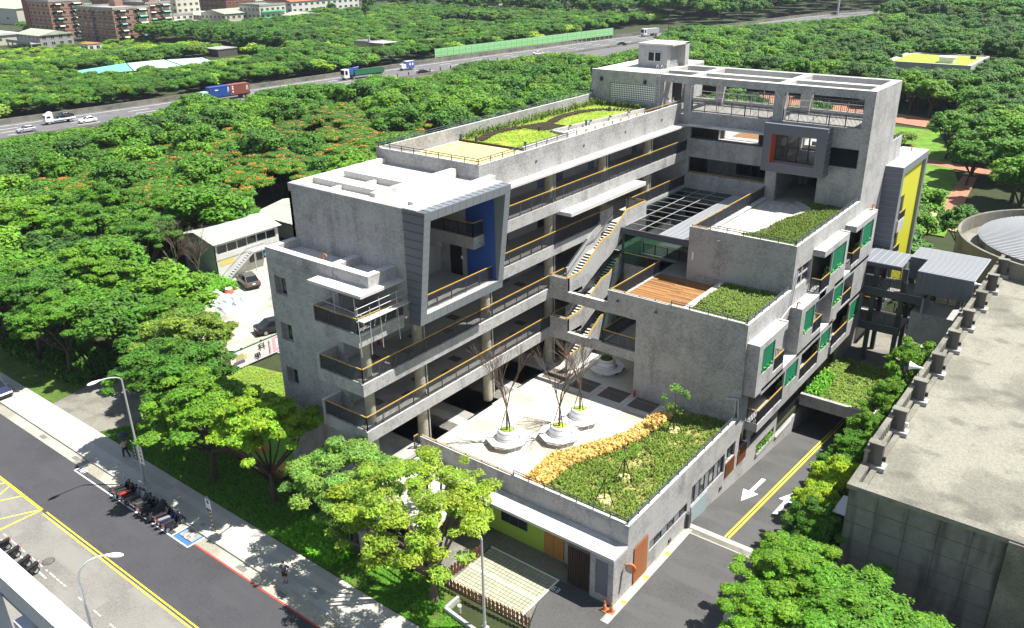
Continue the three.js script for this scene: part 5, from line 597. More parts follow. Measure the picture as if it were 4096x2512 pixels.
// lettering drawn as strokes (x, y in 0..1, y down)
const G = { ke: [[.05, .18, .42, .08], [.02, .38, .48, .38], [.25, .12, .25, .98], [.25, .42, .04, .75], [.25, .45, .46, .68], [.58, .15, .70, .27], [.56, .40, .68, .52], [.50, .72, .98, .62], [.82, .05, .82, .98]], xue: [[.12, .08, .30, .04], [.14, .20, .14, .40], [.14, .22, .30, .22], [.14, .34, .30, .34], [.42, .06, .58, .18], [.58, .06, .42, .18], [.42, .22, .58, .36], [.58, .22, .42, .36], [.70, .06, .88, .06], [.86, .06, .86, .40], [.70, .22, .86, .22], [.70, .34, .86, .34], [.04, .46, .96, .46], [.05, .46, .05, .58], [.95, .46, .92, .58], [.26, .58, .72, .58], [.72, .58, .52, .70], [.52, .68, .52, .96], [.52, .97, .40, .93], [.12, .76, .90, .76]], a: [[.15, .1, .15, .95], [.02, .35, .28, .35], [.4, .1, .9, .1], [.65, .1, .5, .4], [.4, .4, .95, .4], [.45, .6, .95, .6], [.75, .45, .75, .95], [.55, .72, .62, .82]], b: [[.15, .05, .15, .95], [.03, .3, .28, .3], [.03, .6, .28, .55], [.45, .15, .95, .15], [.7, .02, .7, .95], [.45, .32, .9, .32], [.4, .5, .95, .5], [.45, .66, .95, .66], [.45, .95, .95, .95]], c: [[.08, .15, .4, .15], [.08, .15, .08, .8], [.4, .15, .4, .8], [.08, .47, .4, .47], [.08, .8, .4, .8], [.55, .1, .9, .1], [.55, .1, .5, .95], [.9, .1, .9, .95], [.55, .35, .9, .35], [.55, .6, .9, .6]] };
function canvasTex(w, h, draw) { const c = document.createElement('canvas'); c.width = w; c.height = h; const x = c.getContext('2d'); draw(x, w, h); const t = new THREE.CanvasTexture(c); t.colorSpace = THREE.SRGBColorSpace; return t; }
const glyph = (x, g, X, Y, s, lw) => { x.lineWidth = lw; x.lineCap = 'round'; x.beginPath(); for (const q of g) { x.moveTo(X + q[0] * s, Y + q[1] * s); x.lineTo(X + q[2] * s, Y + q[3] * s); } x.stroke(); };
function panel(name, mat, parent, a, b, c, d, back) { const m = mb(); m.quad(a, b, c, d, [[0, 0], [1, 0], [1, 1], [0, 1]]); return m.build(name, mat, parent); }
{ // banners on the lamp post
  const tW = canvasTex(128, 320, (x, w, h) => { x.fillStyle = '#e9e4e2'; x.fillRect(0, 0, w, h); x.strokeStyle = '#33353a'; [G.a, G.b, G.c, G.xue].forEach((g, i) => glyph(x, g, 32, 16 + i * 74, 62, 7)); });
  const tG = canvasTex(128, 320, (x, w, h) => { x.fillStyle = '#1f4d33'; x.fillRect(0, 0, w, h); x.strokeStyle = '#cfd8cf'; [G.b, G.ke, G.c, G.a, G.b].forEach((g, i) => glyph(x, g, 44, 14 + i * 60, 40, 4)); });
  const mk = (label, t, x0, x1) => { const o = thing('banner', label, 'banner', [(x0 + x1) / 2, 2, -26.3]); const zz = -26.28; const b = mb(); b.quad([x0, 2.0, zz], [x1, 2.0, zz], [x1, 3.65, zz], [x0, 3.65, zz], [[0, 0], [1, 0], [1, 1], [0, 1]]); b.quad([x1, 2.0, zz - 0.012], [x0, 2.0, zz - 0.012], [x0, 3.65, zz - 0.012], [x1, 3.65, zz - 0.012], [[0, 0], [1, 0], [1, 1], [0, 1]]); b.build('cloth', std(W1, 0.8, { map: t }), o); P('rod', b => { b.cyl([x0, 3.67, zz], [x1, 3.67, zz], 0.02); b.cyl([x0, 1.98, zz], [x1, 1.98, zz], 0.02); }, M.galv, o); };
  mk('white hanging banner with dark characters on the street lamp', tW, -58.28, -57.6); mk('dark green hanging banner with pale characters on the street lamp', tG, -59.2, -58.52);
}
{ // parking sign on a striped post
  const s = thing('parking_sign', 'blue and white parking sign on a yellow and black striped post', 'sign', [-48.76, 0, -26.11]); const x = -48.76, z = -26.11;
  for (let k = 0; k < 9; k++) P('post_band', b => b.cyl([x, k * 0.19, z], [x, k * 0.19 + 0.189, z], 0.04, 0.04, 10), k % 2 ? M.black : M.paintY, s); P('post', b => b.cyl([x, 1.71, z], [x, 2.95, z], 0.035, 0.035, 10), M.galv, s);
  const t = canvasTex(128, 256, (c, w, h) => { c.fillStyle = '#e8e8ea'; c.fillRect(0, 0, w, h); c.fillStyle = '#2a3a78'; c.fillRect(0, 0, w, 40); c.fillRect(0, 206, w, 50); c.fillStyle = '#3a1f38'; c.beginPath(); c.arc(64, 88, 34, 0, 7); c.fill(); c.strokeStyle = '#2a3a78'; c.lineWidth = 7; for (const y of [138, 158, 180]) { c.setLineDash([14, 6]); c.beginPath(); c.moveTo(18, y); c.lineTo(110, y); c.stroke(); } c.setLineDash([]); c.strokeStyle = '#e8e8ea'; c.lineWidth = 4; [G.a, G.c, G.b].forEach((g, i) => glyph(c, g, 16 + i * 34, 8, 25, 3)); });
  panel('board', std(W1, 0.5, { map: t }), s, [x - 0.3, 1.65, z + 0.05], [x + 0.3, 1.65, z + 0.05], [x + 0.3, 2.9, z + 0.05], [x - 0.3, 2.9, z + 0.05]); P('board_back', b => b.box(x - 0.3, x + 0.3, 1.65, 2.9, z + 0.035, z + 0.048), M.galv, s);
}
{ // banner fence beside the lawn
  const f = thing('banner_fence', 'printed white banner with large black characters along the green fence by the car park', 'banner', [-69.2, 0, -48]); const x = -69.15;
  const t = canvasTex(1024, 192, (c, w, h) => { c.fillStyle = '#e6d9dc'; c.fillRect(0, 0, w, h); const bl = (col, X, Y, W, H) => { c.fillStyle = col; c.fillRect(X, Y, W, H); }; bl('#b7b07e', 60, 40, 90, 80); bl('#6d5a86', 30, 110, 130, 40); bl('#c9c88f', 150, 60, 40, 60); bl('#7b2b24', 452, 20, 12, 160); bl('#2c2b2e', 472, 30, 5, 140); bl('#d8a8b4', 500, 10, 160, 170); bl('#efe9ea', 545, 30, 100, 110); bl('#a86f86', 570, 60, 60, 60); bl('#9fb3c8', 720, 30, 120, 100); bl('#c78f6a', 870, 40, 90, 110); c.strokeStyle = '#141414'; glyph(c, G.ke, 330, 12, 84, 11); glyph(c, G.xue, 270, 104, 80, 9); });
  panel('banner', std(W1, 0.7, { map: t }), f, [x, 0.05, -42.2], [x, 0.05, -52.6], [x, 1.9, -52.6], [x, 1.9, -42.2]); P('fence_sheet', b => b.box(x - 0.1, x - 0.02, 0, 2.0, -55, -42.2), std([0.03, 0.13, 0.07], 0.7), f); pieces(f, 'fence_rib', [std([0.04, 0.16, 0.09], 0.7)], [...Array(40).keys()].map(k => b => b.box(x - 0.14, x - 0.1, 0, 2.03, -42.4 - k * 0.3, -42.25 - k * 0.3)));
  for (const z of [-43.6, -46]) P('lamp_knob', b => b.sphere(x - 0.02, 2.08, z, 0.09), M.black, f);
}
// brown slatted fences
function slatFence(label, pts, h, name = 'slat_fence') { const t = thing(name, label, 'fence', [pts[0][0], 0, pts[0][1]]); const l = []; for (let i = 0; i < pts.length - 1; i++) { const [a, c] = [pts[i], pts[i + 1]], L = Math.hypot(c[0] - a[0], c[1] - a[1]), n = Math.round(L / 0.15); for (let k = 0; k < n; k++) { const f = k / n, x = a[0] + (c[0] - a[0]) * f, z = a[1] + (c[1] - a[1]) * f, o = (k % 2) * 0.06; l.push(b => b.bar([x, 0.1, z + o], [x + R(-0.02, 0.02), h + R(-0.03, 0.05), z + o], 0.1, 0.03)); } const rl = mb(); rl.bar([a[0], 0.35, a[1] + 0.03], [c[0], 0.35, c[1] + 0.03], 0.04, 0.06); rl.bar([a[0], h - 0.2, a[1] + 0.03], [c[0], h - 0.2, c[1] + 0.03], 0.04, 0.06); rl.build('rail', M.rail, t); } pieces(t, 'slat', M.slat, l); return t; }
slatFence('brown slatted fence between the parking stall and the verge at the bottom', [[-31.7, -31.75], [-28, -31.9], [-24.2, -32.2]], 0.95); slatFence('brown slatted fence running from the verge towards the canopy beside the stall', [[-31.4, -31.9], [-31.1, -35.8]], 0.95); slatFence('brown slatted fence behind the foreground tree on the left of the entrance', [[-37.0, -31.6], [-31.9, -31.8]], 0.95); slatFence('dark slatted fence behind the grass verge in front of the green mural', [[-57.5, -33.0], [-49.6, -33.2]], 0.9);
{ const m = thing('mural_floor', 'green play area floor with orange and yellow round patches under the trees', 'play floor', [-53, 0, -35]); P('green', b => b.prism([[-57, -33.3], [-50, -33.5], [-50, -36.5], [-56, -38.5]], -0.03, 0.02), std([0.13, 0.36, 0.02], 0.8), m); const disc = (x, z, rx, rz, y, mat) => P('patch', b => { const g = new THREE.CylinderGeometry(1, 1, 0.01, 24); g.scale(rx, 1, rz); g.translate(x, y, z); b.geo(g); }, mat, m); disc(-55.2, -35.0, 0.9, 0.7, 0.026, std([0.55, 0.16, 0.04], 0.8)); disc(-51.4, -34.3, 0.75, 0.75, 0.026, std([0.55, 0.42, 0.05], 0.8)); disc(-51.4, -34.3, 0.4, 0.4, 0.034, std([0.62, 0.36, 0.05], 0.8)); disc(-51.2, -36.0, 0.5, 0.4, 0.026, std([0.05, 0.15, 0.3], 0.8)); }
{ const s = thing('entrance_gate', 'grey barred entrance gate panel behind the foreground tree', 'gate', [-38, 0, -31.3]); pieces(s, 'bar', [M.black], [...Array(14).keys()].map(k => b => b.box(-39.6 + k * 0.16, -39.55 + k * 0.16, 0, 2.1, -31.3, -31.24))); P('frame', b => { b.box(-39.7, -37.2, 2.1, 2.2, -31.32, -31.22); b.box(-39.7, -39.62, 0, 2.1, -31.32, -31.22); }, M.galv, s); P('pillar', b => b.box(-38.4, -37.7, 0, 2.0, -31.2, -30.7), M.concL, s); }
{ const k = thing('planting_kerb', 'low concrete kerb round the planting bed beside the fence at the bottom', 'kerb', [-28, 0, -30.3]); P('kerb', b => { b.box(-29.6, -29.4, -0.05, 0.35, -31.4, -30.2); b.bar([-29.5, 0.15, -30.15], [-24.5, 0.15, -29.6], 0.2, 0.4); }, M.concL, k); const bl = thing('bollard_light', 'short grey bollard light in the bed beside the foreground tree', 'bollard', [-28.7, 0, -30.6]); P('post', b => b.cyl([-28.7, 0, -30.6], [-28.7, 0.5, -30.6], 0.1, 0.1, 12), M.galv, bl); P('cap', b => b.cyl([-28.7, 0.5, -30.6], [-28.7, 0.62, -30.6], 0.13, 0.12, 12), M.white, bl); }
function cone(x, z, lab) { const t = thing('traffic_cone', lab, 'traffic cone', [x, 0, z]); P('base', b => b.box(x - 0.22, x + 0.22, 0, 0.05, z - 0.22, z + 0.22), M.pipeO, t); P('cone', b => b.cyl([x, 0.05, z], [x, 0.72, z], 0.16, 0.035, 14), M.pipeO, t); P('band', b => b.cyl([x, 0.36, z], [x, 0.48, z], 0.105, 0.08, 14), std([0.6, 0.3, 0.2], 0.5), t); }
cone(-21.45, -36.35, 'orange traffic cone nearer the shutter at the building corner'); cone(-21.0, -36.45, 'orange traffic cone on the outer side at the building corner');

// ---------------------------------------------------------------- vehicles
function wheel(parent, x, y, z, r, w) { const g = part(parent, 'wheel'); P('tyre', b => b.cyl([x, y, z - w / 2], [x, y, z + w / 2], r, r, 18), M.rubber, g); P('rim', b => { b.cyl([x, y, z - w / 2 - 0.006], [x, y, z + w / 2 + 0.006], r * 0.62, r * 0.62, 12); }, M.metal, g); return g; }
const carGlass = std([0.012, 0.015, 0.02], 0.06);
function sidePrism(b, prof, half, taperTop = 0) { // prof [x,y] closed, extruded across z with rounded edges
  const sh = new THREE.Shape(prof.map(q => new THREE.Vector2(...q))); const bev = 0.07; const g = new THREE.ExtrudeGeometry(sh, { depth: half * 2 - bev * 2, bevelEnabled: true, bevelThickness: bev, bevelSize: bev * 0.6, bevelOffset: -bev * 0.6, bevelSegments: 2, curveSegments: 6 }); g.translate(0, 0, -half + bev);
  if (taperTop) { const p = g.attributes.position; for (let i = 0; i < p.count; i++) { const y = p.getY(i); p.setZ(i, p.getZ(i) * (1 - taperTop * Math.max(0, y - 0.85) / 0.7)); } g.computeVertexNormals(); } b.geo(g, true);
}
function car(name, label, paint, L, Hh, suv, category = 'car', group) { // built at the origin, nose towards +x
  const t = thing(name, label, category, [0, 0, 0], group); const h = L / 2, d = suv ? 0.12 : 0, rw = suv ? 0.36 : 0.32, wx = h - 0.85, base = 0.28 + d * 0.5, belt = 0.88 + d;
  const arch = (cx, s) => { const o = []; for (let k = 0; k <= 6; k++) { const a = Math.PI * (s > 0 ? k / 6 : 1 - k / 6); o.push([cx - Math.cos(Math.PI - a) * -(rw + 0.06) * 1, base + Math.sin(a) * (rw + 0.08)]); } return o; };
  P('body', b => sidePrism(b, [[-h + 0.05, base + 0.05], ...arch(-wx, -1), ...arch(wx, -1), [h - 0.08, base + 0.05], [h, base + 0.3], [h - 0.12, belt - 0.17], [h - 0.9, belt - 0.03], [h - 1.25, belt], [-h + 0.35, belt + 0.06], [-h + 0.06, belt - 0.02], [-h, base + 0.35]], 0.9), paint, t);
  const rf = suv ? -h + 0.55 : -h + 1.0; P('cabin_glass', b => sidePrism(b, [[h - 1.2, belt - 0.03], [h - 1.95, Hh - 0.05], [rf + 0.4, Hh - 0.04], [rf - 0.32, belt + 0.02]], 0.83, 0.2), carGlass, t);
  P('roof', b => sidePrism(b, [[h - 1.98, Hh - 0.06], [h - 2.1, Hh], [rf + 0.5, Hh + 0.01], [rf + 0.33, Hh - 0.06]], 0.71), paint, t);
  for (const s of [-1, 1]) { P('pillar', b => { b.bar([h - 1.22, belt, s * 0.82], [h - 1.98, Hh - 0.03, s * 0.69], 0.05, 0.06); b.bar([-0.15, belt, s * 0.84], [-0.2, Hh - 0.03, s * 0.7], 0.03, 0.07); b.bar([rf - 0.28, belt, s * 0.82], [rf + 0.42, Hh - 0.03, s * 0.69], 0.05, 0.1); }, paint, t); P('mirror', b => b.sphere(h - 1.4, belt + 0.08, s * 0.98, 0.08, 0.07, 0.11, 8, 6), paint, t); P('headlight', b => b.sphere(h - 0.12, belt - 0.27, s * 0.66, 0.1, 0.09, 0.17, 8, 6), M.chrome, t); P('tail_lamp', b => b.box(-h - 0.0, -h + 0.1, belt - 0.22, belt - 0.08, s * 0.55, s * 0.86), M.red, t); for (const x of [-wx, wx]) wheel(t, x, rw, s * 0.8, rw, 0.2); }
  P('bumper', b => { b.box(h - 0.1, h + 0.02, base, base + 0.16, -0.75, 0.75); b.box(-h - 0.02, -h + 0.1, base, base + 0.16, -0.75, 0.75); }, M.black, t); P('number_plate', b => { b.box(-h - 0.02, -h + 0.02, 0.6 + d, 0.74 + d, -0.2, 0.2); }, M.white, t);
  return t;
}
const put = (o, x, y, z, turn) => { o.position.set(x, y, z); o.rotation.y = turn; return o; };
const pGrey = std([0.16, 0.155, 0.14], 0.3, { metalness: 0.5 }), pBlack = std([0.012, 0.012, 0.014], 0.15), pWhite = std([0.78, 0.78, 0.8], 0.25), pSilver = std([0.5, 0.5, 0.56], 0.25, { metalness: 0.4 }), pYel = std([0.62, 0.42, 0.02], 0.3);
put(car('parked_car', 'grey metallic sports utility car parked in front of the white site office', pGrey, 4.6, 1.62, true), -88.2, -0.03, -58.1, 2.85);
put(car('parked_car', 'black saloon car half hidden behind the school corner on the pale car park', pBlack, 4.7, 1.45, false), -73.9, -0.03, -51.4, 1.25);
{ const t = put(car('taxi', 'dark taxi with yellow roof panel cut off at the left edge of the street', std([0.03, 0.035, 0.08], 0.3), 4.5, 1.45, false, 'taxi'), -84.3, -0.13, -25.8, 0.0); const b = mb(); b.box(-0.6, 0.2, 1.43, 1.5, -0.5, 0.5); b.box(-2.1, -1.1, 0.9, 0.98, -0.6, 0.6); b.p = b.p; const m = new THREE.Mesh(b.geometry(), pYel); m.name = 'roof_panel'; m.castShadow = true; t.add(m); }
// highway traffic: positions on the road at y 0.6
const HY = 0.05;
put(car('highway_car', 'silver hatchback at the far left end of the highway', pSilver, 4.3, 1.5, true), -215.5, HY, -88.3, 4.6); put(car('highway_car', 'white compact car on the highway just ahead of the tow truck', pWhite, 4.2, 1.5, true), -214.6, HY, -102.8, 4.6);
put(car('highway_car', 'black saloon on the near lane of the highway beside the lane posts', pBlack, 4.6, 1.42, false), -202.3, HY, -211.8, 1.25);
put(car('highway_car', 'dark car on the carriageway behind the round median shrubs', pBlack, 4.4, 1.42, false), -189, HY, -318, 1.2); put(car('highway_car', 'white car on the far highway half covered by treetops', pWhite, 4.4, 1.45, false), -200, HY, -274, 1.2); put(car('highway_car', 'black car on the distant highway just before the sign gantry', pBlack, 4.4, 1.45, false), -166, HY, -512, 1.1);
function truckCab(t, x, h, paint, w = 1.2) { P('cab', b => sidePrism(b, [[x - 1.0, 0.7], [x + 0.95, 0.7], [x + 1.0, 1.3], [x + 0.8, h], [x - 0.95, h + 0.1]], w), paint, t); P('windscreen', b => b.quad([x + 1.005, 1.65, w - 0.15], [x + 1.005, 1.65, -w + 0.15], [x + 0.87, h - 0.25, -w + 0.2], [x + 0.87, h - 0.25, w - 0.2]), carGlass, t); for (const s of [-1, 1]) { P('side_window', b => b.box(x - 0.35, x + 0.55, 1.6, h - 0.3, s * (w - 0.01) - 0.012, s * (w + 0.004) + 0.012), carGlass, t); wheel(t, x + 0.1, 0.5, s * (w - 0.18), 0.5, 0.28); P('headlight', b => b.sphere(x + 0.98, 1.0, s * (w - 0.35), 0.06, 0.1, 0.18, 8, 6), M.chrome, t); } }
{ const t = thing('tow_truck', 'white flatbed tow truck carrying a black car on the highway', 'tow truck', [0, 0, 0]); truckCab(t, 2.6, 2.35, pWhite, 1.0); P('bed', b => { b.box(-3.6, 1.5, 0.85, 1.0, -1.05, 1.05); b.box(-3.6, 1.5, 1.0, 1.25, 1.0, 1.06); b.box(-3.6, 1.5, 1.0, 1.25, -1.06, -1.0); }, pWhite, t); P('air_deflector', b => sidePrism(b, [[1.6, 2.35], [3.1, 2.35], [2.2, 2.95], [1.65, 2.95]], 0.9), pWhite, t); P('chassis', b => b.box(-3.5, 2.5, 0.55, 0.85, -0.4, 0.4), M.black, t); for (const s of [-1, 1]) wheel(t, -2.3, 0.42, s * 0.85, 0.42, 0.3); put(t, -220.3, HY, -98.6, 4.6);
  const c = car('towed_car', 'black car tied on the bed of the white tow truck', pBlack, 4.4, 1.42, false); put(c, -220.4, HY + 1.0, -99.9, 4.6); }
{ const t = thing('container_truck', 'articulated truck with a pale green cab on the highway carrying two containers', 'truck', [0, 0, 0]); truckCab(t, 7.6, 2.9, std([0.32, 0.52, 0.42], 0.4)); P('chassis', b => { b.box(-6.3, 6.4, 0.95, 1.25, -1.0, 1.0); }, M.black, t); for (const x of [-5.2, -4.0, 4.9]) for (const s of [-1, 1]) wheel(t, x, 0.5, s * 1.0, 0.5, 0.4); put(t, -214.3, HY, -144.0, 4.62);
  const cont = (lab, m, x0, x1, mark) => { const o = thing('container', lab, 'container', [0, 0, 0]); P('box', b => b.box(x0, x1, 1.25, 4.0, -1.2, 1.2), m, o); pieces(o, 'corrugation', [m], [...Array(24).keys()].map(k => b => { const x = x0 + 0.1 + k * (x1 - x0 - 0.2) / 24; b.box(x, x + 0.12, 1.4, 3.85, -1.24, 1.24); })); P('corner_post', b => { for (const x of [x0, x1 - 0.1]) for (const s of [-1, 1]) b.box(x - 0.01, x + 0.11, 1.24, 4.02, s * 1.14, s * 1.26); b.box(x0, x1, 3.9, 4.03, -1.27, -1.2); b.box(x0, x1, 3.9, 4.03, 1.2, 1.27); }, m, o); P('marking', b => { for (const q of mark) b.box(x0 + q[0], x0 + q[1], q[2], q[3], 1.265, 1.27); for (const q of mark) b.box(x0 + q[0], x0 + q[1], q[2], q[3], -1.27, -1.265); }, M.white, o); put(o, -214.3, HY, -144.0, 4.62); };
  cont('blue corrugated container at the front of the highway truck', std([0.02, 0.07, 0.30], 0.5), 0.05, 6.1, [[3.6, 4.6, 3.0, 3.25], [0.3, 0.45, 2.6, 3.7], [0.6, 0.75, 2.2, 3.7]]); cont('rust red corrugated container at the back of the highway truck', std([0.24, 0.07, 0.05], 0.6), -6.15, -0.05, [[5.1, 5.5, 3.3, 3.7], [5.1, 5.5, 2.7, 3.1], [5.1, 5.5, 1.9, 2.3], [0.5, 0.65, 2.2, 3.5], [0.9, 1.05, 2.2, 3.5]]); }
{ const t = thing('tipper_truck', 'white tractor with a blue crane and a long green open trailer on the highway', 'truck', [0, 0, 0]); truckCab(t, 7.2, 3.2, pWhite); P('trailer', b => { b.box(-7, 4.3, 1.3, 1.45, -1.2, 1.2); b.box(-7, 4.3, 1.45, 2.6, 1.12, 1.2); b.box(-7, 4.3, 1.45, 2.6, -1.2, -1.12); b.box(4.2, 4.3, 1.45, 2.6, -1.2, 1.2); }, std([0.02, 0.17, 0.07], 0.5), t); P('trailer_rib', b => { for (let k = 0; k < 12; k++) b.box(-6.8 + k * 0.98, -6.65 + k * 0.98, 1.4, 2.62, -1.25, 1.25); }, std([0.02, 0.14, 0.06], 0.5), t); P('crane', b => { b.box(4.5, 5.6, 1.4, 2.9, -0.9, 0.9); b.box(2.5, 6.0, 2.9, 3.5, -0.5, 0.5); b.cyl([5.0, 3.2, 0], [2.0, 3.6, 0], 0.25); }, std([0.03, 0.10, 0.36], 0.5), t); P('chassis', b => b.box(-6.8, 7.0, 0.9, 1.3, -0.5, 0.5), M.black, t); for (const x of [-5.5, -4.2, 4.6]) for (const s of [-1, 1]) wheel(t, x, 0.5, s * 1.0, 0.5, 0.35); put(t, -212.9, HY, -195.0, 1.37 + Math.PI); t.rotation.y = 1.37 + Math.PI; }
{ const t = thing('box_truck', 'small delivery truck with a white cab and blue box behind the green trailer', 'truck', [0, 0, 0]); truckCab(t, 1.9, 2.0, pWhite, 0.85); P('box', b => b.box(-2.4, 0.9, 0.75, 2.9, -0.95, 0.95), std([0.06, 0.12, 0.42], 0.5), t); P('box_top', b => b.box(-2.42, 0.92, 2.9, 2.96, -0.97, 0.97), pWhite, t); P('marking', b => { for (const q of [[-2.0, -1.4], [-0.9, -0.3]]) b.box(q[0], q[1], 1.6, 2.3, -0.96, 0.96); }, M.white, t); for (const s of [-1, 1]) wheel(t, -1.6, 0.36, s * 0.75, 0.36, 0.25); put(t, -213.9, HY, -216, 1.37 + Math.PI); }
{ const t = thing('highway_truck', 'white high-cab truck coming out behind the trees on the far highway', 'truck', [0, 0, 0]); truckCab(t, 3.4, 3.3, pWhite); P('body', b => b.box(-4.5, 2.3, 1.2, 3.3, -1.2, 1.2), M.galv, t); for (const x of [-3, -1.8]) for (const s of [-1, 1]) wheel(t, x, 0.5, s, 0.5, 0.35); put(t, -198.5, HY, -358, 1.2 + Math.PI); }
// parked scooters
function scooterProto(label, body, seatM, group) {
  const t = thing('scooter', label, 'scooter', [0, 0, 0], group);
  P('body', b => { sidePrism(b, [[-0.75, 0.55], [-0.55, 0.36], [-0.1, 0.3], [-0.05, 0.62], [-0.3, 0.74], [-0.82, 0.8]], 0.17); sidePrism(b, [[0.30, 0.30], [0.40, 0.36], [0.56, 0.9], [0.46, 1.0], [0.38, 0.85], [0.24, 0.34], [-0.1, 0.32], [-0.1, 0.28]], 0.2); sidePrism(b, [[0.42, 0.55], [0.80, 0.44], [0.88, 0.36], [0.62, 0.52]], 0.09); }, body, t);
  P('seat', b => sidePrism(b, [[-0.85, 0.8], [-0.3, 0.74], [0.0, 0.70], [0.02, 0.78], [-0.3, 0.84], [-0.55, 0.86], [-0.84, 0.9]], 0.15), seatM, t);
  P('fork', b => b.path([[0.66, 0.25, 0], [0.50, 0.9, 0], [0.46, 1.02, 0]], 0.035, 6), M.metal, t); P('handlebar', b => { b.path([[0.38, 1.06, -0.33], [0.47, 1.02, 0], [0.38, 1.06, 0.33]], 0.02, 6); b.cyl([0.38, 1.06, 0.2], [0.37, 1.06, 0.36], 0.03); b.cyl([0.38, 1.06, -0.2], [0.37, 1.06, -0.36], 0.03); b.sphere(0.5, 0.98, 0, 0.12, 0.1, 0.15, 8, 6); }, M.black, t); P('headlight', b => b.sphere(0.58, 0.92, 0, 0.06, 0.08, 0.11, 8, 6), M.chrome, t);
  for (const s of [-1, 1]) P('mirror', b => { b.cyl([0.4, 1.06, s * 0.22], [0.36, 1.26, s * 0.32], 0.012, 0.012, 5); b.sphere(0.36, 1.3, s * 0.34, 0.025, 0.06, 0.075, 8, 6); }, M.chrome, t);
  wheel(t, -0.6, 0.26, 0, 0.26, 0.12); wheel(t, 0.68, 0.26, 0, 0.26, 0.1); P('number_plate', b => b.box(-0.92, -0.9, 0.5, 0.66, -0.12, 0.12), M.white, t); P('tail_lamp', b => b.box(-0.9, -0.84, 0.72, 0.8, -0.14, 0.14), M.red, t); P('rear_rack', b => b.path([[-0.8, 0.86, -0.1], [-1.0, 0.92, -0.08], [-1.0, 0.92, 0.08], [-0.8, 0.86, 0.1]], 0.015, 5), M.chrome, t); return t;
}
{
  const spots = [ // x along the row, paint, seat, label
    [-58.55, pBlack, M.rubber, 'black scooter at the far left end of the row by the kerb'], [-58.0, std([0.05, 0.05, 0.055], 0.35), M.rubber, 'dark scooter second from the far left of the row'], [-57.45, pBlack, std([0.42, 0.03, 0.012], 0.4), 'black scooter with a red seat in the row'], [-56.85, std([0.22, 0.22, 0.24], 0.3), M.rubber, 'grey scooter just right of the one with a red seat'], [-56.2, std([0.34, 0.35, 0.38], 0.3), M.rubber, 'silver scooter with pale front shield in the middle of the row'], [-55.55, std([0.12, 0.12, 0.13], 0.3), M.rubber, 'charcoal scooter just right of the silver one'], [-54.95, pBlack, M.rubber, 'black scooter left of the covered scooter, second from it'], [-54.4, std([0.03, 0.035, 0.05], 0.3), M.rubber, 'blue-black scooter directly left of the covered scooter'], [-52.6, pBlack, M.rubber, 'black scooter directly right of the covered scooter'], [-52.0, std([0.02, 0.04, 0.12], 0.3), std([0.2, 0.19, 0.22], 0.7), 'dark blue scooter with a grey seat pad at the right end of the row'], [-51.4, pBlack, M.rubber, 'black scooter last of the row beside the wheelchair bay']];
  const proto = scooterProto(spots[0][3], pBlack, M.rubber, 'scooters parked in the row at the kerb');
  spots.forEach(([x, pm, sm, lab], i) => { const z = -24.68 + R(-0.08, 0.08), a = -Math.PI / 2 * -1 + R(-0.12, 0.12) + (i === 4 ? 0.25 : 0); const o = i ? copyOf(proto, [x, -0.13, z], a, lab) : put(proto, x, -0.13, z, a); if (i) o.traverse(m => { if (m.name === 'body') m.material = pm; if (m.name === 'seat') m.material = sm; }); });
  const cv = thing('covered_scooter', 'scooter under a dark grey cover in the row', 'scooter', [-53.5, -0.13, -24.65]); P('cover', b => { const g = new THREE.SphereGeometry(1, 24, 16); const p = g.attributes.position; for (let i = 0; i < p.count; i++) { const x = p.getX(i), y = p.getY(i), z = p.getZ(i); const n = 0.05 * Math.sin(z * 9 + x * 5) + 0.04 * Math.sin(x * 14 + y * 6); const ridge = 0.5 + 0.6 * Math.exp(-Math.pow((z + 0.55) / 0.35, 2)) * 1.0 + 0.12; p.setXYZ(i, x * (0.36 + 0.12 * (1 - Math.max(0, y))) + n * 0.5, Math.max(0.05, (y > 0 ? y * ridge : y * 0.1) + 0.3 + n), z * 0.98); } g.computeVertexNormals(); g.translate(-53.5, -0.13, -24.65); b.geo(g); }, std([0.022, 0.023, 0.028], 0.75), cv); P('tyre', b => { b.cyl([-53.56, 0.12, -23.85], [-53.44, 0.12, -23.85], 0.25, 0.25, 14); }, M.rubber, cv);
  const sp2 = [[-59.0, 'dark scooter seen over the footbridge edge, farthest left'], [-57.4, 'dark scooter seen over the footbridge edge, second from left'], [-55.7, 'dark scooter seen over the footbridge edge, third from left'], [-54.5, 'dark scooter seen over the footbridge edge, nearest the lamp post']]; sp2.forEach(([x, lab]) => copyOf(proto, [x, -0.13, -15.45], -Math.PI / 2 + R(-0.2, 0.2), lab));
  const bx = mb(); bx.wall('y', -0.15, -0.122, -60.5, -53.6, -16.25, -16.15); tag(bx.build('parking_bay_line', M.paint), 'white line of the scooter bay along the footbridge edge', 'road marking');
}

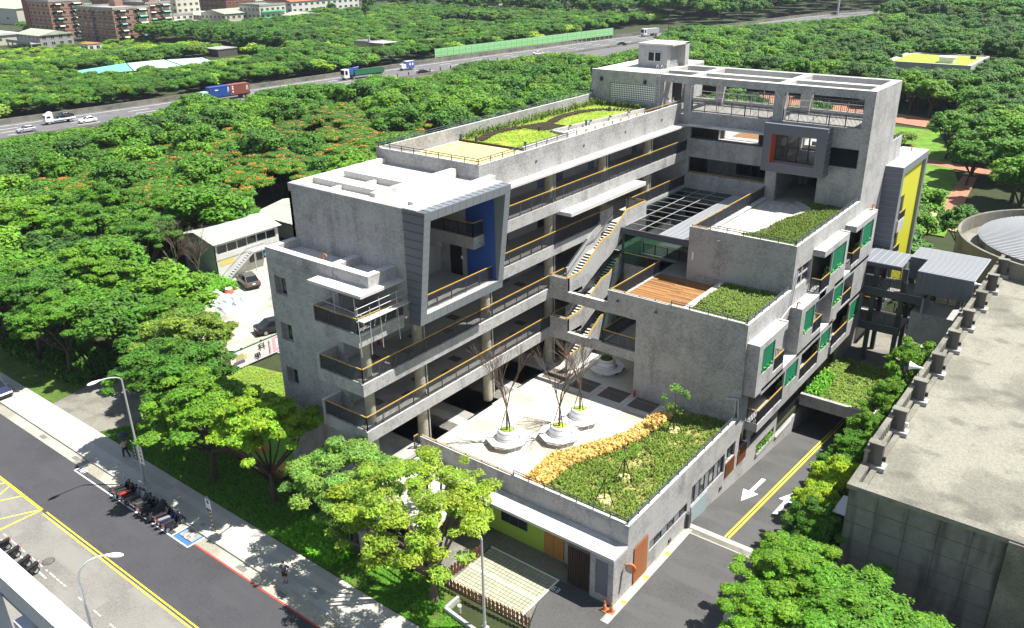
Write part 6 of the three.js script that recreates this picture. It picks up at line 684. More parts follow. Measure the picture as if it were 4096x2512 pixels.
// ---------------------------------------------------------------- highway and far buildings
const HW = [[-238, -20], [-233, -60], [-230.6, -88.6], [-226.5, -130], [-225, -161], [-222.4, -195], [-220, -233], [-214, -285], [-208, -341], [-198, -385], [-186, -425], [-174, -500], [-150, -561], [-105, -640], [-40, -720], [60, -800]];
const hwCurve = new THREE.CatmullRomCurve3(HW.map(q => V(q[0], 0, q[1]))); const HWN = 160, hwP = [], hwT = []; for (let i = 0; i <= HWN; i++) { hwP.push(hwCurve.getPointAt(i / HWN)); hwT.push(hwCurve.getTangentAt(i / HWN)); }
const off = (i, d) => [hwP[i].x - hwT[i].z * d, hwP[i].z + hwT[i].x * d]; // d metres towards the school (positive = +x side)
const strip = (b, d0, d1, y0, y1, i0 = 0, i1 = HWN, step = 1) => { for (let i = i0; i < i1; i += step) { const a = off(i, d0), c = off(i, d1), e = off(Math.min(i1, i + step), d0), f = off(Math.min(i1, i + step), d1); b.quad([a[0], y0, a[1]], [c[0], y1, c[1]], [f[0], y1, f[1]], [e[0], y0, e[1]]); } };
const wallStrip = (b, d0, d1, y0, y1, i0 = 0, i1 = HWN) => { for (let i = i0; i < i1; i++) { const a = off(i, d0), c = off(i, d1), e = off(i + 1, d0), f = off(i + 1, d1); const q = (p, y) => [p[0], y, p[1]]; b.quad(q(c, y0), q(f, y0), q(f, y1), q(c, y1)); b.quad(q(e, y0), q(a, y0), q(a, y1), q(e, y1)); b.quad(q(a, y1), q(c, y1), q(f, y1), q(e, y1)); } };
mb().constructor && (() => { let b = mb(); strip(b, 0, 20.5, 0.05, 0.05); strip(b, 22.5, 38, 0.05, 0.05); b.build('highway', M.asphHw, scene, K);
  const fb = thing('concrete_barrier', 'grey concrete barrier along the far side of the highway', 'barrier'); P('far_wall', q => wallStrip(q, -0.3, 0, -0.2, 1.35), M.oldConc, fb); const mbb = thing('concrete_barrier', 'low concrete barrier between the two carriageways of the highway', 'barrier'); P('median_wall', q => { wallStrip(q, 20.5, 20.8, -0.2, 0.55); wallStrip(q, 22.2, 22.5, -0.2, 0.55); }, M.oldConc, mbb);
  const ln = (n, lab, d, dash, m) => { const q = mb(); for (let i = 0; i < HWN; i += dash ? 3 : 1) { strip(q, d - 0.12, d + 0.12, 0.062, 0.062, i, i + 1); } tag(q.build(n, m || M.paint), lab, 'road marking'); };
  ln('edge_line', 'solid white edge line beside the far highway barrier', 2.6); ln('lane_line', 'dashed white line between the far lanes of the highway', 7, true); ln('lane_line', 'dashed white line in the middle of the highway', 11.4, true); ln('lane_line', 'dashed white line between the near lanes of the highway', 15.6, true); ln('edge_line', 'solid edge line on the near side of the highway', 19.4); })();
{ // green noise barrier: one panel per bay
  const nb = thing('noise_barrier', 'long pale green noise barrier of ribbed panels on the far side of the highway', 'noise barrier'); const m1 = std([0.22, 0.52, 0.20], 0.6), m2 = std([0.27, 0.58, 0.25], 0.6), l = []; const s = [-221, -238], e = [-207.7, -341], n = 34; for (let k = 0; k < n; k++) for (let r = 0; r < 5; r++) { const f = k / n, g = (k + 0.94) / n; l.push(b => b.bar([s[0] + (e[0] - s[0]) * f, 1.75 + r * 0.62, s[1] + (e[1] - s[1]) * f], [s[0] + (e[0] - s[0]) * g, 1.75 + r * 0.62, s[1] + (e[1] - s[1]) * g], 0.12, 0.56)); } pieces(nb, 'panel', [m1, m2, m1, m2, m2], l); P('post', b => { for (let k = 0; k <= n; k++) { const f = k / n; b.box(s[0] + (e[0] - s[0]) * f - 0.1, s[0] + (e[0] - s[0]) * f + 0.1, 0, 4.6, s[1] + (e[1] - s[1]) * f - 0.1, s[1] + (e[1] - s[1]) * f + 0.1); } }, M.galv, nb);
}
{ const p0 = thing('lane_post', 'dark reflector post along the near edge of the highway', 'post', [0, 0, 0], 'dark posts on the highway edge'); P('post', b => b.box(-0.12, 0.12, 0, 1.3, -0.12, 0.12), M.black, p0); P('cap', b => b.box(-0.13, 0.13, 1.3, 1.4, -0.13, 0.13), M.rail, p0); let first = true; for (let k = 0; k < 14; k++) { const z = -185 - k * 5, x = -203.2 + k * 0.15; if (first) { p0.position.set(x, 0, z); first = false; } else copyOf(p0, [x, 0, z]); } }
{ const g = thing('sign_gantry', 'steel gantry with a red lit message board over the far highway', 'gantry', [-157, 0, -528]); P('post', b => { b.box(-163.4, -162.6, 0, 8.5, -508, -507.2); b.box(-146.4, -145.6, 0, 8.5, -546, -545.2); }, M.galv, g); P('beam', b => { b.bar([-163, 8.6, -507.6], [-146, 8.6, -545.6], 0.6, 0.3); b.bar([-163, 9.8, -507.6], [-146, 9.8, -545.6], 0.6, 0.3); for (let k = 0; k < 14; k++) { const f = k / 14, h = (k + 1) / 14; b.bar([-163 + 17 * f, k % 2 ? 8.6 : 9.8, -507.6 - 38 * f], [-163 + 17 * h, k % 2 ? 9.8 : 8.6, -507.6 - 38 * h], 0.2, 0.2); } }, M.galv, g); P('board', b => b.box(-158.5, -150.5, 9.9, 14, -523, -522.4), M.black, g); P('lit_text', b => { for (let k = 0; k < 4; k++) for (let r = 0; r < 2; r++) b.box(-157.9 + k * 1.85, -156.7 + k * 1.85, 10.5 + r * 1.7, 11.6 + r * 1.7, -522.39, -522.35); }, std([0.5, 0.06, 0.03], 0.5), g); }
function house(name, label, cat, x0, x1, z0, z1, h, wallM, roofM, o = {}) { // z0 far, z1 near; gable or flat roof
  const t = thing(name, label, cat, [(x0 + x1) / 2, 0, (z0 + z1) / 2]); P('wall', b => b.box(x0, x1, -3, h, z0, z1), wallM, t); const rise = o.rise ?? 1.6, e = 0.5;
  if (o.flat) { P('roof', b => { b.box(x0 - 0.2, x1 + 0.2, h, h + 0.25, z0 - 0.2, z1 + 0.2); if (o.par) { b.box(x0, x0 + 0.3, h + 0.25, h + 1, z0, z1); b.box(x0, x1, h + 0.25, h + 1, z1 - 0.3, z1); b.box(x1 - 0.3, x1, h + 0.25, h + 1, z0, z1); } }, roofM, t); }
  else if (o.alongX) { const zc = (z0 + z1) / 2; P('roof', b => { b.quad([x0 - e, h, z1 + e], [x1 + e, h, z1 + e], [x1 + e, h + rise, zc], [x0 - e, h + rise, zc]); b.quad([x1 + e, h, z0 - e], [x0 - e, h, z0 - e], [x0 - e, h + rise, zc], [x1 + e, h + rise, zc]); b.tri([x1 + e, h, z1 + e], [x1 + e, h, z0 - e], [x1 + e, h + rise, zc]); }, roofM, t); P('roof_rib', b => { const n = Math.min(30, Math.round((x1 - x0) / 1)); for (let k = 0; k < n; k++) { const x = x0 + (x1 - x0) * (k + 0.5) / n; b.bar([x, h + 0.05, z1 + e], [x, h + rise + 0.05, zc], 0.12, 0.1); } }, roofM, t); }
  else { const xc = (x0 + x1) / 2; P('roof', b => { b.quad([x1 + e, h, z1 + e], [x1 + e, h, z0 - e], [xc, h + rise, z0 - e], [xc, h + rise, z1 + e]); b.quad([x0 - e, h, z0 - e], [x0 - e, h, z1 + e], [xc, h + rise, z1 + e], [xc, h + rise, z0 - e]); b.tri([x0 - e, h, z1 + e], [x1 + e, h, z1 + e], [xc, h + rise, z1 + e]); b.quad([x0 - e, h - 0.05, z0 - e], [x1 + e, h - 0.05, z0 - e], [x1 + e, h - 0.05, z1 + e], [x0 - e, h - 0.05, z1 + e]); }, roofM, t); P('roof_rib', b => { const n = Math.min(30, Math.round((z1 - z0) / 1)); for (let k = 0; k < n; k++) { const z = z0 + (z1 - z0) * (k + 0.5) / n; b.bar([x1 + e, h + 0.05, z], [xc, h + rise + 0.05, z], 0.12, 0.1); } }, roofM, t); }
  const fl = o.floors || Math.max(1, Math.round(h / 3.2)), fh = h / fl; const wx = Math.max(2, Math.round((x1 - x0) / (o.wp || 4))), wz = Math.max(2, Math.round((z1 - z0) / (o.wp || 4)));
  if (!o.blind) for (let f = 0; f < fl; f++) { for (let k = 0; k < wx; k++) { const xa = x0 + (x1 - x0) * (k + 0.28) / wx, xb = x0 + (x1 - x0) * (k + 0.72) / wx; farWin(t, 'z', z1, xa, xb, f * fh + 1.0, f * fh + 2.3, o); } for (let k = 0; k < wz; k++) { const a = z0 + (z1 - z0) * (k + 0.28) / wz, c = z0 + (z1 - z0) * (k + 0.72) / wz; farWin(t, 'x', x1, a, c, f * fh + 1.0, f * fh + 2.3, o); } }
  return t;
}
function farWin(t, ax, p, a, c, y0, y1, o = {}) { const g = part(t, 'window'); P('pane', b => ax === 'z' ? b.box(a, c, y0, y1, p - 0.05, p + 0.02) : b.box(p - 0.05, p + 0.02, y0, y1, a, c), M.glass, g); P('frame', b => { const f = 0.12; if (ax === 'z') { b.wall('z', p - 0.02, p + 0.08, a - f, c + f, y0 - f, y1 + f, [[a, c, y0, y1]]); b.box((a + c) / 2 - 0.05, (a + c) / 2 + 0.05, y0, y1, p - 0.02, p + 0.05); if (o.hood) b.box(a - 0.3, c + 0.3, y1 + 0.12, y1 + 0.2, p, p + 0.7); } else { b.wall('x', p - 0.02, p + 0.08, a - f, c + f, y0 - f, y1 + f, [[a, c, y0, y1]]); b.box(p - 0.02, p + 0.05, y0, y1, (a + c) / 2 - 0.05, (a + c) / 2 + 0.05); if (o.hood) b.box(p, p + 0.7, y1 + 0.12, y1 + 0.2, a - 0.3, c + 0.3); } }, o.fm || M.pave, g); }
const pinkT = std([0.33, 0.19, 0.145], 0.9, { map: tPave }), pinkD = std([0.20, 0.075, 0.045], 0.9, { map: tPave }), mint = std([0.52, 0.60, 0.45], 0.7), mint2 = std([0.45, 0.50, 0.40], 0.75, { map: tRoof }), cream = std([0.55, 0.53, 0.46], 0.9, { map: tPave }), greyW = std([0.32, 0.32, 0.31], 0.9, { map: tPave }), terra = std([0.50, 0.16, 0.08], 0.8, { map: tPave }), teal = std([0.16, 0.55, 0.44], 0.7, { map: tRoof }), whiteR = std([0.55, 0.56, 0.52], 0.7);
function apartment(label, x0, x1, z0, z1, h, recess) { const t = house('apartment_block', label, 'apartment block', x0, x1, z0, z1, h, pinkT, greyW, { flat: true, par: true, floors: 5, wp: 4.5, hood: true, fm: M.pave2 }); const fh = h / 5;
  P('band', b => { for (let f = 1; f < 5; f++) { b.box(x0 - 0.08, x1 + 0.08, f * fh - 0.12, f * fh + 0.12, z1 - 0.1, z1 + 0.09); b.box(x1 - 0.1, x1 + 0.09, f * fh - 0.12, f * fh + 0.12, z0, z1); } for (let k = 0; k <= 4; k++) { const x = x0 + (x1 - x0) * k / 4; b.box(x - 0.12, x + 0.12, 0, h, z1, z1 + 0.1); } }, pinkD, t);
  for (let f = 0; f < 5; f++) for (let k = 0; k < 2; k++) { const zc = z0 + (z1 - z0) * (k + 0.5) / 2; P('balcony', b => { b.box(x1, x1 + 1.3, f * fh + 0.2, f * fh + 1.3, zc - 2.2, zc + 2.2); b.box(x1, x1 + 1.4, f * fh + 2.75, f * fh + 2.9, zc - 2.3, zc + 2.3); }, k ? pinkT : cream, t); P('balcony_opening', b => b.box(x1 + 0.9, x1 + 1.25, f * fh + 1.3, f * fh + 2.7, zc - 2.1, zc + 2.1), M.glass, t); P('awning', b => b.quad([x1 + 1.3, f * fh + 2.6, zc - 2.0 + k], [x1 + 1.3, f * fh + 2.6, zc + 1.6], [x1 + 2.1, f * fh + 2.2, zc + 1.6], [x1 + 2.1, f * fh + 2.2, zc - 2 + k]), (f + k) % 3 ? mint : teal, t); }
  if (recess) P('dark_recess', b => b.box(recess, recess + 2.2, 0, h + 0.2, z1 + 0.11, z1 + 0.16), M.dark, t); P('water_tank', b => { b.cyl([x0 + 3, h, z0 + 3], [x0 + 3, h + 1.8, z0 + 3], 0.9, 0.9, 12); b.box(x0 + 6, x0 + 11, h, h + 3, z0 + 1, z0 + 5); }, pinkT, t); return t; }
apartment('pink tiled apartment block with a dark vertical recess, nearest of the pink blocks', -432, -399, -232, -213, 14.6, -418.5); apartment('pink tiled apartment block behind the white-roofed yard building, leftmost of the pink blocks', -471, -449, -226, -208, 17, 0); apartment('brown-pink apartment block with balconies and a green awning, rightmost of the pink blocks', -432, -410, -250, -236, 15.5, 0); apartment('taller pink apartment block standing behind the other pink blocks', -480, -440, -262, -246, 18, 0);
P('stair_tower', b => b.box(-476, -470.9, 0, 19, -222, -207.5), pinkD, scene.getObjectByName('apartment_block_001'));
house('apartment_block', 'pale grey apartment tower with small balconies beyond the pink blocks', 'apartment block', -478, -462, -300, -285, 22, cream, greyW, { flat: true, floors: 7, wp: 4 });
{ const t = house('yard_building', 'two-level grey yard building with a pale green metal roof, left of the pink blocks', 'building', -433, -410, -198, -183, 5.2, greyW, mint2, { alongX: true, rise: 1.8 }); P('veranda', b => { b.box(-433, -409, 1.9, 2.2, -183, -178); b.box(-433, -409, 2.2, 3.2, -178.2, -178); for (let k = 0; k < 6; k++) b.box(-432.5 + k * 4.6, -432.1 + k * 4.6, -3, 1.9, -178.6, -178.2); }, greyW, t); }
house('warehouse', 'long low warehouse with a pale roof at the left edge below the pink blocks', 'warehouse', -475, -442, -192, -172, 4.2, cream, whiteR, { alongX: true, rise: 1.2, blind: true });
house('warehouse', 'broad white-roofed warehouse at the top left corner of the view', 'warehouse', -640, -560, -290, -240, 9, cream, mint2, { alongX: true, rise: 3, blind: true });
house('warehouse', 'wide pale green roofed warehouse behind the small houses', 'warehouse', -585, -510, -390, -340, 7, cream, mint, { alongX: true, rise: 4, blind: true });
house('house', 'grey house with a mossy flat roof right of the pink blocks', 'house', -474, -456, -291, -272, 6, cream, greyW, { flat: true, par: true });
house('house', 'white house with a pale green gable roof, middle of the small houses', 'house', -447, -424, -308, -290, 7, cream, mint2, { rise: 2 });
house('house', 'low house with pale green roof between the mossy house and the gabled white house', 'house', -470, -448, -306, -292, 5.5, cream, mint, { alongX: true });
house('house', 'small house with a white metal roof in front of the gabled white house', 'house', -455, -438, -287, -276, 3.2, terra, whiteR, { alongX: true, rise: 0.8 });
{ const t = house('town_house', 'three-storey house with green balcony strips right of the gabled houses', 'house', -430, -412, -322, -304, 10.5, cream, greyW, { flat: true, par: true, floors: 3 }); P('green_strip', b => { for (let f = 1; f < 3; f++) b.box(-412, -410.9, f * 3.5 + 0.2, f * 3.5 + 0.9, -321, -305); }, std([0.1, 0.45, 0.25], 0.6), t); }
house('shed', 'pale metal-roofed shed beside the three-storey house', 'shed', -411, -398, -335, -318, 5, cream, mint2, { alongX: true });
house('school_hall', 'long white building with a red tiled roof among the far trees', 'building', -510, -480, -440, -380, 7, whiteR, terra, { rise: 3.5, wp: 5 });
house('factory', 'far building with a broad salmon pink roof at the top of the view', 'factory', -450, -400, -540, -500, 7, cream, std([0.55, 0.30, 0.22], 0.8), { alongX: true, rise: 5 });
house('factory', 'grey-green roofed workshop left of centre at the top of the view', 'factory', -352, -322, -500, -472, 8, greyW, mint, { alongX: true, rise: 2.5 }); house('factory', 'grey-green roofed workshop with open front at the top, right of its twin', 'factory', -316, -290, -505, -475, 7, greyW, mint2, { rise: 2.5 });
for (const [x, z, l, m] of [[-620, -420, 'far flat grey building on the skyline edge, leftmost', greyW], [-560, -470, 'far pinkish building row at the top edge', pinkT], [-590, -360, 'far cream block behind the pale green warehouse', cream], [-520, -330, 'far brown house row behind the pink blocks', pinkD]]) house('far_building', l, 'building', x, x + 40, z - 22, z, 11, m, greyW, { flat: true, wp: 5 });
// teal net roofs beyond the highway
{ const t = thing('shade_house', 'low shade house with torn teal sheet roofs beyond the highway', 'shade house', [-285, 0, -155]); const sheet = (pts, y) => b => b.prism(pts, y, y + 0.12); const l = [[[-291, -136], [-280, -138], [-275, -150], [-297, -160]], [[-298, -161], [-276, -151], [-271, -166], [-296, -174]], [[-296, -175], [-271, -167.5], [-268, -178], [-290, -186]]]; pieces(t, 'roof_sheet', [teal, std([0.42, 0.62, 0.58], 0.7, { map: tRoof }), std([0.45, 0.62, 0.60], 0.7, { map: tRoof })], l.map((p, i) => sheet(p, 3.0 - i * 0.2))); P('posts', b => { for (let k = 0; k < 10; k++) b.box(-290 + k * 2, -289.8 + k * 2, -0.2, 2.6, -140 - k * 4, -139.8 - k * 4); }, M.galv, t); }
{ const t = house('pump_house', 'small yellowish hut with a steel frame canopy beside the highway trees', 'hut', -264, -256, -246, -238, 4.5, std([0.45, 0.38, 0.22], 0.9), greyW, { flat: true, par: true, wp: 3 }); P('canopy_frame', b => { for (const x of [-256, -248]) for (const z of [-238, -246]) b.box(x - 0.1, x + 0.1, 0, 5, z - 0.1, z + 0.1); b.box(-256.2, -247.8, 5, 5.15, -246.2, -237.8); b.box(-256, -247.8, 0, 1.2, -246, -237.9); }, M.galv, t); P('chimney', b => b.cyl([-261, 4.5, -243], [-261, 7, -243], 0.5, 0.5, 10), greyW, t); }
house('hut', 'little brown-roofed hut among the far trees', 'hut', -346, -339, -274, -268, 3, cream, std([0.22, 0.10, 0.06], 0.8), { rise: 1.2, wp: 3 }); house('hut', 'small white open hut in front of the nearest pink block', 'hut', -381, -374, -192, -186, 3, whiteR, terra, { flat: true, wp: 3 }); house('hut', 'dark scrap hut with junk beside the dark tree row', 'hut', -318, -308, -214, -205, 2.6, std([0.08, 0.07, 0.06], 0.9), greyW, { flat: true, blind: true });
for (const [x0, x1, z0, z1, n] of [[-330, -280, -368, -345, 'field'], [-300, -272, -210, -180, 'field']]) mb().box(x0, x1, -0.2, 0.1, z0, z1).build(n, M.lawn, scene, K);
// park on the right: lawns, brick paths, a low building with a grass roof
mb().prism([[-52, -205], [-40, -205], [-24, -150], [-22, -128], [-31, -128], [-42, -160]], -0.2, 0.02).build('park_lawn', M.lawn, scene, K); mb().prism([[-95, -222], [-38, -206], [-38, -216], [-95, -236]], -0.2, 0.03).build('brick_path', M.redPath, scene, K); mb().prism([[-27.5, -166], [-25.2, -166], [-22.5, -137], [-25.5, -137]], -0.2, 0.035).build('brick_path', M.redPath, scene, K); mb().prism([[-60, -178], [-20, -168], [-20, -172], [-60, -182]], -0.2, 0.04).build('brick_path', M.redPath, scene, K); mb().prism([[-29, -143], [-22, -141], [-20, -131], [-28, -133]], -0.2, 0.05).build('sand_patch', M.sand, scene, K); mb().prism([[-48, -92], [-27, -96], [-27, -125], [-50, -200], [-100, -215], [-100, -180]], -0.2, 0.01).build('park_yard', M.pave2, scene, K); mb().box(-78, -52, -0.2, 0.06, -200, -186).build('park_lawn', M.lawn, scene, K);
{ const t = thing('grass_roof_building', 'low concrete building with a bright grass roof among the park trees', 'building', [-60, 0, -293]); P('wall', b => { b.box(-74, -50, 0, 5, -307, -306.4); b.wall('z', -281, -280.4, -74, -50, 0, 5, []); b.box(-74, -73.4, 0, 5, -306.4, -281); b.box(-50.6, -50, 0, 5, -306.4, -281); }, M.concL, t); P('roof', b => b.box(-72.6, -51.4, 4.2, 4.7, -305.6, -281.8), M.lawnY, t); P('roof_edge', b => b.wall('y', 4.2, 4.72, -73.4, -50.6, -306.4, -281, [[-72.6, -51.4, -305.6, -281.8]]), M.cap, t); P('skylight', b => { b.box(-60, -56, 4.7, 6.2, -289, -286); b.box(-60.3, -55.7, 6.2, 6.4, -289.3, -285.7); }, M.white, t); P('roof_box', b => b.box(-54, -52.5, 4.7, 5.6, -300, -299), M.black, t); mb().box(-49, -30, -0.2, 0.05, -312, -270).build('park_lawn', M.lawn, scene, K); }
{ const t = thing('pergola', 'dark timber pergola at the edge of the park trees', 'pergola', [-34, 0, -238]); P('post', b => { for (let k = 0; k < 4; k++) b.box(-41 + k * 4, -40.7 + k * 4, 0, 3, -238, -237.7); }, M.black, t); P('beam', b => b.box(-41.4, -28, 3, 3.4, -238.4, -237.3), M.black, t); }
lamp(-72, -182, 10, 1.9, [0.6, 0.8], 'street lamp rising out of the trees behind the tower', { drop: 0.7 }); lamp(-62.5, -92, 9.5, 1.9, [-0.8, 0.4], 'street lamp among the trees beside the roof garden', { drop: 0.6 });
// ---------------------------------------------------------------- white two-storey site office
{
  const t = thing('site_office', 'white two-storey site office of metal panels with a pale green ribbed roof and outside stair', 'site office', [-96, 0, -62]); const x0 = -99.6, x1 = -92.4, z0 = -66.6, z1 = -56.7, h = 4.9; const wm = std([0.62, 0.62, 0.60], 0.6, { map: tRoof }), gm = std([0.36, 0.38, 0.40], 0.7, { map: tRoof });
  P('wall', b => { b.wall('x', x1 - 0.1, x1, z0, z1, -0.1, h, [[-66.2, -57, 3.35, 4.55], [-66, -61.5, 0.9, 2.1]]); b.box(x0, x0 + 0.1, -0.1, h, z0, z1); }, wm, t); P('gable_wall', b => { b.wall('z', z1 - 0.1, z1, x0, x1, -0.1, h, [[-98.6, -97, 1.0, 1.9]]); b.tri([x0, h, z1], [x1, h, z1], [(x0 + x1) / 2, h + 0.95, z1]); }, gm, t); P('floor_band', b => { b.box(x1, x1 + 0.04, 2.55, 2.7, z0, z1); b.box(x0, x1, 2.55, 2.7, z1, z1 + 0.04); }, gm, t);
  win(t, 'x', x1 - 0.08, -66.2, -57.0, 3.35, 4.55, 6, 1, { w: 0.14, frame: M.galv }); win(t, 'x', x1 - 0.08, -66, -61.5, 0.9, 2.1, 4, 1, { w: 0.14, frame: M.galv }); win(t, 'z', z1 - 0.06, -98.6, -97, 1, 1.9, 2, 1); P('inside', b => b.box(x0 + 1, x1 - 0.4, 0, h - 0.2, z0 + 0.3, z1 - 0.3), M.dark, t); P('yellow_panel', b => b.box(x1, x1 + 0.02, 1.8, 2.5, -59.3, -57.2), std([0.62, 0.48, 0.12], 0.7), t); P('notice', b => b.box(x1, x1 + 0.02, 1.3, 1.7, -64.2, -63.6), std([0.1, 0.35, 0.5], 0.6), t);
  const xc = (x0 + x1) / 2; P('roof', b => { b.quad([x1 + 0.5, h + 0.0, z1 + 0.4], [x1 + 0.5, h + 0.0, z0 - 0.4], [xc, h + 1.0, z0 - 0.4], [xc, h + 1.0, z1 + 0.4]); b.quad([x0 - 0.5, h, z0 - 0.4], [x0 - 0.5, h, z1 + 0.4], [xc, h + 1.0, z1 + 0.4], [xc, h + 1.0, z0 - 0.4]); }, mint2, t); pieces(t, 'roof_rib', [whiteR], [...Array(29).keys()].map(k => b => { const z = z1 + 0.3 - k * 0.36; b.bar([x1 + 0.5, h + 0.03, z], [xc, h + 1.03, z], 0.07, 0.05); }));
  P('stair', b => { for (const dx of [0.25, 1.05]) { b.bar([x1 + dx, 0.1, -57.4], [x1 + dx, 2.7, -61.6], 0.06, 0.2); b.bar([x1 + dx, 1.1, -57.4], [x1 + dx, 3.6, -61.6], 0.04, 0.04); b.bar([x1 + dx, 3.6, -61.6], [x1 + dx, 3.6, -64.4], 0.04, 0.04); } b.box(x1, x1 + 1.1, 2.62, 2.7, -64.4, -61.6); for (let k = 0; k < 5; k++) b.box(x1 + 1.03, x1 + 1.07, 2.7, 3.6, -61.7 - k * 0.65, -61.66 - k * 0.65); for (const z of [-61.8, -64.2]) b.box(x1 + 0.95, x1 + 1.03, 0, 2.65, z, z + 0.08); }, M.galv, t); pieces(t, 'step', [M.galv], [...Array(12).keys()].map(k => b => b.box(x1 + 0.27, x1 + 1.03, 0.2 + k * 0.21, 0.24 + k * 0.21, -57.85 - k * 0.345, -57.6 - k * 0.345)));
  house('shed', 'low shed with a pale mint roof behind the site office', 'shed', -106, -88, -84, -73, 2.6, greyW, mint2, { alongX: true, rise: 0.9, blind: true });
  const tp = thing('tarpaulin_pile', 'heap of material under pale blue and white striped tarpaulins', 'tarpaulin', [-84.5, 0, -52.8]); const tt = canvasTex(128, 128, (c, w) => { c.fillStyle = '#dfe3e8'; c.fillRect(0, 0, w, w); c.fillStyle = '#a9bfd6'; for (let k = 0; k < 8; k++) c.fillRect(0, k * 16, w, 6); }); tt.wrapS = tt.wrapT = THREE.RepeatWrapping; tt.repeat.set(0.4, 0.4); const tm = std(W1, 0.6, { map: tt });
  for (const [x, z, rx, rz, h2] of [[-86.6, -52.2, 1.7, 1.3, 1.3], [-84.2, -53.2, 2.2, 1.4, 1.0], [-82.6, -53.4, 1.3, 1.5, 1.2], [-83.6, -51.6, 2.2, 0.8, 0.5]]) P('sheet', b => { const g = new THREE.SphereGeometry(1, 26, 14, 0, 6.2832, 0, 1.571); const p = g.attributes.position; for (let i = 0; i < p.count; i++) { const a = p.getX(i), c = p.getY(i), d = p.getZ(i); const n = 1 + 0.14 * Math.sin(a * 7 + d * 5) + 0.1 * Math.sin(d * 11 - a * 3); p.setXYZ(i, a * rx * n * (1.15 - 0.3 * c), c * h2 * n - 0.03, d * rz * n * (1.15 - 0.3 * c)); } g.computeVertexNormals(); g.translate(x, 0, z); b.geo(g, true); }, tm, tp);
  const dr = thing('plastic_drum', 'orange-red plastic drum behind the striped tarpaulins', 'drum', [-86.6, 0, -54.2]); P('drum', b => b.lathe([[0, 0], [0.5, 0], [0.55, 0.3], [0.52, 0.9], [0.4, 1.0], [0.38, 1.05], [0, 1.05]], -86.6, 0, -54.2, 18), std([0.5, 0.13, 0.06], 0.5), dr); P('lid', b => b.cyl([-86.6, 1.05, -54.2], [-86.6, 1.12, -54.2], 0.42, 0.42, 18), M.white, dr);
}

// ---------------------------------------------------------------- trees and plants
function leafMat(r, g, b, rough = 0.62) { return new THREE.MeshPhysicalMaterial({ color: col(r * 1.5, g * 1.45, b * 1.1), roughness: rough, side: THREE.DoubleSide, vertexColors: true, transmission: 0.3, thickness: 0, specularIntensity: 0.5 }); }
const LM = { a: leafMat(0.062, 0.172, 0.006), b: leafMat(0.046, 0.138, 0.008), c: leafMat(0.088, 0.208, 0.008), d: leafMat(0.034, 0.102, 0.012), e: leafMat(0.15, 0.28, 0.012), f: leafMat(0.175, 0.275, 0.024), flower: leafMat(0.62, 0.12, 0.03), gold: leafMat(0.46, 0.35, 0.13), fern: leafMat(0.12, 0.20, 0.026), bright: leafMat(0.09, 0.27, 0.012), pale: leafMat(0.125, 0.24, 0.045), lime: leafMat(0.22, 0.34, 0.018) };
class Leaves { // many small leaf faces
  constructor() { this.p = []; this.n = []; this.c = []; this.i = []; }
  leaf(x, y, z, nx, ny, nz, L, w, shade, tint = 0) {
    let ax = R(-1, 1), ay = R(-1, 1), az = R(-1, 1); const d = ax * nx + ay * ny + az * nz; ax -= d * nx; ay -= d * ny; az -= d * nz; const l = Math.hypot(ax, ay, az) || 1; ax /= l; ay /= l; az /= l; const bx = ny * az - nz * ay, by = nz * ax - nx * az, bz = nx * ay - ny * ax; const k = this.p.length / 3, f = 0.18 * L;
    this.p.push(x - ax * L, y - ay * L, z - az * L, x + bx * w - nx * f, y + by * w - ny * f, z + bz * w - nz * f, x + ax * L, y + ay * L, z + az * L, x - bx * w - nx * f, y - by * w - ny * f, z - bz * w - nz * f);
    for (let q = 0; q < 4; q++) { this.n.push(nx, ny, nz); this.c.push(shade * (1 + tint), shade, shade * (1 - tint)); } this.i.push(k, k + 2, k + 1, k, k + 3, k + 2);
  }
  geo() { const g = new THREE.BufferGeometry(); g.setAttribute('position', new THREE.BufferAttribute(new Float32Array(this.p), 3)); g.setAttribute('normal', new THREE.BufferAttribute(new Float32Array(this.n), 3)); g.setAttribute('color', new THREE.BufferAttribute(new Float32Array(this.c), 3)); g.setIndex(this.i); return g; }
  mesh(name, mat, parent) { const m = new THREE.Mesh(this.geo(), mat); m.name = name; m.castShadow = m.receiveShadow = true; if (parent) parent.add(m); return m; }
}
function dir() { const y = R(-1, 1), a = R(0, 6.2832), s = Math.sqrt(1 - y * y); return [s * Math.cos(a), y, s * Math.sin(a)]; }
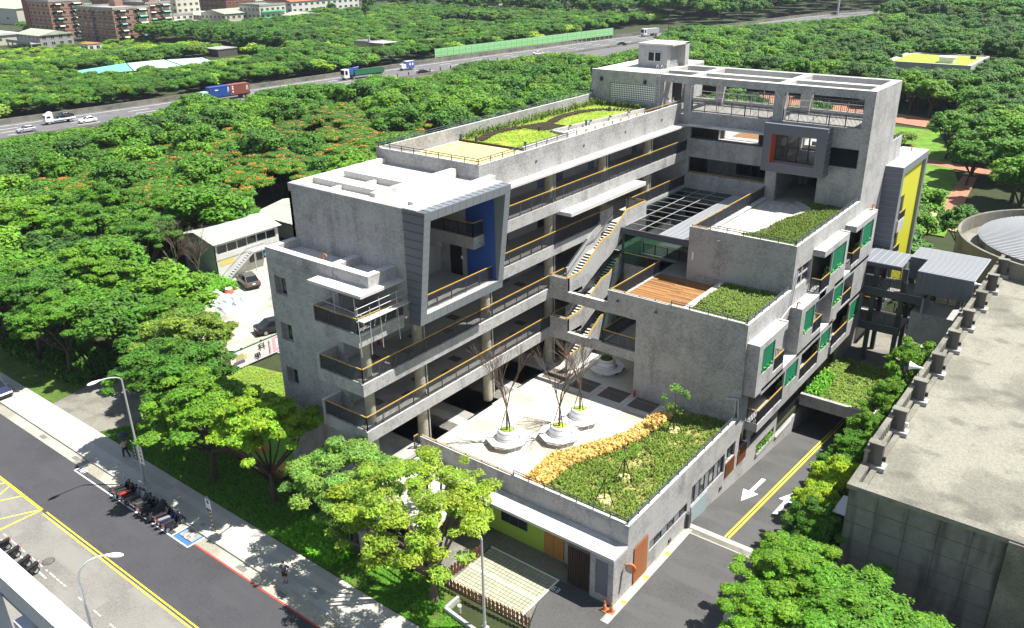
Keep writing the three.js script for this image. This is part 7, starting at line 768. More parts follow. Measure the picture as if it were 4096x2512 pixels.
// crown made of lumps; o: R radius, H height of crown centre, ry vertical radius, lumps, leaves, L leaf length, flat, drop
function crown(o) {
  const lv = new Leaves(), fl = new Leaves(), lumps = [];
  for (let k = 0; k < o.lumps; k++) { const d = dir(); d[1] = Math.abs(d[1]) * (o.up ?? 1) - (o.low ?? 0.35) * rnd(); const q = R(0.55, 0.92), r = o.R * R(o.l0 ?? 0.26, o.l1 ?? 0.44); lumps.push([d[0] * (o.R - r * 0.6) * q * 1.1 + (o.ox || 0), o.H + d[1] * o.ry * q, d[2] * (o.R - r * 0.6) * q * 1.1 + (o.oz || 0), r, R(0.82, 1.18), R(-0.12, 0.14)]); }
  if (!o.open) lumps.push([0, o.H + o.ry * 0.25, 0, o.R * 0.6, 1, 0]);
  let area = 0; for (const l of lumps) area += l[3] * l[3];
  for (const [lx, ly, lz, r, sh, ti] of lumps) { const n = Math.round(o.leaves * r * r / area), fy = o.flat ?? 0.72;
    for (let k = 0; k < n; k++) { const d = dir(); if (d[1] < -0.35 && rnd() < 0.7) d[1] = -d[1]; const bump = 0.86 + 0.2 * Math.sin(d[0] * 9 + lx * 3) * Math.sin(d[2] * 9 + lz * 3) + 0.08 * Math.sin(d[1] * 12), q = r * bump * (1 - 0.42 * rnd() * rnd()), x = lx + d[0] * q, y = ly + d[1] * q * fy, z = lz + d[2] * q;
      let nx = d[0] * 0.55 + R(-0.65, 0.65), ny = Math.abs(d[1]) * 0.5 + (o.nup ?? 0.7) + R(-0.5, 0.5), nz = d[2] * 0.55 + R(-0.65, 0.65); const m = Math.hypot(nx, ny, nz) || 1; const L = o.L * R(0.65, 1.25);
      if (o.flower && d[1] > 0.35 && rnd() < o.flower * (ti > 0.02 ? 2.2 : 0.25)) fl.leaf(x, y + 0.08, z, nx / m, ny / m, nz / m, L * 0.75, L * 0.6, R(0.7, 1.25)); else lv.leaf(x, y, z, nx / m, ny / m, nz / m, L, L * (o.asp ?? 0.5), sh * R(0.62, 1.38), ti + R(-0.12, 0.12)); } }
  return { lv, fl, lumps };
}
function trunkMesh(lumps, o, mat) { const b = mb(); const lean = [R(-0.3, 0.3), R(-0.3, 0.3)], fork = o.H * (o.fork ?? 0.42), r = o.tr || 0.04 * o.R + 0.06; b.cyl([0, -0.1, 0], [lean[0] * 0.5, fork * 0.55, lean[1] * 0.5], r * 1.25, r, 9, false); b.cyl([lean[0] * 0.5, fork * 0.55, lean[1] * 0.5], [lean[0], fork, lean[1]], r, r * 0.85, 9, false); b.cyl([0, -0.15, 0], [0, 0.35, 0], r * 1.9, r * 1.2, 9, false);
  const n = Math.min(lumps.length, o.limbs || 7); for (let k = 0; k < n; k++) { const l = lumps[k]; const mid = [lean[0] + (l[0] - lean[0]) * 0.5 + R(-0.2, 0.2), fork + (l[1] - fork) * 0.42, lean[1] + (l[2] - lean[1]) * 0.5 + R(-0.2, 0.2)]; b.path([[lean[0], fork - 0.1, lean[1]], mid, [l[0], l[1], l[2]]], r * 0.55, 6, r * 0.14); if (o.twigs) for (let q = 0; q < o.twigs; q++) { const d = dir(); b.cyl([mid[0] + (l[0] - mid[0]) * 0.5, mid[1] + (l[1] - mid[1]) * 0.5, mid[2] + (l[2] - mid[2]) * 0.5], [l[0] + d[0] * l[3] * 0.8, l[1] + d[1] * l[3] * 0.5, l[2] + d[2] * l[3] * 0.8], r * 0.14, r * 0.05, 5, false); } }
  const m = new THREE.Mesh(b.geometry(), mat); m.name = 'trunk'; m.castShadow = m.receiveShadow = true; return m; }
function treeProto(name, label, cat, o, mat, group) { const t = new THREE.Group(); t.name = name; const c = crown(o); t.add(trunkMesh(c.lumps, o, o.bark || M.barkD)); const cr = c.lv.mesh('crown', mat, t); if (c.fl.i.length) c.fl.mesh('flowers', LM.flower, cr); t.userData = { label, category: cat }; if (group) t.userData.group = group; return t; }
const use = (proto, pos, turn, s, o = {}) => { const c = proto.clone(); c.name = numbered(o.name || proto.name); c.userData = { ...proto.userData }; if (o.label) c.userData.label = o.label; if (o.group === null) delete c.userData.group; c.position.set(...pos); c.rotation.set(0, turn, 0); typeof s === 'number' ? c.scale.setScalar(s) : c.scale.set(...s); if (o.mat) c.traverse(m => { if (m.name === 'crown') m.material = o.mat; }); scene.add(c); return c; };
// forest kinds (radius about 4 m at scale 1)
const FK = []; for (let v = 0; v < 5; v++) FK.push(treeProto('broadleaf_tree', 'rounded dark green tree of the wood between the school and the highway', 'tree', { R: 4.1, H: 5.0, ry: R(2.6, 3.4), lumps: 30 + v * 2, leaves: 9000, L: 0.245, l0: 0.16, l1: 0.34, asp: 0.5, tr: 0.2 }, [LM.a, LM.b, LM.c, LM.a, LM.b][v], 'broadleaf trees of the wood'));
const PK = []; for (let v = 0; v < 3; v++) PK.push(treeProto('park_tree', 'dense rounded tree of the park woods on the right', 'tree', { R: 4.4, H: 5.6, ry: R(3, 3.8), lumps: 34, leaves: 9000, L: 0.26, l0: 0.15, l1: 0.32, tr: 0.22 }, [LM.b, LM.d, LM.a][v], 'trees of the park woods'));
const FT = []; for (let v = 0; v < 4; v++) FT.push(treeProto('flame_tree', 'wide feathery flame tree with scattered orange-red blossom', 'tree', { R: 5.2, H: 5.8, ry: 1.9, lumps: 40, leaves: 20000, L: 0.22, asp: 0.34, flat: 0.34, nup: 0.75, l0: 0.14, l1: 0.28, flower: 0.032, low: 0.6, tr: 0.2, limbs: 9 }, LM.a, 'flame trees in blossom'));
const BK = []; for (let v = 0; v < 2; v++) BK.push(treeProto('shrub', 'leafy bright green shrub of the highway edge thicket', 'shrub', { R: 2.9, H: 1.7, ry: 1.5, lumps: 12, leaves: 3400, L: 0.25, l0: 0.25, l1: 0.45, tr: 0.09, fork: 0.3 }, [LM.c, LM.e][v], 'shrubs of the highway edge thicket'));
const NK = []; for (let v = 0; v < 4; v++) NK.push(treeProto('street_tree', '', 'tree', { R: 4.6, H: 6.2, ry: 3.1, lumps: 62, leaves: 36000, L: 0.14, asp: 0.42, flat: 0.4, nup: 0.6, l0: 0.1, l1: 0.23, tr: 0.2, limbs: 14, twigs: 1, low: 0.5, bark: M.barkD }, [LM.a, LM.c, LM.e, LM.b][v]));
// sight limit: the crowns stay below the lines from the sky-high viewpoint of the place to the open highway
const LIM = [[75, 226], [69.1, 229], [66.1, 233], [63.4, 233], [63.1, 242], [60.2, 248], [59.6, 262], [57.7, 274], [56.8, 262], [54.7, 256], [54.1, 274], [51.7, 283], [48.5, 280], [47.4, 289], [46.7, 299], [44.9, 286], [44.1, 286], [41.5, 305], [40.9, 324], [38.1, 330], [34.9, 350], [31.8, 336], [29.6, 365], [28.5, 372], [27.5, 470], [23.7, 470], [19.7, 501], [16.5, 535], [15, 575], [14, 5000], [-10, 5000]];
const limAt = th => { for (let k = 0; k < LIM.length - 1; k++) if (th <= LIM[k][0] && th >= LIM[k + 1][0]) { const f = (th - LIM[k][0]) / (LIM[k + 1][0] - LIM[k][0] || 1); return LIM[k][1] + f * (LIM[k + 1][1] - LIM[k][1]); } return 226; };
const inPoly = (p, x, z) => { let c = false; for (let i = 0, j = p.length - 1; i < p.length; j = i++) if ((p[i][1] > z) !== (p[j][1] > z) && x < (p[j][0] - p[i][0]) * (z - p[i][1]) / (p[j][1] - p[i][1]) + p[i][0]) c = !c; return c; };
const hwD = (x, z) => { let best = 1e9, bi = 0; for (let i = 0; i <= HWN; i++) { const d = (hwP[i].x - x) ** 2 + (hwP[i].z - z) ** 2; if (d < best) { best = d; bi = i; } } return (x - hwP[bi].x) * -hwT[bi].z + (z - hwP[bi].z) * hwT[bi].x; };
const keepOut = [[[-101, -46], [-101, -72], [-60, -72], [-60, -40]], [[-112, -86], [-86, -86], [-86, -72], [-112, -72]], [[-56, -28], [-18, -28], [-18, -100], [-56, -100]], [[-56, -208], [-38, -208], [-22, -128], [-34, -126], [-46, -165]], [[-100, -238], [-100, -180], [-56, -183], [-36, -205], [-36, -218]], [[-76, -310], [-28, -310], [-28, -276], [-76, -276]], [[-80, -202], [-50, -202], [-50, -184], [-80, -184]], [[-62, -180], [-18, -166], [-18, -176], [-62, -184]]];
const spots = []; const tryAdd = (x, z, kind, r, h) => spots.push({ x, z, kind, r, h, d: Math.hypot(x, z) });
const inView = (x, z) => { const th = Math.atan2(-x, -z) * 57.2958; return z < 0 && th > -4 && th < 77; };
{ // wood between the school and the highway, and the park woods
  const scatter = (x0, x1, z0, z1, s, f) => { for (let x = x0; x < x1; x += s) for (let z = z0; z < z1; z += s) { const X = x + R(-0.42, 0.42) * s, Z = z + R(-0.42, 0.42) * s; if (inView(X, Z)) f(X, Z); } };
  scatter(-235, 40, -420, -36, 5.4, (x, z) => {
    if (keepOut.some(p => inPoly(p, x, z))) return; const d = Math.hypot(x, z), th = Math.atan2(-x, -z) * 57.2958, hw = hwD(x, z); if (hw < 41.5 && z > -480) { if (hw > 23.5 || hw < 21.5) { if (hw < 22) return; } else return; if (hw < 41.5 && hw >= 23.5) { /* thicket hides the nearer carriageway */ } }
    if (x > -52 && z > -96) return; if (x > -62 && z > -42) return; const hmax = 39 * (1 - d / limAt(th)); if (hmax < 1.6) return; const right = x > -150 + (z + 420) * 0.25 && z < -95 && x > -95; if (right && z > -165 && x > -23) return; if (th > 9.3 && th < 15.2 && d > 170 && d < 287) { if (39 * (1 - d / 322) < 3.5) return; }
    let h = R(7.2, 11); if (x > -152 && x < -60 && z > -135 && z < -56 && rnd() < 0.82) return tryAdd(x, z, 'flame', R(0.75, 1.0), 0); h = hmax < 10 ? hmax * R(0.93, 1.06) : h; if (th > 9.3 && th < 15.2 && d > 170 && d < 287) h = Math.min(h, 39 * (1 - d / 322)); if (h < 4.6) tryAdd(x, z, 'shrub', h / 3.3, h); else tryAdd(x, z, right ? 'park' : 'broad', h / (right ? 9.2 : 8.2), h); });
  scatter(-420, -228, -430, -60, 5.2, (x, z) => { const hw = hwD(x, z); if (hw > -3) return; const d = Math.hypot(x, z); if (x < -405 && z > -330 && z < -165) return; if (inPoly([[-300, -132], [-266, -134], [-264, -186], [-300, -190]], x, z)) return; if (inPoly([[-268, -232], [-246, -232], [-246, -250], [-268, -250]], x, z)) return; if (inPoly([[-334, -372], [-276, -372], [-276, -342], [-334, -342]], x, z)) return; if (inPoly([[-305, -182], [-268, -182], [-268, -214], [-325, -218]], x, z)) return; let h = R(4.6, 7.2); if (x < -318 && z > -250) h = R(2.6, 4.2); if (x < -352 && z > -260) h = R(1.4, 2.4); if (inPoly([[-395, -219], [-290, -222], [-285, -240], [-395, -246]], x, z)) return; if (hw > -22) h = Math.min(h, 5.5 + rnd() * 1.5); if (z > -190 && x > -300) h = Math.min(h, 6); tryAdd(x, z, h < 5.2 ? 'shrub' : (h > 8.4 ? 'park' : 'broad'), h / (h < 5.2 ? 3.3 : 8.4), h); });
  scatter(-396, -285, -246, -214, 4.6, (x, z) => { if (inPoly([[-395, -219], [-290, -222], [-285, -240], [-395, -246]], x, z)) tryAdd(x, z, 'park', R(0.92, 1.15), 9); });
  scatter(-460, 120, -900, -420, 11, (x, z) => { const hw = hwD(x, z); if (hw > -5 && hw < 43) return; if (hw < -5 && x < -300 && z > -520 && rnd() < 0.45) return; const th = Math.atan2(-x, -z) * 57.2958, d = Math.hypot(x, z); let h = R(9, 15); if (hw > 0) h = Math.min(h, Math.max(2, 39 * (1 - d / limAt(th)))); if (h < 3) return; if (inPoly([[-352, -505], [-285, -510], [-285, -468], [-352, -468]], x, z)) return; tryAdd(x, z, 'park', h / 8.6, h); });
  scatter(-900, -430, -700, -120, 17, (x, z) => { if (rnd() < 0.35) tryAdd(x, z, 'broad', R(0.5, 0.8), 6); });
}
spots.sort((a, b) => a.d - b.d);
{ const left = { broad: 290, park: 290, flame: 200, shrub: 200 }, kinds = { broad: FK, park: PK, flame: FT, shrub: BK }, mats = { broad: [LM.a, LM.b, LM.c, LM.a, LM.b, LM.c, LM.d], park: [LM.b, LM.d, LM.a, LM.c, LM.b], flame: [LM.a, LM.b], shrub: [LM.c, LM.e, LM.a, LM.fern] }; const rest = new Map();
  for (const s of spots) { const ks = kinds[s.kind], p = ks[Math.floor(rnd() * ks.length)], turn = R(0, 6.28), w = s.r * R(0.95, 1.2) * (s.x < -226 ? 1.2 : 1); if (left[s.kind]-- > 0) use(p, [s.x, -0.2, s.z], turn, [w, s.r, w], { mat: pick(mats[s.kind]) }); else { if (!rest.has(p)) rest.set(p, []); rest.get(p).push([s, turn, w]); } }
  const wood = thing('distant_wood', 'distant green woods and scrub reaching back to the top of the view', 'woods'); wood.userData.kind = 'stuff'; const m4 = new THREE.Matrix4(), q = new THREE.Quaternion(), up = V(0, 1, 0);
  for (const [p, list] of rest) { const cr = p.children.find(c => c.name === 'crown'); const im = new THREE.InstancedMesh(cr.geometry, cr.material, list.length); im.name = 'tree_crowns'; im.userData.kind = 'stuff'; im.castShadow = im.receiveShadow = true; list.forEach(([s, turn, w], i) => { m4.compose(V(s.x, -0.2, s.z), q.setFromAxisAngle(up, turn), V(w, s.r, w)); im.setMatrixAt(i, m4); const k = R(0.7, 1.25); im.setColorAt(i, col(k * R(0.85, 1.2), k, k * R(0.8, 1.3))); }); wood.add(im); }
  console.log('trees', spots.length);
}
// near street and forecourt trees, each of its own
const nt = (v, x, z, s, lab, mat, turn = rnd() * 6, sy = s) => use(NK[v], [x, -0.05, z], turn, [s, sy, s], { label: lab, mat });
nt(0, -47.9, -31.0, 1.0, 'bright green street tree with a dark forked trunk beside the green mural floor', LM.e, 1.0, 1.1); nt(1, -54.2, -29.9, 1.15, 'light green tree left of the one with the forked trunk, over the verge', LM.c, 2, 1.05); nt(2, -61, -31.6, 1.18, 'full mid green tree behind the street lamp with the banners', LM.b); nt(3, -66.8, -36.4, 1.06, 'dull green tree at the edge of the pale car park beside the banner fence', LM.fern);
nt(1, -73.6, -39.0, 1.1, 'broad green tree at the corner of the car park drive', LM.a, 2, 0.92); nt(0, -81.5, -41.5, 1.1, 'big spreading green tree in front of the leafless trees', LM.a, 1, 0.86); nt(2, -88.5, -32.2, 1.15, 'tall green tree above the shaded pavement, right of the taxi', LM.b); nt(3, -102, -32.5, 1.15, 'green tree at the far left edge above the taxi', LM.c); nt(0, -95.5, -31.8, 1.1, 'green tree over the grass strip left of the car park drive', LM.a); nt(1, -103, -46, 1.25, 'large green tree at the far left behind the tall one', LM.a); nt(2, -82.0, -32.2, 1.02, 'green tree on the near side of the drive, over its left edge', LM.a); nt(3, -91.5, -40.5, 1.05, 'leafy green tree below the leafless trees, nearer the street', LM.c);
nt(3, -112, -44, 1.2, 'green tree at the left edge, upper one of the big group', LM.c); nt(2, -98, -50.5, 1.1, 'green tree left of the site office behind the leafless trees', LM.b); nt(1, -113, -54, 1.2, 'green tree at the left edge below the flame trees', LM.a); nt(0, -122, -40, 1.2, 'green tree at the left edge farthest along the street', LM.b); nt(0, -106, -60, 1.1, 'green tree just left of the white site office roof', LM.a); nt(2, -100, -43.0, 1.05, 'dark green tree in the middle of the big group on the left', LM.d);
{ // the airy foreground trees: yellow-green, branches showing
  const fore = treeProto('street_tree', 'airy yellow-green tree in the foreground in front of the low canopy', 'tree', { R: 6.3, H: 7.0, ry: 3.6, lumps: 130, leaves: 27000, L: 0.135, asp: 0.36, flat: 0.38, nup: 0.6, l0: 0.07, l1: 0.15, tr: 0.25, limbs: 18, twigs: 3, open: true, low: 0.55, fork: 0.33, ox: -1.0, oz: -0.3, bark: M.bark }, LM.f); use(fore, [-30.87, -0.05, -30.55], 0.7, [1.0, 1.0, 1.0]);
  const fore2 = treeProto('street_tree', 'airy green tree left of the foreground tree, over the entrance canopy', 'tree', { R: 4.8, H: 6.0, ry: 2.8, lumps: 85, leaves: 24000, L: 0.135, asp: 0.38, flat: 0.42, nup: 0.6, l0: 0.09, l1: 0.19, tr: 0.2, limbs: 11, twigs: 3, open: true, low: 0.45, fork: 0.4, bark: M.barkD }, LM.pale); use(fore2, [-38.2, -0.05, -30.6], 2.1, [0.98, 1.05, 0.98]);
}
// shrubs and trees between the ramp and the grey hall
for (const [v, x, z, s, lab, m, sy] of [[0, -12.2, -70.5, 0.62, 'bright green tree squeezed between the covered walkway and the grey hall', LM.c, 0.98], [1, -12.6, -64.5, 0.5, 'bright yellow-green tree beside the hall, next below the walkway one', LM.c, 0.8], [2, -12.7, -57.5, 0.52, 'dark glossy tree beside the ramp, third from the walkway', LM.a, 0.72], [3, -12.4, -51.8, 0.5, 'yellow-green feathery tree beside the ramp near the hall corner', LM.lime, 0.78], [1, -12.2, -46.6, 0.48, 'dark shaded tree close to the hall corner', LM.b, 0.7], [3, -13.0, -67.3, 0.45, 'small yellow-green tree wedged between two larger ones near the walkway', LM.c, 0.7], [0, -12.9, -61.2, 0.46, 'small bright tree beside the hall, fourth from the walkway', LM.c, 0.7], [2, -13.1, -54.6, 0.46, 'dark small tree beside the ramp arrows', LM.b, 0.62], [0, -12.8, -49.2, 0.46, 'yellow-green bush directly at the streaked hall corner', LM.lime, 0.7], [0, -11.8, -41.8, 0.78, 'green bush tree at the lower right in front of the hall wall', LM.c, 0.72], [2, -7.8, -40.5, 1.1, 'big dense green tree at the bottom right in front of the streaked hall wall', LM.a, 0.72], [3, -11.6, -37.6, 0.72, 'light green bush over the walkway corner at the bottom', LM.c, 0.62], [1, -3.2, -39.5, 0.95, 'green bush at the bottom right corner of the view', LM.c, 0.6], [0, -8.2, -36.4, 0.8, 'green bush at the very bottom right of centre', LM.b, 0.6], [2, 0.6, -40.5, 0.8, 'flecked green bush below the dark hall opening', LM.fern, 0.45]]) nt(v, x, z, s, lab, m, rnd() * 6, sy);
for (const [x, z, s, lab] of [[-33, -178, 1.1, 'glossy green tree standing alone on the park lawn'], [-22, -166, 1.3, 'dark spreading tree beside the brick path of the park'], [-17.5, -152, 1.3, 'light green tree on the right of the brick path'], [-15, -140, 1.25, 'green tree behind the round building, left one'], [-8, -128, 1.0, 'green tree behind the round building, right one'], [-19, -120, 0.8, 'dark green tree beside the yellow wall']]) use(PK[Math.floor(rnd() * 3)], [x, -0.1, z], R(0, 6), [s, s, s], { label: lab, group: null, mat: pick([LM.a, LM.b, LM.c]) });
for (const [x, z, s, lab] of [[-25.5, -104, 0.9, 'leafy shrub under the yellow wall, nearest of them'], [-21, -111, 1.0, 'leafy shrub under the yellow wall, middle one'], [-18, -101, 0.8, 'leafy shrub between the yellow wall and the walkway roof'], [-43, -186, 0.9, 'round shrub at the edge of the park lawn']]) use(BK[0], [x, -0.1, z], R(0, 6), s, { label: lab, group: null, mat: LM.fern });
{ const c = treeProto('conifer', 'dark narrow conifer standing out of the far trees left of centre', 'tree', { R: 2.6, H: 9, ry: 7, lumps: 26, leaves: 2500, L: 0.45, l0: 0.25, l1: 0.4, tr: 0.2 }, LM.d); use(c, [-352, 0, -327], 0, [0.9, 1.05, 0.9]); }
// round median shrubs on the highway
for (let k = 0; k < 17; k++) { const f = 40 + k; const i = Math.round(HWN * (0.375 + k * 0.0042)); const p = off(i, 21.5); const s = use(BK[k % 2], [p[0], 0.1, p[1]], R(0, 6), [0.55, 0.62, 0.55], { name: 'median_shrub', label: 'clipped round shrub in the highway median row', mat: LM.b }); s.userData.group = 'round shrubs in the highway median'; }
// leafless trees
function bare(h, spread, r, tw) { const b = mb(); const grow = (p, d, L, rr, lv) => { const e = [p[0] + d[0] * L, p[1] + d[1] * L, p[2] + d[2] * L]; b.cyl(p, e, rr, rr * 0.72, lv > 2 ? 4 : 6, false); if (lv >= tw) return; const n = lv === 0 ? 5 : (rnd() < 0.55 ? 2 : 3); for (let k = 0; k < n; k++) { const q = dir(), s = spread * (lv === 0 ? 0.8 : 1); let nd = [d[0] + q[0] * s, Math.max(0.15, d[1] + q[1] * s * 0.5 + 0.12), d[2] + q[2] * s]; const m = Math.hypot(...nd); grow(e, nd.map(v => v / m), L * R(0.66, 0.9), rr * 0.62, lv + 1); } }; grow([0, 0, 0], [0.02, 1, 0.01], h * 0.22, r, 0); return b; }
function bareTree(name, label, x, y, z, h, spread, r, tw, mat, parent) { const t = thing(name, label, 'tree', [x, y, z]); const b = bare(h, spread, r, tw); const m = new THREE.Mesh(b.geometry(), mat); m.name = 'branches'; m.castShadow = m.receiveShadow = true; t.add(m); return t; }
bareTree('bare_tree', 'tall leafless grey tree in front of the white site office, left of two', -94.8, 0, -52.2, 9.5, 0.5, 0.16, 6, M.twig); bareTree('bare_tree', 'leafless grey tree against the end wall of the site office', -93.0, 0, -54.2, 8, 0.55, 0.13, 6, M.twig); bareTree('bare_tree', 'short leafless stump with two stubby limbs left of the leafless trees', -96.9, 0, -50.1, 5, 0.6, 0.14, 2, M.twig);
// ---------------------------------------------------------------- courtyard planters and plants
function planter(x, z, label, y = 4.2) { const t = thing('planter_bench', label, 'planter bench', [x, y, z], 'round white planter benches in the courtyard');
  P('pot', b => b.lathe([[0.98, 0], [0.92, 0.35], [0.80, 0.75], [0.72, 1.15], [0.66, 1.25], [0.58, 1.25], [0.56, 1.1], [0, 1.1]], x, y, z, 16), M.white, t); P('band', b => { for (const [r, h] of [[0.945, 0.22], [0.84, 0.66], [0.745, 1.05]]) b.lathe([[r, h], [r + 0.012, h + 0.02], [r, h + 0.05]], x, y, z, 24); }, std([0.38, 0.37, 0.36], 0.8), t); P('soil', b => b.cyl([x, y + 1.05, z], [x, y + 1.14, z], 0.57, 0.57, 16), M.lawnY, t);
  pieces(t, 'seat', [M.white, std([0.74, 0.74, 0.73], 0.6)], [...Array(8).keys()].map(k => b => { const a = k / 8 * 6.2832 + 0.1, c = a + 0.76, p = (r, g) => [x + r * Math.cos(g), z + r * Math.sin(g)]; b.prism([p(1.02, a), p(1.62, a), p(1.62, c), p(1.02, c)], y + 0.42, y + 0.5); })); pieces(t, 'leg', [M.galv], [...Array(8).keys()].map(k => b => { const a = k / 8 * 6.2832 + 0.1 + 0.39; b.box(x + 1.4 * Math.cos(a) - 0.03, x + 1.4 * Math.cos(a) + 0.03, y, y + 0.42, z + 1.4 * Math.sin(a) - 0.03, z + 1.4 * Math.sin(a) + 0.03); })); return t; }
const PB = [[-34.5, -43.05, 'white round planter bench with a leafless tree, nearest the front parapet'], [-31.65, -45.9, 'white round planter bench with a leafless tree, middle of the courtyard three'], [-31.8, -48.95, 'white round planter bench with a leafless tree, farthest of the courtyard three']];
PB.forEach(([x, z, lab], i) => { planter(x, z, lab); bareTree('bare_sapling', ['leafless sapling tied to stakes in the planter bench nearest the front parapet', 'leafless sapling tied to stakes in the middle planter bench', 'leafless sapling tied to stakes in the farthest planter bench'][i], x, 5.3, z, [8.6, 7.5, 7.2][i], 0.42, 0.085, 6, M.twig);
  const s = thing('tree_stakes', ['dark tripod stakes round the sapling nearest the front parapet', 'dark tripod stakes round the middle sapling', 'dark tripod stakes round the farthest sapling'][i], 'stakes', [x, 5.3, z]); pieces(s, 'stake', [M.black], [0, 1, 2].map(k => b => { const a = k * 2.09 + 0.4; b.cyl([x + 0.5 * Math.cos(a), 5.3, z + 0.5 * Math.sin(a)], [x + 0.07 * Math.cos(a), 7.0, z + 0.07 * Math.sin(a)], 0.035, 0.03, 6); })); });
planter(-34.7, -57.6, 'white round planter bench with a green shrub in the shade under the bridge'); { const s = thing('potted_shrub', 'dark green shrub in the shaded planter bench', 'shrub', [-34.7, 5.3, -57.6]); const l = new Leaves(); for (let k = 0; k < 500; k++) { const d = dir(), q = 0.62 * Math.sqrt(rnd()); l.leaf(d[0] * q, Math.abs(d[1]) * 0.5 * q + 0.1, d[2] * q, d[0], Math.abs(d[1]), d[2], 0.09, 0.05, R(0.6, 1.3)); } l.mesh('foliage', LM.b, s); P('stem', b => b.cyl([-34.7, 5.25, -57.6], [-34.7, 5.5, -57.6], 0.05), M.barkD, s); }
// young trees in the garden bed
for (const [x, z, h, n, lab] of [[-24.5, -40.9, 1.5, 12, 'freshly planted stub of a tree with tripod stakes, nearest the garden corner'], [-24.7, -43.8, 3.9, 150, 'thin young tree with tripod stakes in the middle of the garden bed'], [-24.9, -51.6, 3.9, 420, 'leafy young tree with tripod stakes at the far end of the garden bed']]) {
  const t = thing('young_tree', lab, 'tree', [x, 4.4, z]); P('trunk', b => b.path([[x, 4.4, z], [x + 0.05, 4.4 + h * 0.5, z], [x, 4.4 + h * 0.92, z + 0.05]], 0.06, 7, 0.025), M.bark, t); const l = new Leaves(); const cl = [...Array(9)].map(() => { const d = dir(); return [d[0] * 0.85, h * (h > 2 ? 0.74 : 1) + d[1] * (h > 2 ? 1.0 : 0.2), d[2] * 0.85]; }); for (let k = 0; k < n; k++) { const d = dir(), q = Math.cbrt(rnd()) * 0.34, c = cl[k % 9], w = h > 2 ? 1 : 0.25; l.leaf((c[0] + d[0] * q) * w, c[1] + d[1] * q * 0.8, (c[2] + d[2] * q) * w, d[0] * 0.5 + R(-0.5, 0.5), 0.7, d[2] * 0.5 + R(-0.5, 0.5), 0.1, 0.05, R(0.6, 1.3)); } l.mesh('foliage', LM.c, t); P('soil_ring', b => { b.cyl([x, 4.38, z], [x, 4.62, z], 0.62, 0.55, 18); }, M.sand, t); pieces(t, 'stake', [M.black], [0, 1, 2].map(k => b => { const a = k * 2.09; b.cyl([x + 0.75 * Math.cos(a), 4.4, z + 0.75 * Math.sin(a)], [x + 0.03, 6.2, z], 0.035, 0.03, 6); })); }
// ground cover: tufts as instances
function cover(name, label, poly, y, n, L, asp, mat, hgt, o = {}) { const l = new Leaves(); for (let k = 0; k < (o.per || 7); k++) { const a = R(0, 6.28), u = R(0.25, 0.95), q = R(0, L * 0.5); l.leaf(Math.cos(a) * q, hgt * u, Math.sin(a) * q, Math.cos(a) * (1 - u) * 0.8 + R(-0.3, 0.3), 0.6, Math.sin(a) * (1 - u) * 0.8 + R(-0.3, 0.3), L * R(0.6, 1.1), L * asp, R(0.65, 1.3)); } const xs = poly.map(p => p[0]), zs = poly.map(p => p[1]), x0 = Math.min(...xs), x1 = Math.max(...xs), z0 = Math.min(...zs), z1 = Math.max(...zs), pos = []; let guard = 0; while (pos.length < n && guard++ < n * 12) { const x = R(x0, x1), z = R(z0, z1); if (inPoly(poly, x, z)) { const dens = o.patch ? fbm(((x * 0.11) % 1 + 1) % 1, ((z * 0.11) % 1 + 1) % 1, 8, 3, o.patch) : 1; if (!o.patch || rnd() < sst(o.lo ?? 0.3, o.hi ?? 0.6, dens)) pos.push([x, z]); } } const im = new THREE.InstancedMesh(l.geo(), mat, pos.length), m4 = new THREE.Matrix4(), q = new THREE.Quaternion(), up = V(0, 1, 0); pos.forEach(([x, z], i) => { const s = R(0.7, 1.35); m4.compose(V(x, y, z), q.setFromAxisAngle(up, R(0, 6.28)), V(s, s * R(0.7, 1.3), s)); im.setMatrixAt(i, m4); const k = R(0.65, 1.3); im.setColorAt(i, col(k * R(0.85, 1.25), k, k * R(0.8, 1.2))); }); im.name = numbered(name); im.castShadow = im.receiveShadow = true; scene.add(im); return tag(im, label, 'plants', null, 'stuff'); }
cover('shrub_border', 'golden-leaved shrub border curving between the courtyard paving and the garden bed', [[-30.2, -38.95], [-30.2, -40.4], [-30.4, -43.0], [-28.5, -46.6], [-27.4, -49.0], [-27.1, -53.0], [-25.9, -53.2], [-26.1, -49.4], [-27.2, -45.9], [-28.5, -42.9], [-28.6, -38.95]], 4.4, 3600, 0.13, 0.6, LM.gold, 0.42, { per: 12 });
cover('ground_cover', 'rows of low green ground cover plants on the yellowish soil of the garden bed', [[-28.6, -38.95], [-28.5, -42.9], [-27.2, -45.9], [-26.1, -49.4], [-25.9, -53.2], [-25.9, -55], [-21.6, -55], [-21.6, -38.95]], 4.4, 6500, 0.11, 0.4, LM.fern, 0.22, { per: 7, patch: 5, lo: 0.1, hi: 0.7 });
cover('ground_cover', 'patchy green plants in the bed beside the timber deck', [[-26.8, -63.5], [-26.8, -55.5], [-21.6, -55.5], [-21.6, -63.5]], 12.25, 5200, 0.13, 0.4, LM.fern, 0.3, { per: 8, patch: 7, lo: 0.15, hi: 0.5 });
cover('ground_cover', 'green plants filling the bed on the upper terrace below the tower', [[-28.5, -64.1], [-26.2, -68.4], [-25.9, -72.1], [-24.7, -77.5], [-26.7, -79.3], [-21.6, -79.3], [-21.6, -64.1]], 15.72, 7000, 0.14, 0.4, LM.fern, 0.32, { per: 8, patch: 9, lo: 0.1, hi: 0.4 });
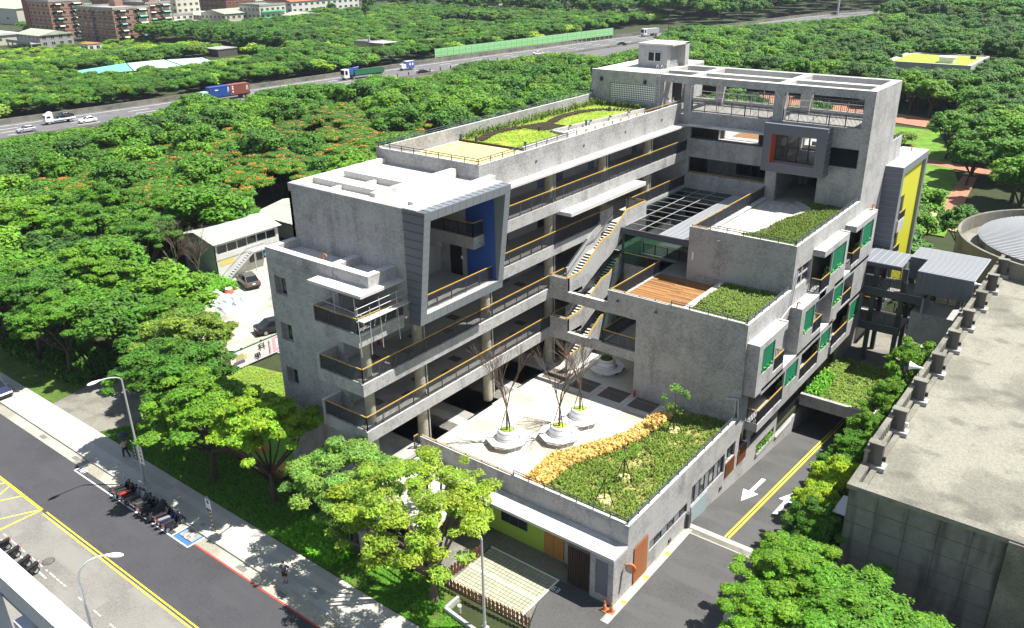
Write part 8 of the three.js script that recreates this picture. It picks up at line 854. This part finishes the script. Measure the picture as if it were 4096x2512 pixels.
cover('ground_cover', 'patchy plants on the planted roof over the ramp tunnel', [[-21.1, -80], [-21.1, -70], [-15.2, -70], [-15.2, -80]], 0.3, 3800, 0.14, 0.4, LM.fern, 0.26, { per: 8, patch: 11, lo: 0.2, hi: 0.55 }); cover('shrub_border', 'bright green shrub clump at the corner of the planted tunnel roof', [[-21.1, -75.5], [-21.1, -70], [-19.6, -70], [-19.8, -75]], 0.3, 900, 0.13, 0.55, LM.bright, 0.7, { per: 12 });
cover('hedge_plants', 'row of small leafy plants along the inner side of the roof garden wall', [[-50.3, -79.2], [-50.3, -57], [-49.5, -57], [-49.5, -79.2]], 23.06, 620, 0.12, 0.4, LM.fern, 0.6, { per: 10 }); cover('hedge_plants', 'row of small leafy plants along the foot of the tower wall on the roof garden', [[-50.3, -79.3], [-50.3, -78.3], [-44, -78.3], [-44, -79.3]], 23.06, 260, 0.12, 0.4, LM.fern, 0.5, { per: 10 });
cover('turf', 'yellow-green grass of the roof garden lawn', [[-50.2, -57], [-43.5, -57], [-43.6, -63.4], [-45.6, -64], [-45, -70], [-44, -79], [-50.2, -79]], 23.05, 9000, 0.1, 0.16, LM.lime, 0.1, { per: 6, patch: 3, lo: 0.2, hi: 0.6 });
cover('verge_grass', 'green grass of the verge between the pavement and the slatted fences', [[-30.2, -28.25], [-37.0, -28.25], [-37.3, -31.4], [-31.7, -31.7], [-29.6, -30.2], [-22.6, -28.6]], -0.03, 4200, 0.12, 0.16, LM.bright, 0.16, { per: 7, patch: 4, lo: 0.2, hi: 0.6 }); cover('verge_grass', 'shaded green grass strip between the pavement and the dark slatted fence', [[-68.8, -28.25], [-37.6, -28.25], [-37.0, -31.3], [-57, -32.8], [-66.5, -32.6]], -0.03, 9000, 0.12, 0.16, LM.bright, 0.16, { per: 7 }); cover('verge_plants', 'bushy green ground cover by the entrance gate under the trees', [[-44, -28.3], [-38.5, -28.3], [-38, -31], [-44, -31]], -0.03, 2200, 0.14, 0.5, LM.bright, 0.4, { per: 9 });
cover('side_grass', 'yellow-green mown grass of the lawn beside the school end wall', [[-69, -34.2], [-50.6, -34.7], [-50.6, -47.5], [-69, -44]], -0.04, 8000, 0.12, 0.16, LM.lime, 0.12, { per: 6 }); cover('thicket', 'bright green weeds and reeds beside the site office', [[-95.5, -48], [-87.6, -49.5], [-87.8, -56.5], [-95, -56.3]], -0.1, 3000, 0.22, 0.25, LM.bright, 0.9, { per: 10 });
cover('trough_plants', 'small plants in the long wall troughs above the ramp', [[-21.4, -63.4], [-21.4, -59.7], [-21.1, -59.7], [-21.1, -63.4]], -0.5, 120, 0.1, 0.4, LM.bright, 0.45, { per: 9 });
cover('undergrowth', 'dark bushy undergrowth beneath the trees left of the car park drive', [[-128, -36.5], [-79, -36.5], [-79, -31], [-86, -30.4], [-128, -30.4]], -0.05, 3600, 0.2, 0.45, LM.b, 0.9, { per: 9 });
cover('strip_plants', 'green ground plants along the strip between the ramp wall and the grey hall', [[-14.8, -94], [-14.8, -47], [-10.8, -47], [-10.8, -94]], -0.02, 4200, 0.2, 0.4, LM.a, 0.7, { per: 9, patch: 8, lo: 0.25, hi: 0.55 });

// ---------------------------------------------------------------- people
function blob(bones, box, res) { // bones: [x,y,z,r, x2,y2,z2,r2]; smooth union of tapered capsules meshed on a grid
  const mc = new MarchingCubes(res, M.skin, false, false, 60000); mc.isolation = 0; const s = Math.max(box[3] - box[0], box[4] - box[1], box[5] - box[2]) / 2, cx = (box[0] + box[3]) / 2, cy = (box[1] + box[4]) / 2, cz = (box[2] + box[5]) / 2, n = res, k = 0.035;
  for (let i = 0; i < n * n * n; i++) { const ix = i % n, iy = Math.floor(i / n) % n, iz = Math.floor(i / n / n); const x = cx + (ix - n / 2) / (n / 2) * s, y = cy + (iy - n / 2) / (n / 2) * s, z = cz + (iz - n / 2) / (n / 2) * s; let d = 1e3; for (const b of bones) { const ux = b[4] - b[0], uy = b[5] - b[1], uz = b[6] - b[2], L = ux * ux + uy * uy + uz * uz || 1e-9; const t = Math.min(1, Math.max(0, ((x - b[0]) * ux + (y - b[1]) * uy + (z - b[2]) * uz) / L)); const q = Math.hypot((x - b[0] - ux * t), (y - b[1] - uy * t), (z - b[2] - uz * t) * (b[8] || 1)) - (b[3] + (b[7] - b[3]) * t); const h = Math.max(0, k - Math.abs(d - q)) / k; d = Math.min(d, q) - h * h * k * 0.25; } mc.field[i] = -d; }
  mc.update(); const c = mc.count, p = new Float32Array(c * 3), nn = new Float32Array(c * 3); for (let i = 0; i < c; i++) { p[i * 3] = mc.positionArray[i * 3] * s + cx; p[i * 3 + 1] = mc.positionArray[i * 3 + 1] * s + cy; p[i * 3 + 2] = mc.positionArray[i * 3 + 2] * s + cz; for (let q = 0; q < 3; q++) nn[i * 3 + q] = mc.normalArray[i * 3 + q]; } const g = new THREE.BufferGeometry(); g.setAttribute('position', new THREE.BufferAttribute(p, 3)); g.setAttribute('normal', new THREE.BufferAttribute(nn, 3)); g.computeVertexNormals(); return g;
}
function person(label, pos, turn, o) { // facing +z
  const t = thing('person', label, 'person', pos, null, turn); const add = (n, g, m, par = t) => { const q = new THREE.Mesh(g, m); q.name = n; q.castShadow = q.receiveShadow = true; par.add(q); return q; };
  const w = o.walk || 0, J = { hipL: [0.09, 0.88, 0], hipR: [-0.09, 0.88, 0], kneeL: [0.1, 0.47, 0.02 + w], kneeR: [-0.1, 0.47, 0.02 - w * 0.6], ankL: [0.11, 0.08, -0.02 + w * 1.3], ankR: [-0.11, 0.08, -0.02 - w * 1.8], shL: [0.19, 1.38, -0.01], shR: [-0.19, 1.38, -0.01] }; const eL = o.elL || [0.27, 1.1, -0.03], eR = o.elR || [-0.26, 1.1, -0.03], hL = o.haL || [0.27, 0.86, 0.06], hR = o.haR || [-0.27, 0.86, 0.06];
  const B = (a, ra, b, rb, f) => [...a, ra, ...b, rb, f]; const hand = (e, h) => { const d = V(...h).sub(V(...e)).normalize(); const s = V(d.y, -d.x, 0.2).normalize(); const p = V(...h), palm = p.clone().addScaledVector(d, 0.08); const r = [B(p.toArray(), 0.026, palm.toArray(), 0.034)]; for (let k = 0; k < 4; k++) { const a = palm.clone().addScaledVector(s, (k - 1.5) * 0.022), m = a.clone().addScaledVector(d, 0.04 - Math.abs(k - 1.3) * 0.006), q = m.clone().addScaledVector(d, 0.026).add(V(0, 0, 0.014)); r.push(B(a.toArray(), 0.0105, m.toArray(), 0.0095), B(m.toArray(), 0.0095, q.toArray(), 0.0085)); } const tb = p.clone().addScaledVector(d, 0.02).addScaledVector(s, -0.03); r.push(B(tb.toArray(), 0.013, tb.clone().addScaledVector(d, 0.04).addScaledVector(s, -0.022).toArray(), 0.011)); return r; };
  const bones = [B([0, 1.0, 0], 0.13, [0, 1.3, 0], 0.145, 1.35), B([0, 0.9, 0], 0.14, [0, 1.0, 0], 0.13, 1.3), B([0, 1.36, 0], 0.07, [0, 1.48, 0.01], 0.055), B(J.shL, 0.06, J.shR, 0.06), B(J.hipL, 0.088, J.kneeL, 0.06), B(J.hipR, 0.088, J.kneeR, 0.06), B(J.kneeL, 0.056, J.ankL, 0.036), B(J.kneeR, 0.056, J.ankR, 0.036), B(J.shL, 0.052, eL, 0.042), B(J.shR, 0.052, eR, 0.042), B(eL, 0.04, hL, 0.028), B(eR, 0.04, hR, 0.028), B([0, 1.58, 0.0], 0.092, [0, 1.64, -0.005], 0.09), B([0, 1.54, 0.045], 0.05, [0, 1.53, 0.05], 0.045), B([0, 1.6, 0.092], 0.014, [0, 1.565, 0.108], 0.016), B([0.09, 1.6, 0], 0.018, [0.09, 1.57, 0.0], 0.014), B([-0.09, 1.6, 0], 0.018, [-0.09, 1.57, 0], 0.014), B(J.ankL, 0.036, [J.ankL[0], 0.035, J.ankL[2] + 0.13], 0.03), B(J.ankR, 0.036, [J.ankR[0], 0.035, J.ankR[2] + 0.13], 0.03)];
  const body = blob(bones, [-0.9, -0.02, -0.9, 0.9, 1.78, 0.9], 84); const merged = mergeGeometries([body, ...[[eL, hL], [eR, hR]].map(([e, h]) => blob(hand(e, h), [h[0] - 0.2, h[1] - 0.2, h[2] - 0.2, h[0] + 0.2, h[1] + 0.2, h[2] + 0.2], 56))]); const bd = add('body', merged, M.skin);
  add('shirt', blob([B([0, 0.98, 0], 0.155, [0, 1.3, 0], 0.165, 1.3), B(J.shL, 0.078, J.shR, 0.078), B(J.shL, 0.076, [(J.shL[0] + eL[0]) / 2, (J.shL[1] + eL[1]) / 2, (J.shL[2] + eL[2]) / 2], 0.075), B(J.shR, 0.076, [(J.shR[0] + eR[0]) / 2, (J.shR[1] + eR[1]) / 2, (J.shR[2] + eR[2]) / 2], 0.075)], [-0.4, 0.8, -0.4, 0.4, 1.55, 0.4], 52), o.shirt, bd);
  const lk = o.long ? 0.9 : 0.72, mid = (a, b, f) => a.map((q, i) => q + (b[i] - q) * f); add(o.long ? 'trousers' : 'shorts', blob([B([0, 0.88, 0], 0.155, [0, 0.98, 0], 0.15, 1.25), B(J.hipL, 0.108, mid(J.hipL, J.kneeL, lk), 0.088), B(J.hipR, 0.108, mid(J.hipR, J.kneeR, lk), 0.088), ...(o.long ? [B(mid(J.hipL, J.kneeL, lk), 0.086, J.ankL, 0.06), B(mid(J.hipR, J.kneeR, lk), 0.086, J.ankR, 0.06)] : [])], [-0.55, 0, -0.55, 0.55, 1.1, 0.55], 56), o.trousers, bd);
  add('hair', blob([B([0, 1.655, -0.018], 0.096, [0, 1.6, -0.045], 0.084)], [-0.2, 1.4, -0.2, 0.2, 1.8, 0.2], 40), M.black, bd); for (const s of [-1, 1]) { const a = s > 0 ? J.ankL : J.ankR; add('shoe', blob([B([a[0], 0.045, a[2] - 0.03], 0.048, [a[0], 0.04, a[2] + 0.14], 0.042)], [a[0] - 0.2, -0.1, a[2] - 0.2, a[0] + 0.2, 0.3, a[2] + 0.25], 32), o.shoe || M.black, bd); add('eye', new THREE.SphereGeometry(0.011, 8, 6).translate(s * 0.034, 1.605, 0.088), M.black, bd); }
  if (o.mask) add('face_mask', blob([B([0, 1.555, 0.062], 0.056, [0, 1.53, 0.066], 0.05)], [-0.15, 1.4, -0.1, 0.15, 1.7, 0.2], 32), std([0.35, 0.5, 0.62], 0.8), bd); else add('mouth', new THREE.BoxGeometry(0.045, 0.009, 0.01).translate(0, 1.535, 0.098), std([0.3, 0.1, 0.08], 0.6), bd);
  return t;
}
person('person in grey T-shirt, black shorts and face mask standing on the kerb edge', [-39.95, 0, -25.72], 0.55, { shirt: std([0.10, 0.115, 0.14], 0.85), trousers: M.black, mask: true, elL: [0.40, 1.17, -0.06], haL: [0.24, 0.98, 0.06], shoe: std([0.15, 0.16, 0.18], 0.7) });
person('person in pale pink top walking under a dark umbrella on the pavement', [-63.2, 0, -27.5], -1.4, { shirt: std([0.55, 0.40, 0.36], 0.85), trousers: M.black, long: true, walk: 0.16, elR: [-0.27, 1.15, 0.08], haR: [-0.2, 1.25, 0.26] });
{ const u = thing('umbrella', 'dark blue umbrella held over the walker in pink', 'umbrella', [-63.45, 0, -27.6]); const x = -63.45, z = -27.72, y = 1.88; P('canopy', b => { const n = 8; for (let k = 0; k < n; k++) { const a = k / n * 6.2832, c = (k + 1) / n * 6.2832, r = 0.52, p = (q, g, h) => [x + q * Math.cos(g), h, z + q * Math.sin(g)]; b.quad(p(r, c, y), p(r, a, y), p(r * 0.55, a, y + 0.17), p(r * 0.55, c, y + 0.17)); b.tri(p(r * 0.55, c, y + 0.17), p(r * 0.55, a, y + 0.17), [x, y + 0.23, z]); } }, new THREE.MeshStandardMaterial({ color: col(0.02, 0.03, 0.08), roughness: 0.7, side: THREE.DoubleSide }), u); P('shaft', b => b.cyl([x, 1.2, z], [x, y + 0.28, z], 0.01, 0.01, 6), M.metal, u); }
person('person in a white shirt behind the roof parapet by the tower door', [-40.75, 22.94, -78.0], 0.4, { shirt: std([0.6, 0.6, 0.64], 0.85), trousers: std([0.03, 0.03, 0.04], 0.8), long: true }); person('person in a pale blue shirt beside the one in white behind the roof parapet', [-40.6, 22.94, -78.7], -0.9, { shirt: std([0.34, 0.44, 0.6], 0.85), trousers: std([0.03, 0.03, 0.05], 0.8), long: true });

renderer.render(scene, camera);
